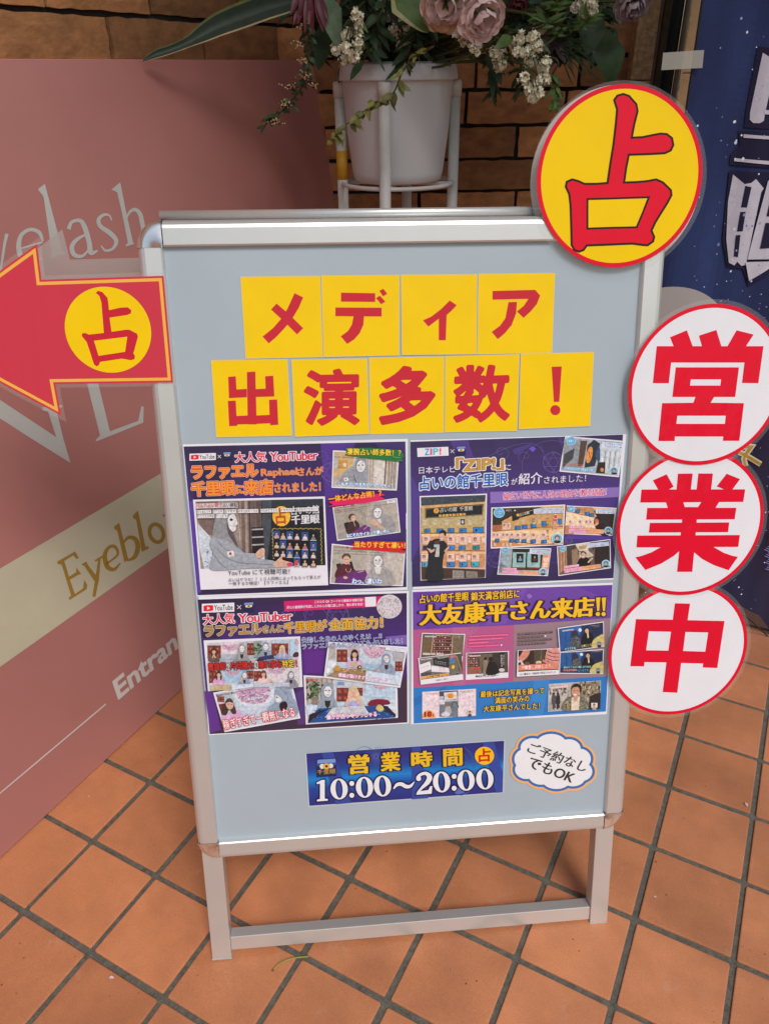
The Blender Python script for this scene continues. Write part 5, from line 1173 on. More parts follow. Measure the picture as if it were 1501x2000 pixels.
def ph(b):
    b.poly([(88, 170), (1248, 112), (1252, 400), (110, 480)], C(204, 204, 214)); cabinet(b, 100, 200, 170, 165); b.rect(275, 152, 500, 370, C(222, 206, 214)); wreath(b, 388, 190, 105, 78, 1, 0, 180); b.poly([(275, 310), (460, 300), (460, 370), (275, 376)], C(178, 184, 200)); cabinet(b, 600, 165, 90, 150)
    for x in (520, 560, 600): b.line([(x, 150), (x, 330)], 10, C(190, 180, 180))
    b.poly([(690, 142), (790, 138), (780, 350), (690, 352)], C(150, 160, 150)); r = random.Random(3)
    for k in range(30): b.ell(r.uniform(690, 785), r.uniform(150, 300), 14, 9, C(*r.choice([(74, 100, 70), (98, 124, 88), (54, 78, 56)])), rot=r.uniform(0, 180), n=8)
    cabinet(b, 918, 160, 210, 160); b.rect(920, 128, 1120, 166, C(186, 200, 220)); b.poly([(1150, 122), (1250, 116), (1254, 320), (1150, 330)], C(180, 206, 226)); b.blob([(1186, 310), (1215, 278), (1256, 280), (1256, 330), (1200, 336)], C(84, 44, 56)); wreath(b, 1235, 150, 26, 40, 7)
    bust(b, 185, 262, 34, C(112, 88, 76), C(76, 52, 46), wide=1.3, long=1.5); b.line([(165, 345), (188, 300), (205, 345)], 16, SKIN); hooded(b, 540, 225, 42, C(156, 158, 162), inner=DKI); hooded(b, 842, 200, 40, HG, inner=DKI); b.poly([(760, 330), (930, 300), (960, 350), (720, 385)], C(60, 60, 100)); bust(b, 1052, 225, 36, C(150, 160, 214), C(214, 190, 160), wide=1.4, long=2.8)
    b.poly([(120, 500), (686, 470), (684, 690), (140, 745)], C(206, 208, 216)); cabinet(b, 125, 510, 90, 150); b.poly([(290, 480), (680, 470), (676, 650), (300, 670)], C(170, 196, 222)); wreath(b, 420, 500, 92, 60, 4, 0, 180); cabinet(b, 600, 500, 86, 100); bust(b, 250, 545, 36, C(214, 170, 206), C(78, 54, 48), wide=1.3, long=1.8); hooded(b, 575, 555, 34, HG, inner=DKI); b.line([(520, 640), (548, 585)], 18, SKIN); b.poly([(140, 690), (410, 672), (412, 742), (146, 748)], C(196, 176, 140)); b.poly([(412, 680), (690, 660), (690, 700), (414, 742)], C(206, 222, 238))
    b.poly([(690, 470), (1256, 430), (1270, 690), (700, 690)], C(214, 206, 212)); cabinet(b, 695, 500, 90, 130); wreath(b, 985, 470, 110, 72, 5, 0, 180); bust(b, 818, 530, 36, C(226, 200, 200), C(110, 62, 54), wide=1.3, long=1.6); hooded(b, 1165, 545, 36, C(142, 144, 156), inner=C(40, 36, 38)); b.line([(860, 640), (940, 622)], 18, SKIN); b.poly([(700, 650), (1140, 640), (1150, 690), (700, 700)], C(190, 200, 216))
    for st, x0, x1, cc in (('霊媒師', 122, 342, (206, 46, 44)), ('が', 352, 396, (230, 228, 226)), ('片岡陽太', 402, 696, (206, 46, 44)), ('の', 706, 750, (230, 228, 226)), ('隠れ家を', 760, 1048, (206, 46, 44)), ('特定', 1058, 1206, (232, 200, 60))):
        b.text(st, (x0, 488-(x0-122)*0.042), (x1, 488-(x1-122)*0.042), 96, C(*cc), grow=0.02, outl=[(0.085, C(34, 24, 24))])
    b.text('！', (1232, 440), (1250, 438), 90, C(206, 46, 44), grow=0.03)
P.photo(V3b, [(50, 136), (1280, 84), (1312, 728), (106, 784)], C(206, 206, 214), ph, 0.0016, 34)
def ph(b):
    b.poly([(206, 824), (1140, 652), (1250, 1100), (320, 1275)], C(196, 208, 224)); b.poly([(206, 824), (420, 790), (470, 1010), (270, 1060)], C(190, 196, 206)); cabinet(b, 226, 850, 88, 70); b.poly([(240, 950), (320, 940), (330, 1060), (280, 1080)], C(110, 56, 54)); b.ell(690, 790, 262, 190, C(216, 224, 236)); wreath(b, 690, 780, 210, 165, 8, 10, 170)
    b.poly([(470, 770), (900, 690), (905, 780), (700, 810), (480, 830)], C(206, 170, 196)); r = random.Random(31)
    for k in range(90): b.ell(r.uniform(490, 890), r.uniform(745, 900), r.uniform(8, 16), r.uniform(7, 13), C(*r.choice([(206, 150, 176), (226, 180, 190), (156, 150, 206), (236, 216, 226), (140, 110, 170), (196, 120, 150)])), n=7)
    b.text('Raphael', (628, 900), (812, 868), 46, C(226, 226, 240), grow=0.03, outl=[(0.08, C(130, 110, 170))])
    b.blob([(280, 1110), (300, 1050), (380, 1060), (470, 1010), (540, 1060), (560, 1120), (420, 1200), (330, 1230)], C(214, 168, 206), 4); b.blob([(340, 890), (390, 862), (420, 900), (470, 1040), (420, 1060), (380, 1000), (340, 1076), (280, 1050)], C(74, 54, 52), 4); b.ell(386, 940, 48, 62, SKIN, rot=-8); b.poly([(336, 920), (350, 880), (420, 880), (432, 925), (380, 905)], C(74, 54, 52)); b.line([(360, 945), (378, 943)], 6, C(50, 36, 40)); b.line([(400, 940), (418, 938)], 6, C(50, 36, 40)); b.line([(390, 985), (410, 982)], 7, C(176, 80, 90))
    b.blob([(860, 1010), (940, 930), (1050, 880), (1160, 860), (1225, 900), (1250, 1060), (1100, 1100), (940, 1110)], HG, 5); b.blob([(950, 810), (985, 730), (1080, 700), (1150, 760), (1180, 850), (1130, 930), (1040, 900), (1000, 830)], HG, 5); b.line([(1060, 760), (1120, 830), (1130, 900)], 7, C(108, 120, 142)); b.blob([(966, 820), (1010, 830), (1050, 880), (1020, 910), (975, 905)], C(222, 222, 226)); b.ell(985, 850, 10, 8, C(60, 50, 56)); b.blob([(1020, 930), (1090, 900), (1120, 950), (1090, 1020), (1030, 1010)], C(44, 34, 36))
    b.poly([(880, 700), (1134, 650), (1142, 686), (890, 738)], PW); b.text('オフショット', (945, 716), (1068, 692), 20, C(60, 56, 60)); b.text('霊媒師が本当に最近占ってもらいました', (218, 842), (690, 752), 26, C(90, 60, 70), grow=0.01)
    b.text('稼ぎすぎて一瞬無になる', (318, 1262), (1218, 1092), 130, C(240, 220, 224), grow=0.016, outl=[(0.085, C(196, 40, 60))], norm=(1.5, 0.6, 0))
P.photo(V3b, [(172, 802), (1158, 614), (1284, 1128), (318, 1306)], C(196, 208, 224), ph, 0.0046, 20)
def ph(b):
    b.poly([(410, 180), (1385, 240), (1296, 690), (368, 580)], C(196, 208, 222)); b.poly([(412, 180), (500, 190), (490, 380), (398, 385)], C(196, 190, 186))
    for k in range(5): b.line([(420+k*16, 200), (408+k*17, 380)], 6, C(160, 152, 150))
    cabinet(b, 505, 250, 135, 160); b.rect(640, 215, 800, 350, C(190, 176, 180)); wreath(b, 985, 220, 145, 140, 10, 0, 180); b.poly([(1215, 280), (1375, 300), (1350, 400), (1240, 390)], C(186, 180, 186)); cabinet(b, 1250, 400, 90, 120); b.poly([(800, 420), (1060, 440), (1010, 520), (820, 480)], C(160, 186, 208))
    b.poly([(395, 390), (500, 395), (500, 440), (380, 560), (372, 530)], C(222, 228, 236)); bust(b, 732, 300, 46, C(212, 176, 212), C(52, 36, 38), wide=1.35, long=1.9); b.rect(680, 400, 770, 460, C(196, 180, 150)); hooded(b, 1135, 360, 46, HG, tilt=-8, inner=DKI); b.blob([(985, 520), (1040, 470), (1120, 520), (1240, 560), (1200, 586), (1000, 550)], HG, 4); b.line([(1000, 530), (1050, 500)], 26, SKIN)
    b.poly([(375, 580), (560, 480), (880, 505), (860, 655)], C(160, 130, 96)); r = random.Random(14)
    for k in range(60): b.ell(r.uniform(560, 860), r.uniform(490, 540), 9, 6, C(*r.choice([(206, 150, 90), (230, 210, 150), (120, 150, 110), (206, 120, 100), (90, 70, 60)])), n=6)
    b.poly([(880, 510), (1320, 580), (1296, 690), (860, 640)], C(206, 220, 236)); b.blob([(460, 500), (510, 440), (556, 480), (530, 516)], C(196, 150, 70)); b.ell(795, 466, 28, 24, C(44, 36, 34)); b.ell(797, 466, 15, 13, C(226, 190, 90))
    b.poly([(1126, 208), (1376, 240), (1372, 278), (1122, 246)], PW); b.text('オフショット', (1184, 246), (1306, 260), 20, C(60, 56, 60))
    b.text('信頼が築けますよってカード', (522, 586), (1140, 660), 52, C(240, 226, 240), grow=0.024, outl=[(0.09, C(190, 110, 160))])
P.photo(V3c, [(398, 150), (1408, 218), (1312, 740), (340, 612)], C(196, 208, 222), ph, 0.0050, 20)
def ph(b):
    b.poly([(106, 600), (1246, 640), (1252, 1110), (138, 1176)], C(200, 212, 226)); b.poly([(108, 602), (460, 620), (480, 900), (120, 960)], C(178, 170, 164))
    for k in range(11): b.line([(122+k*32, 620), (130+k*32, 940)], 12, C(*((200, 194, 188) if k % 2 else (150, 140, 134))))
    r = random.Random(5)
    for k in range(70): b.ell(220+r.gauss(0, 48), 770+r.gauss(0, 58), 22, 13, C(*r.choice([(70, 92, 66), (98, 120, 86), (52, 70, 54), (120, 140, 104)])), rot=r.uniform(0, 180), n=8)
    b.rect(200, 850, 260, 950, C(140, 126, 120)); cabinet(b, 505, 735, 150, 175); b.rect(490, 650, 860, 735, C(196, 200, 210)); b.rect(510, 660, 600, 705, C(120, 150, 190)); cabinet(b, 770, 735, 66, 100); b.poly([(860, 690), (1250, 700), (1252, 860), (862, 860)], C(186, 208, 228)); wreath(b, 1070, 700, 100, 52, 15, 0, 180); b.blob([(910, 950), (925, 900), (1010, 872), (1150, 885), (1175, 940), (1050, 960)], C(128, 36, 58), 5)
    b.poly([(110, 960), (260, 950), (300, 1000), (140, 1080)], C(206, 220, 236)); b.poly([(1100, 950), (1250, 930), (1252, 1060), (1150, 1000)], C(214, 224, 236))
    hooded(b, 388, 770, 70, C(146, 160, 178), inner=C(52, 42, 38), wide=0.85); b.blob([(640, 930), (650, 780), (690, 720), (740, 710), (780, 770), (820, 900), (830, 970), (640, 970)], C(216, 196, 160), 5); b.ell(706, 800, 42, 56, C(222, 172, 156)); b.poly([(655, 790), (690, 730), (740, 735), (760, 800), (710, 760)], C(206, 184, 150)); b.blob([(640, 960), (660, 900), (770, 900), (800, 970)], C(176, 170, 220), 3); b.line([(620, 960), (640, 890), (680, 830)], 30, C(222, 176, 160)); b.line([(820, 960), (770, 880), (732, 830)], 30, C(222, 176, 160))
    b.poly([(138, 1176), (180, 1090), (280, 990), (1060, 950), (1150, 960), (1252, 1070), (1250, 1104)], C(42, 82, 146))
    for k in range(90): b.ell(r.uniform(200, 1200), r.uniform(1000, 1130), r.uniform(8, 26), r.uniform(3, 8), C(*r.choice([(28, 56, 116), (70, 120, 186), (100, 160, 214), (26, 36, 76)])), rot=r.uniform(-40, 40), n=7)
    b.poly([(138, 1176), (160, 1060), (420, 985), (300, 1040), (200, 1120)], C(44, 36, 46)); b.poly([(1070, 950), (1140, 958), (1252, 1060), (1252, 1090), (1150, 1030)], C(46, 38, 48))
    b.poly([(350, 1100), (450, 975), (850, 950), (920, 1060), (700, 1090)], C(214, 216, 222))
    for k in range(9): b.squiggle(430+k*8, 985+k*11, 850, 962+k*11, 7, C(130, 134, 146), seed=k)
    b.blob([(1000, 990), (1030, 935), (1080, 950), (1100, 1000), (1050, 1026)], C(206, 190, 120), 4)
    b.text('霊媒師なんじ', (118, 640), (330, 630), 30, C(196, 50, 56), grow=0.02); b.text('誰かが困ってらっしゃる', (380, 1126), (1012, 1084), 64, C(242, 226, 242), grow=0.026, outl=[(0.09, C(196, 90, 150))])
P.photo(V3c, [(82, 580), (1274, 636), (1284, 1122), (112, 1208)], C(200, 212, 226), ph, 0.0018, 26)
b = P.ink(0.0090, V3c); BL2 = C(58, 84, 160)
for st, bl, br in (('失踪したあの人のゆくえは …?!', (62, 170), (1078, 110)), ('ラファエルさんについても占いました！', (66, 250), (1340, 176))):
    b.text(st, bl, br, 72, BL2, grow=0.012, outl=[(0.05, C(226, 232, 246))])
P.put(b, 'caption')

# ------------------------------------------------------------------ poster 4 (lower right)
VA4 = (790, 1140, 3.574); V4b = (800, 1220, 7.148); V4c = (1000, 1200, 7.148)
P = Poster('poster', [(804, 1152), (1196, 1138), (1184, 1395), (802, 1415)], VA4, [(55, 58), (1448, 8), (1402, 892), (62, 976)],
           C(112, 72, 166), 'poster in purple, rose and bright blue bands with a big yellow headline, lower right', PZ+0.0003)
b = P.b
b.poly([(56, 322), (762, 288), (756, 690), (60, 726)], C(182, 92, 140)); b.poly([(762, 288), (1436, 240), (1414, 646), (756, 690)], C(154, 126, 136)); b.poly([(60, 726), (1412, 646), (1402, 892), (62, 976)], C(48, 124, 198))
for pg, cc in (([(56, 60), (200, 54), (240, 310), (150, 316)], C(104, 64, 158)), ([(640, 38), (860, 28), (700, 280), (560, 290)], C(122, 82, 178)), ([(1200, 18), (1446, 8), (1438, 120)], C(104, 62, 162)), ([(330, 306), (480, 300), (420, 706), (340, 710)], C(186, 104, 146)), ([(60, 800), (300, 712), (260, 760), (62, 860)], C(40, 112, 188)), ([(900, 676), (1010, 670), (960, 920), (860, 926)], C(60, 136, 206))): b.poly(pg, cc)
P.sheet()
b = P.ink(0.0006); L4 = C(142, 104, 188); burst(b, 480, 330, 60, C(206, 130, 170)); b.arc(880, 150, 150, 120, 2, L4, 0, 360); b.poly([(846, 80), (872, 68), (890, 90), (864, 106)], C(150, 112, 200)); hexagram(b, 980, 150, 60, 2, L4); swirl(b, 830, 120, 30, L4); b.arc(1000, 640, 140, 60, 2, C(174, 150, 170), 180, 360); b.arc(960, 780, 120, 120, 2, C(84, 150, 212)); P.put(b, 'ornament')
b = P.ink(0.0010); YT = C(246, 194, 36); YO = C(52, 34, 66)
b.text('占いの館千里眼', (106, 138), (444, 118), 62, YT, grow=0.016, outl=[(0.095, YO)], norm=(1.8, 0.6, 0)); b.text('錦天満宮前店に', (462, 120), (800, 98), 60, YT, grow=0.016, outl=[(0.095, YO)], norm=(1.8, 0.6, 0))
b.text('大友康平さん来店', (108, 290), (1310, 228), 140, YT, grow=0.026, outl=[(0.085, YO)], norm=(2.0, 0.55, 0)); 
for x in (1348, 1388):
    for o, cc in ((7, YO), (0, YT)): b.poly([(x-15-o, 98-o), (x+15+o, 95-o), (x+7+o, 190+o), (x-7-o, 190+o)], cc).ell(x-2, 212, 15+o, 15+o, cc)
P.put(b, 'headline')
def shelf(b, x0, y0, x1, y1, rows, cols, seed):
    r = random.Random(seed); b.rect(x0, y0, x1, y1, C(84, 40, 44))
    for j in range(rows):
        for i in range(cols):
            x, y = x0+(x1-x0)*(i+0.5)/cols, y0+(y1-y0)*(j+0.5)/rows; s_ = (x1-x0)/cols*0.34
            b.poly([(x-s_, y+s_*0.7), (x-s_*0.6, y-s_*0.5), (x+s_*0.6, y-s_*0.6), (x+s_, y+s_*0.7)], C(*r.choice([(176, 150, 140), (206, 190, 180), (150, 120, 116), (120, 90, 90)]))); b.ell(x, y-s_*0.5, s_*0.4, s_*0.4, C(*r.choice([(60, 44, 42), (206, 180, 160)])), n=7)
        b.line([(x0, y0+(y1-y0)*(j+1)/rows), (x1, y0+(y1-y0)*(j+1)/rows)], 5, C(206, 160, 140))
def ph(b):
    b.poly([(178, 130), (330, 134), (300, 420), (158, 420)], C(112, 96, 74)); b.poly([(590, 140), (756, 144), (738, 440), (580, 430)], C(120, 104, 84)); shelf(b, 318, 150, 588, 405, 5, 7, 1); b.line([(326, 134), (294, 410)], 12, C(206, 160, 130)); b.line([(594, 140), (582, 430)], 10, C(206, 170, 140)); b.line([(360, 146), (565, 152)], 16, C(196, 150, 80)); b.line([(205, 160), (365, 162)], 20, C(206, 206, 210)); b.squiggle(210, 160, 360, 162, 12, C(110, 190, 160)); b.squiggle(606, 156, 720, 160, 10, C(200, 206, 190)); b.squiggle(606, 176, 700, 178, 10, C(200, 206, 190)); b.line([(176, 402), (465, 406)], 26, C(232, 222, 214)); b.squiggle(190, 402, 460, 406, 16, C(60, 50, 50)); b.ell(360, 404, 13, 13, C(206, 60, 60))
P.photo(V4b, [(168, 114), (772, 130), (730, 520), (138, 480)], C(112, 98, 80), ph, 0.0014, 12)
def ph(b):
    b.poly([(134, 470), (720, 400), (738, 690), (156, 770)], C(116, 112, 112)); b.poly([(140, 560), (280, 512), (300, 620), (150, 680)], PW); b.squiggle(150, 610, 270, 570, 16, C(206, 90, 140)); b.poly([(300, 570), (540, 606), (552, 668), (300, 656)], PW); b.squiggle(405, 608, 495, 618, 26, C(206, 70, 130), n=4); b.squiggle(400, 640, 520, 652, 14, C(206, 90, 140)); b.poly([(320, 470), (550, 450), (545, 600), (330, 560)], C(50, 50, 56)); b.squiggle(345, 520, 510, 550, 40, C(150, 150, 156), n=5); b.poly([(360, 450), (540, 420), (560, 450), (400, 480)], C(150, 146, 136))
    b.poly([(540, 430), (640, 420), (650, 640), (560, 640)], C(120, 110, 84)); b.rect(560, 450, 620, 540, C(80, 130, 180)); b.rect(560, 428, 640, 460, C(206, 120, 140)); b.ell(602, 590, 22, 26, C(226, 200, 90)); b.poly([(640, 420), (716, 408), (736, 640), (680, 640)], C(90, 80, 66)); b.line([(650, 440), (715, 640)], 18, C(146, 132, 108)); b.poly([(150, 680), (300, 660), (300, 690), (156, 740)], C(80, 80, 90)); b.line([(160, 740), (545, 690)], 34, C(240, 176, 96)); b.text('占いの館 千里眼', (232, 742), (420, 718), 26, C(60, 36, 30), grow=0.02); b.squiggle(430, 708, 535, 694, 14, C(60, 36, 30)); b.line([(150, 490), (310, 470)], 16, C(206, 180, 190)); bust(b, 665, 660, 10, C(60, 60, 66))
    b.poly([(150, 772), (740, 700), (742, 768), (156, 836)], PW); b.text('店舗のご紹介', (358, 790), (530, 768), 26, C(60, 56, 62), norm=(1.6, 0.6, 0), grow=0.006)
P.photo(V4b, [(114, 466), (712, 390), (744, 766), (150, 840)], PW, ph, 0.0034, 12)
def ph(b):
    b.poly([(796, 404), (1366, 378), (1370, 666), (796, 694)], C(88, 78, 68)); shelf(b, 800, 400, 945, 590, 4, 4, 4); b.poly([(800, 600), (970, 590), (980, 680), (800, 692)], C(150, 96, 84)); b.poly([(895, 590), (970, 580), (972, 610), (900, 620)], C(206, 80, 70)); b.line([(985, 420), (985, 690)], 18, C(130, 112, 92)); b.poly([(1000, 410), (1150, 404), (1150, 600), (1000, 610)], C(110, 98, 84)); b.poly([(1150, 400), (1250, 396), (1240, 680), (1160, 680)], C(66, 58, 52))
    b.poly([(1245, 390), (1316, 388), (1310, 660), (1245, 664)], C(44, 42, 46)); 
    for k in range(7): b.squiggle(1262, 430+k*24, 1298, 429+k*24, 18, C(226, 226, 230), n=1, seed=k)
    for k in range(6): b.squiggle(1294, 430+k*24, 1320, 429+k*24, 16, C(214, 214, 220), n=1, seed=k+9)
    b.ell(1280, 630, 40, 26, C(206, 200, 200)); b.blob([(1020, 690), (1030, 520), (1050, 490), (1080, 520), (1070, 690)], C(150, 130, 112), 4); b.ell(1052, 470, 20, 22, HAIR); b.blob([(1060, 690), (1090, 540), (1120, 510), (1190, 530), (1225, 600), (1215, 685)], C(38, 38, 42), 4); b.ell(1128, 478, 32, 32, HAIR); b.line([(830, 435), (980, 428)], 18, C(206, 200, 206)); b.squiggle(838, 435, 975, 428, 11, C(206, 80, 130))
    b.text('興味津々に占い店内へ！', (915, 736), (1238, 718), 30, C(60, 56, 62), norm=(1.6, 0.6, 0), grow=0.006)
P.photo(V4b, [(784, 394), (1382, 366), (1372, 740), (778, 772)], PW, ph, 0.0014, 14)
def ph(b):
    b.rect(410, 928, 672, 1286, C(112, 124, 136)); b.poly([(410, 932), (672, 918), (672, 1000), (410, 1020)], C(76, 82, 92)); b.rect(412, 1000, 468, 1036, C(190, 196, 206)); b.poly([(475, 950), (655, 934), (662, 1060), (484, 1074)], C(222, 220, 222)); b.ell(570, 994, 46, 38, C(232, 160, 64)); b.text('占', (546, 1018), (594, 1014), 48, C(206, 100, 40), grow=0.03); b.text('占いの館 千里眼', (498, 1064), (650, 1052), 16, C(70, 66, 70)); b.poly([(412, 1040), (484, 1050), (486, 1110), (412, 1116)], C(216, 218, 224)); b.arc(625, 1160, 50, 76, 14, C(86, 90, 98), 180, 360); b.line([(585, 1100), (560, 1270)], 10, C(90, 94, 102)); b.blob([(490, 1230), (500, 1150), (540, 1130), (570, 1160), (575, 1240)], C(176, 170, 168), 3); b.ell(527, 1120, 22, 26, C(150, 110, 90)); b.blob([(440, 1240), (500, 1210), (560, 1240), (540, 1280), (450, 1270)], C(206, 210, 220), 3)
    b.ell(262, 1300, 92, 106, C(242, 152, 78), a0=180, a1=360); b.text('18', (206, 1286), (300, 1280), 66, C(150, 44, 34), grow=0.05); b.ell(322, 1256, 9, 9, C(150, 44, 34)); b.ell(322, 1278, 9, 9, C(150, 44, 34)); b.squiggle(222, 972, 275, 970, 20, C(90, 190, 150)); b.squiggle(280, 970, 408, 962, 20, C(226, 90, 140)); b.squiggle(690, 936, 885, 926, 16, C(70, 100, 90)); b.squiggle(715, 954, 860, 946, 12, C(90, 150, 110)); b.rect(792, 1196, 874, 1256, C(206, 200, 190)); bust(b, 834, 1222, 16, C(90, 70, 60))
P.photo(V4b, [(172, 938), (920, 894), (920, 1270), (172, 1316)], C(232, 214, 222), ph, 0.0014, 3)
def ph(b):
    b.poly([(646, 200), (1264, 112), (1268, 440), (670, 522)], C(44, 62, 96)); b.poly([(646, 200), (820, 176), (800, 480), (668, 500)], C(46, 92, 156)); b.poly([(820, 176), (960, 160), (940, 300), (900, 240), (840, 300)], C(60, 110, 180)); b.line([(740, 200), (745, 480)], 6, C(34, 56, 100)); b.ell(942, 218, 24, 26, C(206, 226, 250)); b.ell(942, 218, 14, 15, C(244, 248, 255)); b.poly([(1090, 150), (1264, 116), (1268, 290), (1100, 320)], C(40, 52, 84)); b.blob([(800, 470), (815, 370), (880, 300), (940, 340), (940, 460)], C(88, 92, 96), 4); b.ell(872, 262, 42, 42, C(60, 56, 64)); r = random.Random(3)
    for k in range(34): b.ell(r.uniform(825, 935), r.uniform(320, 440), 7, 5, C(*r.choice([(150, 150, 146), (40, 44, 50)])), n=6)
    b.blob([(960, 420), (990, 280), (1040, 240), (1110, 270), (1140, 400), (1060, 440)], C(30, 32, 40), 4); b.ell(1038, 210, 36, 36, HAIR); b.ell(1036, 226, 26, 32, SKIN); b.poly([(1034, 262), (1060, 240), (1064, 320), (1046, 330)], C(214, 196, 160)); b.blob([(1100, 440), (1130, 350), (1200, 300), (1266, 280), (1268, 436), (1150, 455)], C(206, 190, 116), 4)
    b.line([(690, 228), (850, 208)], 20, C(206, 176, 206)); b.squiggle(700, 226, 845, 209, 12, C(90, 200, 220)); b.squiggle(1090, 158, 1220, 144, 9, C(206, 214, 200)); b.squiggle(1130, 178, 1210, 166, 9, C(226, 200, 120)); b.text('そうですね', (730, 500), (880, 480), 32, C(190, 230, 240), grow=0.02, outl=[(0.09, C(24, 80, 100))]); b.text('仕事として', (960, 458), (1100, 436), 34, C(226, 200, 90), grow=0.02, outl=[(0.09, C(24, 70, 90))]); b.rect(1175, 378, 1240, 436, C(120, 150, 190)); bust(b, 1208, 400, 15, C(60, 40, 46))
P.photo(V4c, [(630, 190), (1274, 98), (1280, 450), (656, 532)], C(40, 56, 92), ph, 0.0036, 13)
def ph(b):
    b.poly([(672, 538), (1262, 498), (1254, 818), (662, 814)], C(42, 58, 90)); b.poly([(672, 540), (830, 530), (820, 740), (664, 750)], C(48, 92, 152)); b.poly([(880, 530), (970, 525), (950, 640)], C(60, 108, 176)); b.line([(755, 540), (750, 740)], 6, C(34, 56, 100)); b.ell(964, 558, 22, 22, C(214, 230, 252)); b.poly([(1110, 520), (1262, 505), (1258, 650), (1120, 680)], C(38, 50, 82)); b.blob([(830, 740), (840, 660), (900, 610), (950, 650), (945, 740)], C(88, 92, 96), 4); b.ell(882, 584, 38, 36, C(58, 54, 62)); r = random.Random(4)
    for k in range(30): b.ell(r.uniform(845, 940), r.uniform(630, 725), 7, 5, C(*r.choice([(150, 150, 146), (40, 44, 50)])), n=6)
    b.blob([(970, 740), (1000, 620), (1060, 590), (1130, 640), (1140, 730)], C(30, 32, 40), 4); b.ell(1058, 556, 36, 36, HAIR); b.ell(1052, 576, 26, 30, SKIN); b.poly([(1046, 610), (1070, 600), (1072, 670), (1056, 680)], C(214, 196, 160)); b.blob([(1080, 812), (1120, 710), (1200, 670), (1258, 665), (1252, 812)], C(206, 190, 116), 4)
    b.text('私のところは一緒に占うのは', (714, 752), (1090, 740), 30, C(190, 240, 226), grow=0.012, outl=[(0.09, C(20, 80, 90))]); b.text('やりたがりません', (706, 794), (900, 786), 28, C(240, 200, 206), grow=0.012, outl=[(0.09, C(190, 50, 70))]); b.squiggle(910, 784, 1060, 776, 24, C(120, 200, 226)); b.squiggle(1110, 522, 1240, 514, 9, C(206, 214, 200)); b.rect(1160, 748, 1225, 806, C(120, 160, 196)); bust(b, 1192, 768, 15, C(60, 60, 70))
P.photo(V4c, [(664, 530), (1274, 484), (1262, 834), (652, 828)], C(40, 56, 92), ph, 0.0016, 12)
def ph(b):
    b.poly([(84, 508), (648, 480), (644, 772), (80, 800)], C(58, 48, 44)); b.poly([(300, 495), (460, 488), (440, 690), (300, 700)], C(84, 74, 60)); b.line([(402, 492), (398, 680)], 8, C(130, 116, 96)); b.blob([(84, 560), (90, 508), (180, 503), (244, 505), (220, 580), (160, 640), (140, 650), (84, 620)], C(214, 140, 124), 4); b.poly([(84, 506), (150, 503), (120, 560), (84, 600)], C(60, 40, 40)); b.poly([(80, 640), (130, 640), (170, 720), (80, 740)], C(214, 206, 206)); b.poly([(80, 680), (110, 660), (160, 798), (80, 800)], C(40, 44, 60))
    b.blob([(455, 640), (480, 500), (520, 486), (646, 482), (645, 700), (560, 700), (500, 650)], C(220, 150, 140), 4)
    for L_ in ([(490, 510), (560, 540), (646, 540)], [(475, 560), (560, 590), (645, 595)], [(465, 610), (560, 640), (645, 640)]): b.line(L_, 10, C(96, 62, 66), sm=4)
    b.poly([(440, 640), (480, 650), (560, 760), (520, 770)], C(40, 34, 36)); b.line([(80, 745), (640, 720)], 80, C(222, 140, 110)); b.ell(205, 685, 34, 24, C(120, 80, 66)); b.ell(365, 670, 40, 22, C(226, 206, 170)); b.ell(365, 690, 30, 18, C(190, 140, 110)); b.line([(420, 640), (500, 680), (600, 690)], 30, C(214, 140, 124)); b.text('守護霊に相談したり', (125, 772), (530, 744), 56, C(246, 214, 206), grow=0.024, outl=[(0.085, C(214, 74, 66))])
    b.text('占い鑑定の一部始終が放送されました', (105, 850), (604, 818), 30, C(60, 56, 62), norm=(1.6, 0.6, 0), grow=0.006)
P.photo(V4c, [(72, 500), (660, 468), (648, 838), (60, 870)], PW, ph, 0.0040, 11)
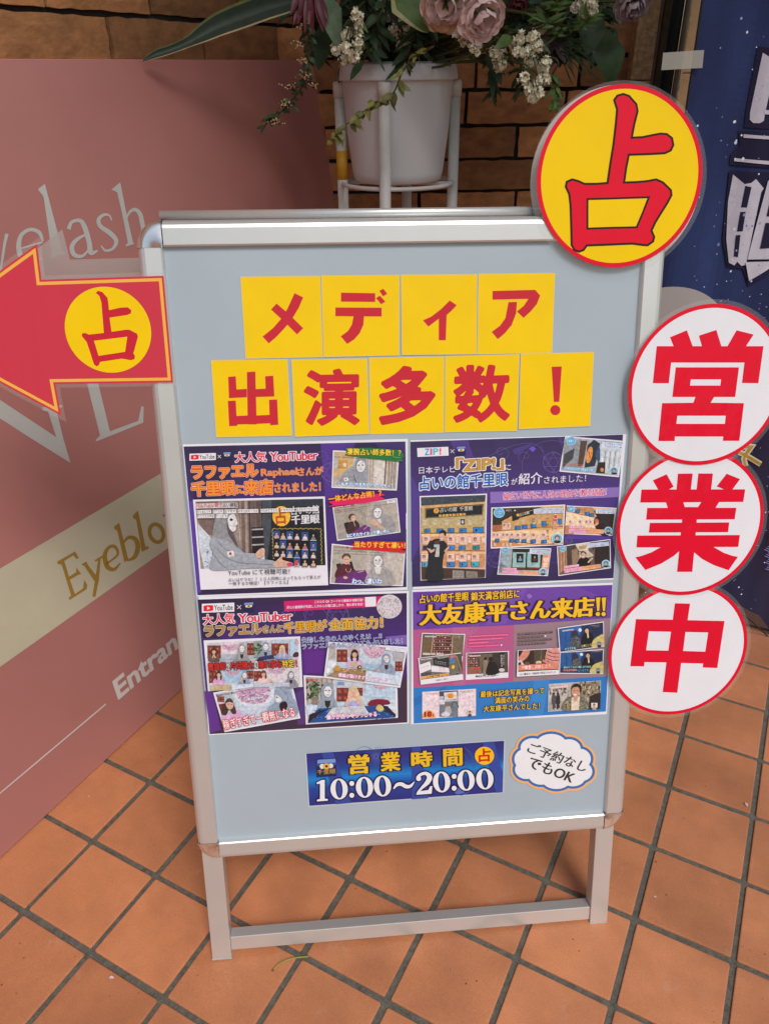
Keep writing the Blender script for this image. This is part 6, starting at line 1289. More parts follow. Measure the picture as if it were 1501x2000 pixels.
def ph(b):
    b.poly([(506, 980), (820, 960), (810, 1330), (498, 1350)], C(196, 188, 180)); b.poly([(930, 960), (1226, 928), (1222, 1180), (940, 1150)], C(150, 136, 112)); b.poly([(500, 1230), (760, 1200), (760, 1335), (498, 1352)], C(176, 168, 160)); r = random.Random(21)
    for k in range(80): x = r.uniform(950, 1215); y = r.uniform(945, 1120); b.ell(x, y, r.uniform(5, 15), r.uniform(8, 22), C(*r.choice([(96, 84, 70), (206, 190, 160), (60, 54, 50), (170, 150, 110), (120, 110, 96)])), n=7)
    for k in range(24): b.ell(r.uniform(520, 740), r.uniform(1010, 1110), r.uniform(6, 14), r.uniform(10, 26), C(*r.choice([(120, 110, 106), (214, 206, 200), (90, 84, 80), (150, 126, 110)])), n=7)
    for x, cc in ((575, (86, 84, 86)), (632, (52, 52, 56))):
        b.ell(x, 1100, 14, 18, C(70, 56, 52)); b.blob([(x-26, 1240), (x-24, 1140), (x, 1118), (x+26, 1140), (x+26, 1240)], C(*cc), 3); b.line([(x-8, 1230), (x-4, 1318)], 18, C(*cc)); b.line([(x+10, 1230), (x+18, 1300)], 16, C(*cc))
    b.blob([(700, 1335), (730, 1190), (800, 1140), (940, 1120), (1020, 1180), (1060, 1312)], C(122, 118, 104), 4)
    for k in range(90): b.ell(r.uniform(725, 1045), r.uniform(1150, 1310), r.uniform(5, 11), r.uniform(4, 9), C(*r.choice([(64, 64, 56), (170, 164, 140), (90, 96, 80), (196, 190, 170)])), n=6)
    b.poly([(815, 1150), (930, 1130), (920, 1320), (810, 1328)], C(224, 210, 190)); b.poly([(840, 1110), (910, 1110), (900, 1180), (870, 1200), (850, 1180)], C(206, 156, 130)); b.ell(888, 1020, 68, 66, C(44, 38, 38)); b.ell(872, 1060, 55, 78, C(206, 152, 126), rot=8); b.poly([(822, 1020), (840, 975), (920, 970), (946, 1030), (900, 1000), (850, 1005)], C(44, 38, 38)); b.line([(842, 1048), (862, 1050)], 7, C(60, 40, 40)); b.line([(888, 1052), (908, 1050)], 7, C(60, 40, 40)); b.blob([(846, 1092), (868, 1100), (894, 1094), (876, 1124), (856, 1120)], C(236, 226, 222), 3); b.arc(866, 1180, 16, 22, 4, C(110, 90, 70), 0, 180)
    b.poly([(1060, 1312), (1080, 1130), (1150, 1100), (1222, 1080), (1216, 1306)], C(52, 46, 44)); b.rect(1090, 1222, 1176, 1290, C(226, 220, 216)); bust(b, 1132, 1252, 18, C(170, 160, 150)); b.line([(520, 1012), (760, 992)], 26, C(232, 220, 226)); b.squiggle(530, 1010, 615, 1004, 16, C(90, 190, 160)); b.squiggle(622, 1004, 755, 992, 18, C(226, 80, 140)); b.squiggle(1040, 972, 1205, 954, 14, C(90, 100, 70))
    for k in range(5): b.squiggle(765, 1050+k*30, 788, 1049+k*30, 22, C(44, 44, 48), n=1, seed=k)
    for k in range(4): b.squiggle(748, 1210+k*30, 772, 1209+k*30, 22, C(232, 190, 60), n=1, seed=k+5)
P.photo(V4c, [(504, 972), (1232, 924), (1224, 1308), (494, 1358)], C(190, 180, 168), ph, 0.0014, 3)
b = P.ink(0.0014, V4b)
for sd, (x0, y0, x1, y1) in enumerate([(812, 168, 1370, 142), (812, 218, 1310, 190), (812, 262, 1100, 246)]): b.line([(x0, y0), (x1, y1)], 26, C(226, 70, 130)); b.squiggle(x0+4, y0, x1-4, y1, 13, C(246, 190, 210), seed=sd)
b.line([(812, 308), (1255, 288)], 26, C(226, 70, 130)); b.squiggle(816, 308, 1250, 288, 12, C(244, 170, 200)); b.blob([(1262, 282), (1274, 274), (1288, 282), (1274, 300)], PW, 3)
b.view = V4c
for sd, (x0, y0, x1, y1) in enumerate([(75, 278, 560, 246), (75, 326, 440, 302), (72, 374, 552, 342), (72, 420, 468, 396)]): b.line([(x0, y0), (x1, y1)], 27, C(66, 46, 48)); b.squiggle(x0+4, y0, x1-4, y1, 17, C(196, 180, 176), seed=sd+20)
b.ell(456, 300, 13, 12, PW)
b.view = VA4; GT = C(240, 196, 56); GO = C(38, 34, 50)
for st, bl, br in (('最後は記念写真を撮って', (528, 794), (970, 766)), ('満面の笑みの', (628, 838), (866, 822)), ('大友康平さんでした！', (548, 896), (940, 872))): b.text(st, bl, br, 44, GT, grow=0.012, outl=[(0.085, GO)], norm=(1.7, 0.6, 0))
P.put(b, 'caption')
# ================================================================== FLOWER STAND, POT AND FLOWERS
def W(px, py, d):
    """Point d metres ahead of the camera (measured on the level) seen at a pixel of the photograph."""
    return Vector(vplane(d).world(px, py))
PD = 1.86
WHT = material('old white enamel', (0.62, 0.60, 0.57), rough=0.45, var=0.10, scale=18, bump=0.06, bscale=60)
PLAST = material('white plastic pot', (0.64, 0.65, 0.67), rough=0.4, var=0.05, scale=9, stretch=(1, 1, 0.2))
DIRT = material('dark floral foam', (0.02, 0.022, 0.015), rough=1.0, bump=0.5)
pc = W(776, 240, PD); rim_z = W(776, 124, PD).z; col_z = W(776, 153, PD).z; bot_z = W(776, 352, PD).z
pxm = (W(896, 150, PD) - W(656, 150, PD)).length / 240.0
R_ = 117*pxm
PC = (pc.x, pc.y)
pot = bpy.data.objects.new('flower_pot', None); COL.objects.link(pot); pot.location = (pc.x, pc.y, bot_z)
tag(pot, 'white plastic flower pot with a wide collar, held in the white tube stand', 'flower pot')
bm = bmesh.new(); hb = col_z-bot_z
add_lathe(bm, [(0.001, 0.004), (R_*0.70, 0.0), (R_*0.76, 0.004), (R_*0.79, 0.02), (R_*0.87, hb*0.5), (R_*0.93, hb), (R_*0.93, hb+0.02), (R_*0.90, hb+0.03), (R_*0.88, hb+0.02)], 48)
from_bm('bucket', bm, PLAST, pot, smooth=True)
bm = bmesh.new(); hr = rim_z-col_z
add_lathe(bm, [(R_*0.935, hb-0.002), (R_*1.0, hb-0.003), (R_*1.005, hb), (R_*0.975, hb+hr*0.9), (R_*0.955, hb+hr), (R_*0.92, hb+hr*0.9), (R_*0.90, hb+0.004)], 48)
from_bm('collar', bm, PLAST, pot, smooth=True)
bm = bmesh.new(); add_lathe(bm, [(0.001, hb+hr*0.5), (R_*0.9, hb+hr*0.4)], 24); from_bm('floral_foam', bm, DIRT, pot)
fst = bpy.data.objects.new('flower_stand', None); COL.objects.link(fst); fst.location = (pc.x, pc.y, 0)
tag(fst, 'white painted tube flower stand with four legs, standing before the brick wall', 'flower stand')
right = np.array([0.8814282684784137, 0.47231790938640633]); fwd2 = np.array([-0.47231790938640633, 0.8814282684784137])
for k, (dx, df) in enumerate(((-0.99, 0.0), (-0.235, -1.0), (0.99, 0.04), (0.19, 1.0))):
    q = right*dx*R_*0.985 + fwd2*df*R_*0.985; zt = col_z-0.004
    bm = bmesh.new(); add_tube(bm, [(q[0], q[1], 0.0), (q[0], q[1], zt-0.028)], 0.0118, 18)
    lg = from_bm('leg', bm, WHT, fst, smooth=True)
    bm = bmesh.new(); add_tube(bm, [(q[0], q[1], zt-0.030), (q[0], q[1], zt-0.004), (q[0], q[1], zt)], [0.0138, 0.0138, 0.011], 18); from_bm('joint', bm, WHT, lg, smooth=True)
    if k == 0:
        bm = bmesh.new(); add_tube(bm, [(q[0], q[1], W(668, 350, PD).z), (q[0], q[1], W(665, 294, PD).z)], 0.0123, 18)
        from_bm('yellow_tape', bm, material('yellow tape', (0.62, 0.33, 0.02), rough=0.5, var=0.1), lg, smooth=True)
bm = bmesh.new(); n = 40
add_tube(bm, [(R_*0.97*math.cos(2*math.pi*k/n), R_*0.97*math.sin(2*math.pi*k/n), bot_z-0.004) for k in range(n+1)], 0.0045, 8, cap=False)
for a in (0.3, 1.87): add_tube(bm, [(R_*0.97*math.cos(a), R_*0.97*math.sin(a), bot_z-0.005), (-R_*0.97*math.cos(a), -R_*0.97*math.sin(a), bot_z-0.005)], 0.004, 8)
from_bm('ring', bm, WHT, fst, smooth=True)
bm = bmesh.new(); add_tube(bm, [(R_*0.97*math.cos(2*math.pi*k/n), R_*0.97*math.sin(2*math.pi*k/n), 0.22) for k in range(n+1)], 0.0045, 8, cap=False); from_bm('lower_ring', bm, WHT, fst, smooth=True)

# ---- plant parts
def leafm(name, c, var=0.3, rough=0.5): return material(name, c, rough=rough, var=var, scale=60, bump=0.15, bscale=180, island=0.3, subsurf=0.0, spec=0.35)
GRN = leafm('mid green leaf', (0.085, 0.15, 0.035)); DGR = leafm('deep green leaf', (0.026, 0.056, 0.02)); GGR = leafm('grey-green leaf', (0.10, 0.15, 0.085)); OLV = leafm('drying leaf', (0.15, 0.15, 0.035))
STEM = leafm('stem', (0.06, 0.075, 0.022)); BRN = leafm('woody stem', (0.075, 0.045, 0.025))
CRM = material('papery cream petal', (0.88, 0.84, 0.66), rough=0.75, var=0.10, scale=90, island=0.10); TANB = material('dried tan bud', (0.50, 0.33, 0.18), rough=0.8, var=0.25, scale=90, island=0.3)
PNK = material('pale pink petal', (0.90, 0.68, 0.65), rough=0.6, var=0.10, scale=30, island=0.08); PCH = material('browning petal', (0.74, 0.45, 0.27), rough=0.65, var=0.15, scale=25, island=0.1); MAUVE = material('withered mauve petal', (0.52, 0.42, 0.45), rough=0.7, var=0.15, scale=40, island=0.1); CRIM = material('dark crimson petal', (0.115, 0.006, 0.018), rough=0.45, var=0.2, scale=40, island=0.3); MAR = material('maroon petal', (0.035, 0.008, 0.012), rough=0.5, var=0.2)
def blade(bm, base, tip, width, nrm=None, bend=0.12, nseg=7, shape=0.42, cup=0.18, tw=0.0, mi=0, edge=None):
    """Leaf or petal: curved blade from base to tip, widest at shape, folded along the midrib."""
    base, tip = Vector(base), Vector(tip); ax = tip-base; L = ax.length; ax.normalize()
    if nrm is None: nrm = Vector((0.47, -0.88, 0.35))
    s = ax.cross(Vector(nrm)); s = s.normalized() if s.length > 1e-6 else ax.orthogonal().normalized()
    up = s.cross(ax).normalized(); rows = []
    for i in range(nseg+1):
        t = i/nseg; wv = (t/shape)**0.75 if t < shape else max(0.0, (1-t)/(1-shape))**0.62
        wv = max(0.02, min(1, wv))*width/2; c = base+ax*L*t+up*bend*L*(4*t*(1-t))
        a = tw*t; s2 = s*math.cos(a)+up*math.sin(a); u2 = up*math.cos(a)-s*math.sin(a)
        rows.append([bm.verts.new(c+s2*wv*k+u2*cup*wv*abs(k)) for k in ((-1, -0.72, 0, 0.72, 1) if edge is not None else (-1, -0.5, 0, 0.5, 1))])
    for i in range(nseg):
        for k in range(4):
            f = bm.faces.new((rows[i][k], rows[i][k+1], rows[i+1][k+1], rows[i+1][k])); f.smooth = True
            f.material_index = mi if (edge is None or k in (1, 2)) else edge
def puff(bm, c, r, rr, n=9):
    """Papery floret cluster."""
    c = Vector(c)
    for k in range(n):
        d = Vector((rr.gauss(0, 1), rr.gauss(0, 1), rr.gauss(0, 1))).normalized(); q = c+d*r*rr.uniform(0.15, 0.75)
        e = Vector((rr.gauss(0, 1), rr.gauss(0, 1), rr.gauss(0, 1))); e = (e-d*e.dot(d)).normalized(); f = d.cross(e)
        h = r*rr.uniform(0.3, 0.48); m_ = 5; ring = []
        for j in range(m_*2):
            a = math.pi*j/m_; h2 = h*(1.0 if j % 2 == 0 else 0.62)*rr.uniform(0.85, 1.15)
            ring.append(bm.verts.new(q+e*h2*math.cos(a)+f*h2*math.sin(a)+d*h*(0.45 if j % 2 == 0 else 0.2)*rr.uniform(0.5, 1.3)))
        cc = bm.verts.new(q-d*h*0.25)
        for j in range(m_*2): bm.faces.new((cc, ring[j], ring[(j+1) % (m_*2)]))
def thing_at(name, loc, label, cat, group=None):
    o = bpy.data.objects.new(name, None); COL.objects.link(o); o.location = loc; tag(o, label, cat, group); return o
def part(name, bm, mat, root, smooth=False):
    L = Vector(root.location)
    for v in bm.verts: v.co -= L
    me = bpy.data.meshes.new(name); bm.normal_update(); bm.to_mesh(me); bm.free()
    if smooth:
        for p in me.polygons: p.use_smooth = True
    return link(name, me, mat, root)
FOOT = Vector((pc.x, pc.y, col_z+0.02))
def foot(r, k=0.5): a = r.uniform(0, 6.28); q = R_*k*math.sqrt(r.random()); return FOOT+Vector((q*math.cos(a), q*math.sin(a), 0))
def curve(pts, n=6): return [Vector(p) for p in smooth_line([tuple(p) for p in pts], n)]

# ---- cream statice sprigs: florets read off the photograph
sprigs = [
 ([(810,-2,1.0),(817,10,.9),(696,30,1.15),(699,50,1.0),(697,62,.9),(677,68,1.1),(700,80,1.0),(699,94,.8),(655,97,1.0),(672,88,1.0),(679,96,.9),(671,117,.95),(691,110,1.1),(684,115,.8)][2:], 1.66, 'cream statice sprig hanging over the left rim of the pot'),
 ([(742,12,.8),(756,22,1.0),(757,31,.8),(772,36,.9),(775,44,.8),(766,54,.8),(772,66,.7),(796,52,.9),(796,70,.9),(783,90,.9),(792,88,.8)], 1.74, 'thin cream statice sprig above the middle of the pot'),
 ([(893,66,1.0),(905,56,1.0),(914,62,1.0),(907,80,.9),(921,78,.9),(921,93,.8),(934,92,.7),(932,103,.6)], 1.62, 'cream statice sprig below the two pink flowers'),
 ([(965,104,1.1),(975,110,1.0),(985,108,.9),(974,130,1.0),(980,126,.8)], 1.64, 'small cream statice sprig right of the pot rim'),
 ([(1003,86,1.0),(1015,74,1.1),(1012,102,1.0),(1022,104,.9),(1040,72,1.1),(1048,88,1.0),(1036,98,1.0),(1052,92,.9),(1040,118,1.1),(1032,122,.9),(1060,130,1.1),(1066,122,1.0),(1055,134,.8),(1062,152,1.1),(1053,158,.8)], 1.62, 'large cream statice sprig in the middle of the right side of the arrangement'),
 ([(1021,152,1.05),(1034,166,1.1),(1030,176,.8),(1050,180,1.15),(1038,190,1.0),(1044,193,.8)], 1.60, 'lowest cream statice sprig, hanging right of the pot against the bricks'),
 ([(1131,8,1.0),(1140,18,1.1),(1150,10,1.0),(1160,12,.9),(1156,24,.9),(1142,30,.8),(1122,14,.8)], 1.68, 'cream statice sprig at the top right of the arrangement'),
 ([(1050,48,1.0),(1056,58,.8),(1046,58,.8)], 1.72, 'tiny cream statice sprig half hidden among the green sprays'),
]
for si, (pts, d, lab) in enumerate(sprigs):
    r = random.Random(40+si); f0 = foot(r); root = thing_at('statice_sprig', f0, lab, 'flower', 'flowers in the pot')
    P3 = [W(x, y, d+r.uniform(-0.02, 0.02)) for x, y, _ in pts]; mid = sum(P3, Vector())/len(P3); top = P3[0]+Vector((0, 0, 0.02))
    bm = bmesh.new(); mainl = curve([f0, f0*0.5+top*0.5+Vector((0, 0, 0.05)), top*0.7+mid*0.3+Vector((0, 0.01, 0.01))]); add_tube(bm, mainl, 0.0022, 6)
    for p in P3: add_tube(bm, curve([mainl[-1], (mainl[-1]+p)/2+Vector((0, 0, 0.006)), p], 4), 0.0011, 5)
    part('stem', bm, STEM, root, True)
    bm = bmesh.new(); pm = (W(800, 60, d)-W(700, 60, d)).length/100
    for (x, y, s_), p in zip(pts, P3): puff(bm, p, 14.5*s_*pm, r, 24)
    part('blossom', bm, CRM, root)
    bm = bmesh.new()
    for p in P3: blade(bm, p+Vector((0, 0.008, 0.006)), p+Vector((r.uniform(-.02, .02), 0.01, -0.012)), 0.006)
    part('sepal', bm, GRN, root)

# ---- lisianthus and roses
def bloom(label, name, c, r, d, mat, mat2, seed, tip=(0, -1)):
    rr = random.Random(seed); cc = W(*c, d); f0 = foot(rr); root = thing_at(name, f0, label, 'flower', 'flowers in the pot'); pm = (W(800, 60, d)-W(700, 60, d)).length/100
    R = r*pm; ax = (Vector((0.47, -0.88, 0.0))*0.75 + Vector((0.88, 0.47, 0))*tip[0] + Vector((0, 0, -tip[1]*0.6))).normalized()
    e = ax.orthogonal().normalized(); g = ax.cross(e); bm = bmesh.new()
    for ring, (n, k0, k1, wd, open_) in enumerate(((6, 0.15, 1.0, 1.25, 0.95), (5, 0.12, 0.92, 1.1, 0.72), (4, 0.08, 0.66, 0.8, 0.40))):
        for k in range(n):
            a = 2*math.pi*(k+0.5*ring)/n+rr.uniform(-0.15, 0.15); o = e*math.cos(a)+g*math.sin(a)
            b0 = cc-ax*R*0.65+o*R*0.05; t0 = cc+o*R*k1*open_*1.05+ax*R*(0.25-0.55*open_+0.5*(1-open_))+Vector((rr.uniform(-.1, .1), rr.uniform(-.1, .1), rr.uniform(-.1, .1)))*R
            w_ = R*wd; rows = []; nu, nv = 8, 9; side = ax.cross(o).normalized()
            for i in range(nu+1):
                t = i/nu; p = b0.lerp(t0, t)+o*R*0.28*math.sin(t*math.pi)*(1 if ring < 2 else 0.5); wv = w_*0.5*(0.25+0.9*math.sin(min(1, t*1.15)*math.pi*0.58))
                row = []
                for j in range(nv+1):
                    s_ = 2*j/nv-1; ruf = t*t*R*0.085*math.sin(s_*9+k*2+ring)+t*R*0.03*math.sin(s_*23+k)
                    row.append(bm.verts.new(p+side*s_*wv*(1-0.12*max(0, t-0.8)*5*abs(s_))+ax*(abs(s_)**2*R*0.20*(1-t*0.4)+ruf)-o*abs(s_)**2*R*0.22+(t0-b0).normalized()*(-abs(s_)**2.2*R*0.22*t)))
                rows.append(row)
            for i in range(nu):
                for j in range(nv):
                    f = bm.faces.new((rows[i][j], rows[i][j+1], rows[i+1][j+1], rows[i+1][j])); f.smooth = True
                    f.material_index = 1 if (ring == 0 and o.z < -0.35) else 0
    part('blossom', bm, [mat, mat2], root)
    bm = bmesh.new(); back = cc-ax*R*0.7; add_tube(bm, curve([f0, f0*0.4+back*0.6+Vector((0, 0, 0.03)), back, cc-ax*R*0.5]), 0.0024, 7); part('stem', bm, STEM, root, True)
    bm = bmesh.new()
    for k in range(5): a = 2*math.pi*k/5; o = e*math.cos(a)+g*math.sin(a); blade(bm, back, back+ax*R*0.55+o*R*0.55, R*0.25)
    part('sepal', bm, GRN, root)
bloom('pale pink ruffled flower with browning lower petals, above the middle of the pot', 'lisianthus', (868, 14), 50, 1.60, PNK, PCH, 3, (-0.1, 0.5))
bloom('pink trumpet flower facing right, between the statice sprigs', 'lisianthus', (946, 40), 48, 1.58, PNK, PNK, 8, (0.25, 0.7))
bloom('withered mauve rose drooping at the far right of the arrangement', 'rose', (1236, 18), 34, 1.66, MAUVE, MAUVE, 12, (0.1, 1.0))
bloom('small dusky rose bud among the green sprays', 'rose', (1012, 14), 20, 1.74, material('dusky rose petal', (0.20, 0.035, 0.05), rough=0.6, var=0.2), MAR, 15, (0, 0.6))
# dark flowers with hanging pointed petals
def tassel(label, c, d, n, L, wd, spread, mat, seed, name='gerbera'):
    rr = random.Random(seed); cc = W(*c, d); f0 = foot(rr); root = thing_at(name, f0, label, 'flower', 'flowers in the pot'); pm = (W(800, 60, d)-W(700, 60, d)).length/100; bm = bmesh.new()
    for k in range(n):
        x = rr.uniform(-spread, spread); t = cc+Vector((0.88, 0.47, 0))*x*pm+Vector((0, 0, -L*pm*rr.uniform(0.6, 1.05)))+Vector((0.47, -0.88, 0))*rr.uniform(-0.02, 0.03)
        blade(bm, cc+Vector((0.88, 0.47, 0))*x*pm*0.35, t, wd*pm*rr.uniform(0.7, 1.2), bend=rr.uniform(-.1, .15), shape=0.6)
    part('petals', bm, mat, root)
    bm = bmesh.new(); add_tube(bm, curve([f0, f0*0.5+cc*0.5+Vector((0, 0, 0.06)), cc+Vector((0, 0, 0.01)), cc]), 0.003, 7); part('stem', bm, STEM, root, True)
tassel('dark crimson flower with hanging pointed petals, at the upper left of the arrangement', (606, -30), 1.68, 26, 78, 13, 44, CRIM, 2)
tassel('almost black maroon flower hanging among the cream statice', (1082, 50), 1.68, 14, 70, 26, 24, MAR, 5, 'dahlia')

# ---- single leaves and leaf sprays
def leaf_thing(label, pts_, d, wpx, mat, bend=0.1, shape=0.42, edge=None, name='foliage_sprig', cup=0.18, tw=0.0):
    rr = random.Random(int(pts_[0][0])); f0 = foot(rr); root = thing_at(name, f0, label, 'leaf', 'leaves in the arrangement'); pm = (W(800, 60, d)-W(700, 60, d)).length/100
    b0, t0 = W(*pts_[0], d), W(*pts_[1], d-0.03); bm = bmesh.new(); blade(bm, b0, t0, wpx*pm, bend=bend, shape=shape, nseg=14, cup=cup, edge=edge, tw=tw); part('leaf', bm, mat, root)
    bm = bmesh.new(); add_tube(bm, curve([f0, f0*0.5+b0*0.5+Vector((0, 0, 0.03)), b0, b0.lerp(t0, 0.12)]), 0.002, 6); part('stem', bm, STEM, root, True)
YED = leafm('cream leaf edge', (0.36, 0.34, 0.16), 0.2)
leaf_thing('long grey-green leaf hanging left of the cream statice', [(632, -20), (662, 96)], 1.70, 46, GGR)
leaf_thing('dark green leaf behind the tan-budded spray at the left', [(640, 40), (622, 138)], 1.76, 44, DGR)
leaf_thing('broad green leaf with a pale edge left of the pink flowers', [(768, -40), (836, 64)], 1.68, 78, [GRN, YED], edge=1, bend=0.05)
leaf_thing('large dark round leaf at the upper right of the arrangement', [(1158, 14), (1146, 108)], 1.72, 56, DGR, shape=0.5)
leaf_thing('large round leaf, greener at its edge, hanging lowest at the right', [(1178, 52), (1192, 168)], 1.74, 62, leafm('round green leaf', (0.032, 0.07, 0.02)), shape=0.52)
leaf_thing('small folded leaf right of the pink trumpet flower', [(1000, 72), (966, 96)], 1.62, 24, GRN)
leaf_thing('dark leaf hanging right of the pot rim', [(950, 98), (978, 166)], 1.70, 30, DGR)
leaf_thing('second dark leaf beneath the first at the right of the pot', [(956, 130), (962, 196)], 1.72, 16, DGR)
leaf_thing('pointed dark leaf bent over the pot collar', [(725, 95), (752, 141)], 1.70, 9, DGR)
# the long striped strap leaf reaching left
rr = random.Random(1); f0 = foot(rr); root = thing_at('strap_leaf', f0, 'long striped strap leaf, dark green with cream edges, arching out to the left', 'leaf', 'leaves in the arrangement')
mid = [(640, -30), (570, 0), (520, 14), (470, 32), (430, 48), (400, 64), (368, 82), (335, 96), (305, 106), (280, 119)]; wid = [30, 40, 46, 46, 42, 34, 20, 16, 15, 3]; d0 = 1.72
pm = (W(800, 60, d0)-W(700, 60, d0)).length/100; C3 = [W(x, y, d0-0.012*i) for i, (x, y) in enumerate(mid)]; sm_ = smooth_line([(*c, w_) for c, w_ in zip(C3, wid)], 4); bm = bmesh.new(); rows = []
for i, q in enumerate(sm_):
    c = Vector(q[:3]); a = Vector(sm_[max(0, i-1)][:3]); b_ = Vector(sm_[min(len(sm_)-1, i+1)][:3]); ax = (b_-a).normalized(); s_ = ax.cross(Vector((0.47, -0.88, 0.2))).normalized(); u_ = s_.cross(ax); w_ = q[3]*pm/2
    rows.append([bm.verts.new(c+s_*w_*k+u_*abs(k)*w_*0.35) for k in (-1, -0.86, -0.35, 0, 0.35, 0.72, 0.9)])
for i in range(len(rows)-1):
    for k in range(6):
        f = bm.faces.new((rows[i][k], rows[i][k+1], rows[i+1][k+1], rows[i+1][k])); f.smooth = True; f.material_index = 1 if k == 0 else (2 if k == 5 else 0)
part('leaf', bm, [leafm('blackish green leaf', (0.013, 0.028, 0.013)), leafm('cream leaf stripe', (0.40, 0.31, 0.17), 0.2), leafm('olive leaf stripe', (0.12, 0.14, 0.045), 0.2)], root)
bm = bmesh.new(); add_tube(bm, curve([f0, f0*0.4+C3[0]*0.6+Vector((0, 0, 0.03)), C3[0], C3[1]]), 0.003, 7); part('stem', bm, STEM, root, True)

def spray(label, stem_px, d, leaf_mat, n, Ln, Wd, seed, stem_mat=STEM, name='leaf_spray', start=0.15, buds=None, down=0.3, group='leaf sprays in the arrangement', cat='foliage'):
    rr = random.Random(seed); f0 = foot(rr); root = thing_at(name, f0, label, cat, group); pm = (W(800, 60, 1.7)-W(700, 60, 1.7)).length/100
    path = curve([f0]+[W(x, y, d) for x, y in stem_px], 8); bm = bmesh.new(); N = len(path); add_tube(bm, path, [0.0022-0.0014*i/N for i in range(N)], 6); part('stem', bm, stem_mat, root, True); bm = bmesh.new()
    for k in range(n):
        i = 8+int((start+(1-start)*(k+rr.uniform(-2.5, 2.5))/n)*(N-9)); i = max(1, min(i, N-1)); p = path[i]; dv = (path[min(i+1, N-1)]-path[i-1]).normalized(); sd = -1 if k % 2 else 1
        o = (Vector((0.88, 0.47, 0))*sd*rr.uniform(0.3, 1)+Vector((0.47, -0.88, 0))*rr.uniform(-0.4, 0.9)+dv*rr.uniform(0.1, 0.8)+Vector((0, 0, -down*rr.random()))).normalized()
        L_ = Ln*pm*rr.uniform(0.5, 1.35); blade(bm, p, p+o*L_, Wd*pm*rr.uniform(0.7, 1.2), nrm=Vector((0.47, -0.88, 0.4))+Vector((rr.uniform(-.6, .6), rr.uniform(-.6, .6), rr.uniform(-.3, .6))), bend=rr.uniform(-0.1, 0.2), nseg=5, tw=rr.uniform(-0.6, 0.6))
    part('leaves', bm, leaf_mat, root)
    if buds:
        bm = bmesh.new(); b2 = bmesh.new()
        for x, y, s_ in buds:
            c = W(x, y, d-0.015); i = min(range(len(path)), key=lambda j: (path[j]-c).length)
            for k in range(int(20*s_)):
                q = c+Vector((rr.gauss(0, 6.5*s_), 0, 0))*pm*1.0+Vector((0, rr.gauss(0, 4), 0))*pm+Vector((0, 0, rr.gauss(0, 3.2*s_)))*pm
                add_tube(b2, [path[i], (path[i]+q)/2+Vector((0, 0, 0.002)), q], 0.0005, 3); bmesh.ops.create_icosphere(bm, subdivisions=1, radius=1.7*pm*rr.uniform(0.7, 1.2), matrix=Matrix.Translation(q))
        part('buds', bm, TANB, root); part('bud_stalks', b2, BRN, root)
spray('trailing spray with clusters of dried tan buds, hanging over the pink signboard', [(612, 30), (604, 90), (600, 140), (588, 172), (566, 200), (545, 222), (515, 246)], 1.68, DGR, 46, 22, 10, 11, BRN, start=0.1, buds=[(591, 52, .8), (583, 86, 1.1), (592, 118, .9), (595, 150, 1.1), (613, 167, .8), (562, 168, 1.0), (556, 203, 1.1), (536, 236, 1.3)], name='budded_spray')
spray('withering vine trailing down across the front of the pot', [(842, 92), (812, 110), (786, 140), (770, 178), (752, 194), (732, 200), (710, 218), (690, 232), (668, 252), (648, 276)], 1.60, OLV, 44, 25, 12, 12, BRN, start=0.08, down=0.9, name='vine')
spray('fresh green leafy spray at the top right, above the cream statice', [(1040, 60), (1060, 30), (1090, 8), (1120, -20)], 1.66, GRN, 56, 30, 9, 13, start=0.05)
spray('fresh green leafy spray leaning right below the first', [(1060, 70), (1100, 55), (1130, 50), (1160, 30)], 1.66, GRN, 40, 28, 9, 14, start=0.05)
spray('dark leafy sprig hanging lowest, left of the yellow round card', [(1060, 110), (1078, 150), (1086, 180), (1084, 210)], 1.64, GRN, 26, 22, 10, 15, start=0.3, down=0.8)
spray('small dark sprig hanging right of the flower pot', [(950, 110), (966, 150), (960, 185)], 1.72, DGR, 22, 26, 8, 16, start=0.3, down=0.9)
spray('small dark sprig below the lowest small statice', [(990, 120), (1010, 150), (1020, 170)], 1.70, DGR, 24, 26, 9, 17, start=0.2, down=0.8)
# fine grass blades at the right
rr = random.Random(77); f0 = foot(rr); root = thing_at('grass_tuft', f0, 'tuft of fine dark grass blades fanning out at the right of the arrangement', 'grass', None); bm = bmesh.new()
for k in range(34):
    a = W(1082+rr.uniform(-8, 8), 100+rr.uniform(-10, 12), 1.68); t = W(1090+rr.uniform(20, 92), 75+rr.uniform(0, 95), 1.64+rr.uniform(-.03, .03)); add_tube(bm, curve([a, a.lerp(t, 0.5)+Vector((0, 0, 0.012)), t], 4), [0.0009]*8+[0.0004], 4)
part('blades', bm, DGR, root); bm = bmesh.new(); add_tube(bm, curve([f0, f0*0.5+W(1082, 100, 1.68)*0.5+Vector((0, 0, 0.02)), W(1082, 100, 1.68)]), 0.002, 6); part('stem', bm, STEM, root, True)
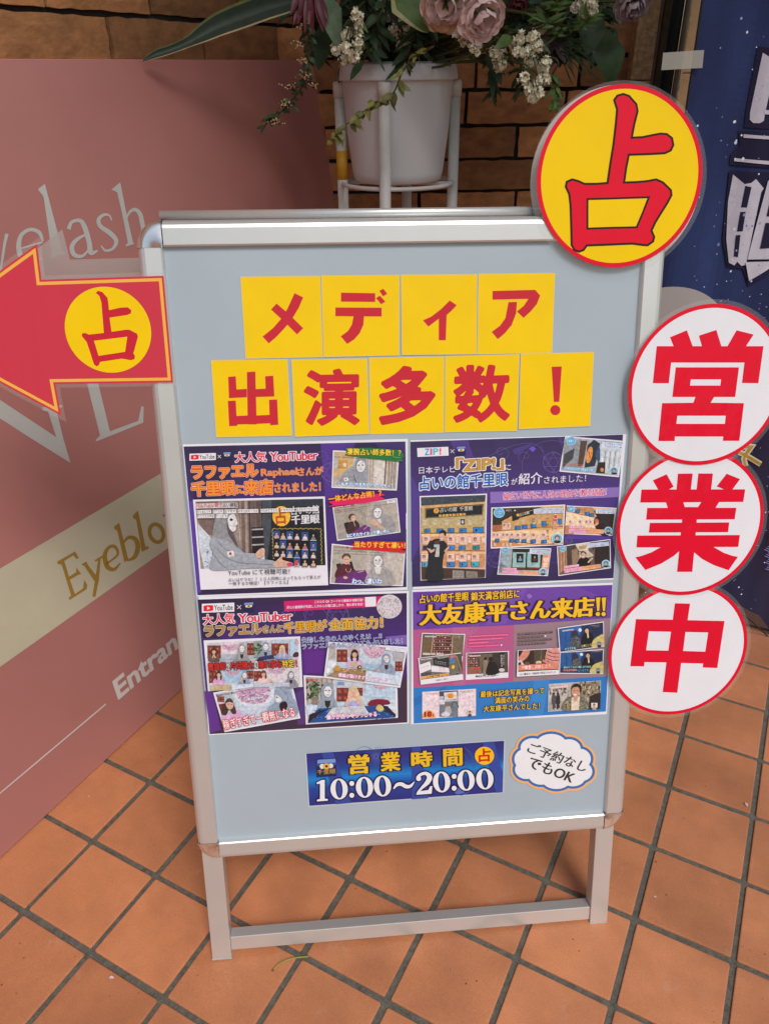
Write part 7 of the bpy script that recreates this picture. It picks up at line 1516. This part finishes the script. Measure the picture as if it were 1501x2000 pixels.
# the dark leafy mass in the middle of the arrangement
rr = random.Random(5)
for k in range(40):
    x = 590+k*15+rr.uniform(-14, 14); y = rr.uniform(-60, 40); x2 = x+rr.uniform(-50, 60); y2 = y+rr.uniform(40, 110); y2 = min(y2, 118 if x2 < 900 else 150)
    spray('dark green leafy sprig filling the flower arrangement', [(x, y), ((x+x2)/2, (y+y2)/2-18), (x2, y2)], rr.uniform(1.72, 1.92), DGR, 26, 46, 16, 200+k, start=0.05, down=0.5, name='green_sprig', group='dark filler sprigs')
for k, (x, y, x2, y2) in enumerate(((860, 130, 1000, 90), (900, 110, 1060, 45), (930, 55, 1010, -30), (740, 60, 760, -30), (880, 100, 960, 60))):
    f0 = foot(rr); root = thing_at('flower_stalk', f0, 'bare green flower stem crossing the arrangement', 'stem', 'bare stems'); bm = bmesh.new(); add_tube(bm, curve([f0, W(x, y, 1.72), W((x+x2)/2, (y+y2)/2-6, 1.7), W(x2, y2, 1.7)]), 0.0023, 7); part('stem', bm, STEM, root, True)

# ================================================================== NAVY STAR BANNER
BN = vplane(1.40, 0.06)
def bwave(u, v, z): return (u, v, z + 0.0035*math.sin(u*46+v*2.0) + 0.002*math.sin(u*101+1.0+v*5))
CLOTH = material('printed banner cloth', (1, 1, 1), rough=0.8, var=0.06, scale=60, attr=True, spec=0.2, bump=0.15, bscale=900)
eL0, eL1 = BN.uv(1369, 0), BN.uv(1291, 530); vT = BN.uv(1369, -260)[1]
def left_u(v): t = (v-eL0[1])/(eL1[1]-eL0[1]); return eL0[0]+(eL1[0]-eL0[0])*t
h1, h2 = BN.uv(1455, 1202), BN.uv(1501, 1246); hs = (h2[1]-h1[1])/(h2[0]-h1[0])
def bottom(u): return h1[1]+hs*(u-h1[0]) if u > h1[0] else h1[1]+0.5*hs*(u-h1[0])
uR = 1.02; ban = Ink(BN, None, 0.0, bwave); NB = (C(42, 38, 62), C(36, 42, 78), C(48, 62, 108))
def bcol(fu, fv, j):
    s_ = min(0.999, max(0, 0.45+0.38*math.sin(fu*5.2+fv*2.3+math.sin(fv*7)*0.8)+0.14*math.sin(fu*11+fv*13+math.sin(fv*9))+0.05*math.sin(fu*21-fv*26))); a, b_ = (NB[0], NB[1]) if s_ < 0.5 else (NB[1], NB[2]); t = (s_ % 0.5)*2
    if fv < 0.3: return tuple(x*(0.6+0.4*fv/0.3)+y*(0.4-0.4*fv/0.3) for x, y in zip(tuple(p+(q-p)*t for p, q in zip(a, b_)), C(54, 44, 58)))
    return tuple(p+(q-p)*t for p, q in zip(a, b_))
nu, nv = 48, 110
for j in range(nv):
    for i in range(nu):
        q = []
        for di, dj in ((0, 0), (1, 0), (1, 1), (0, 1)):
            fu = (i+di)/nu; uu = eL1[0]-0.10+(uR-eL1[0]+0.10)*fu; vb = bottom(uu); v = vb+(vT-vb)*(j+dj)/nv; lu = left_u(v); q.append((lu+(uR-lu)*fu, v))
        ban._add([q], bcol(i/nu, j/nv, 0)); ban.k = 0
bo = ban.build('banner', CLOTH, None, (0, 0, 0)); bo.matrix_world = BN.M(); tag(bo, 'navy blue cloth banner printed with white stars and pale characters, right of the stand', 'banner')
b = Ink(BN, None, 0.0012, bwave); rr = random.Random(8)
for k in range(440):
    v = rr.uniform(h1[1]+0.02, vT); u = rr.uniform(left_u(v)+0.01, left_u(v)+0.28); s_ = 0.0009 if rr.random() < 0.7 else rr.uniform(0.0012, 0.0026); b.raw([[(u+s_*math.cos(a*0.785), v+s_*rr.uniform(0.8, 1.3)*math.sin(a*0.785)) for a in range(8)]], C(*rr.choice([(150, 160, 200), (200, 206, 226), (110, 124, 180), (226, 230, 240)])))
b.build('star_print', CLOTH, bo, (0, 0, 0))
b = Ink(BN, (1000, 0, 2.996), 0.0020, bwave); DKN = C(36, 33, 60); LG = C(196, 192, 206)
for pg in ([(1440,270),(1560,290),(1560,760),(1360,745),(1372,640)], [(1330,765),(1560,775),(1560,985),(1275,965),(1282,905),(1335,850)], [(1275,1000),(1560,1010),(1560,1560),(1375,1672),(1340,1570),(1255,1560),(1232,1400)]): b.poly(pg, DKN)
def ch(pts): b.poly(pts, LG)
ch([(1462,308),(1535,360),(1470,660),(1462,706),(1440,720),(1405,720),(1388,700),(1390,660)]); ch([(1466,642),(1560,648),(1560,672),(1464,668)]); ch([(1354,786),(1560,800),(1560,818),(1352,806)]); ch([(1302,926),(1500,941),(1500,812),(1524,812),(1524,946),(1560,948),(1560,968),(1300,944)])
ch([(1293,1022),(1352,1076),(1388,1068),(1414,1045),(1462,1100),(1447,1122),(1402,1330),(1358,1545),(1330,1552),(1306,1528),(1290,1550),(1262,1536),(1252,1400),(1264,1180)])
for pg in ([(1354,1086),(1388,1092),(1362,1212),(1330,1212)], [(1326,1238),(1354,1236),(1337,1350),(1307,1352)], [(1300,1374),(1324,1371),(1309,1500),(1288,1496)]): b.poly(pg, DKN)
ch([(1485,1055),(1560,1062),(1560,1510),(1365,1515),(1372,1480)]); ch([(1352,1530),(1560,1522),(1374,1640)]); b.poly([(1500,1140),(1560,1144),(1560,1260),(1474,1262)], DKN).poly([(1468,1300),(1560,1300),(1560,1440),(1436,1450)], DKN)
b.build('shop_name', CLOTH, bo, (0, 0, 0))
b = Ink(BN, (1200, 540, 4.761), 0.0020, bwave); GC = C(176, 136, 44); CW = C(214, 206, 190)
for o, cc in ((26, CW), (0, GC)):
    b.line([(1170, 1585), (1270, 1592), (1240, 1640)], 30+o, cc); b.line([(1150, 1632), (1220, 1668), (1350, 1742)], 26+o, cc); b.line([(1262, 1590), (1205, 1700), (1222, 1770)], 24+o, cc)
for k in range(16): y = 2480+k*14; b.line([(1420-(k % 4)*16, y), (1520, y+60)], 5, C(150, 140, 214))
for k in range(9): b.arc(1470, 2350+k*12, 40, 22, 4, C(128, 122, 190), 150, 330)
b.line([(1400, 2165), (1440, 2130), (1430, 2210), (1470, 2190)], 7, C(176, 180, 220), sm=4)
b.build('small_print', CLOTH, bo, (0, 0, 0))
bm = bmesh.new(); P = [Vector(bwave(left_u(v)-0.0005, v, 0.0005)) for v in np.linspace(h1[1]-0.05, vT, 30)]; add_tube(bm, P, 0.0022, 6); uu = np.linspace(left_u(h1[1])+0.0, uR, 30); add_tube(bm, [Vector(bwave(u, bottom(u), 0.0004)) for u in uu], 0.0016, 6)
hm = from_bm('hem', bm, material('black hem', (0.012, 0.012, 0.02), rough=0.8), bo)
# the turned-up corner of the banner
q = [BN.uv(*p) for p in ((1464, 1272), (1482, 1256), (1510, 1246), (1530, 1250), (1530, 1284), (1500, 1280))]
me = bpy.data.meshes.new('turned_corner'); me.from_pydata([(a, b_, 0.012+0.01*i) for i, (a, b_) in enumerate(q)], [], [tuple(range(6))]); link('turned_corner', me, material('banner reverse', (0.055, 0.07, 0.14), rough=0.8), bo)
# tape
tp = [(1294, 103), (1374, 97.5), (1370.5, 132.7), (1290.5, 137)]; zt = 0.014
q = [BN.uv(x, y, zt) for x, y in tp]; c = (sum(a for a, _ in q)/4, sum(b_ for _, b_ in q)/4)
me = bpy.data.meshes.new('tape_strip'); me.from_pydata([(a-c[0], b_-c[1], 0) for a, b_ in q], [], [(0, 3, 2, 1)]); to = link('tape_strip', me, film_material('translucent packing tape', 0.72, (0.50, 0.50, 0.46)))
to.matrix_world = BN.M(c[0], c[1], zt); tag(to, 'strip of translucent tape holding the navy banner to the black post', 'tape')

# ================================================================== LITTER ON THE TILES
def floor_pt(x, y, z=0.0): d = RC.T @ np.array([(x-750.5)/FPX, (y-1000.0)/FPX, 1.0]); p = CAM + d*((z-CAM[2])/d[2]); return Vector(p)
def petal(x, y, L_, rot, lab, c):
    p = floor_pt(x, y, 0.0012); o = thing_at('fallen_petal', p, lab, 'petal', 'petals fallen on the tiles'); bm = bmesh.new(); a = Vector((math.cos(rot), math.sin(rot), 0))
    blade(bm, p-a*L_/2, p+a*L_/2, L_*0.62, nrm=(0, 0, 1), bend=0.12, cup=0.3); me = bpy.data.meshes.new('petal'); 
    for v in bm.verts: v.co -= p
    bm.to_mesh(me); bm.free(); link('petal', me, material('fallen petal', c, rough=0.7, var=0.08), o)
petal(218, 1910, 0.0085, 0.4, 'tiny white-pink petal on a tile at the lower left', (0.72, 0.55, 0.55)); petal(1456, 1571, 0.010, 2.2, 'pale petal on a tile at the right edge', (0.62, 0.42, 0.40)); petal(174, 1555, 0.003, 1.0, 'white fleck of a petal near the pink signboard', (0.75, 0.7, 0.68)); petal(1278, 1752, 0.006, 0.2, 'pale scrap of a petal right of the front leg', (0.62, 0.42, 0.36))
pp = [floor_pt(x, y, z) for x, y, z in ((533, 1895, 0.003), (541, 1886, 0.005), (556, 1877, 0.008), (576, 1871, 0.007), (602, 1868, 0.002))]
o = thing_at('leaf_stalk', pp[0], 'thin yellow-green leaf stalk lying in front of the left leg', 'stalk'); bm = bmesh.new(); add_tube(bm, curve(pp, 5), [0.0011]*20+[0.0014], 7); part('stalk', bm, material('yellow-green stalk', (0.28, 0.26, 0.03), rough=0.5), o, True)
bm = bmesh.new(); bmesh.ops.create_icosphere(bm, subdivisions=2, radius=0.0019, matrix=Matrix.Translation(pp[0])); part('stalk_end', bm, material('brown stalk end', (0.16, 0.09, 0.02), rough=0.6), o, True)
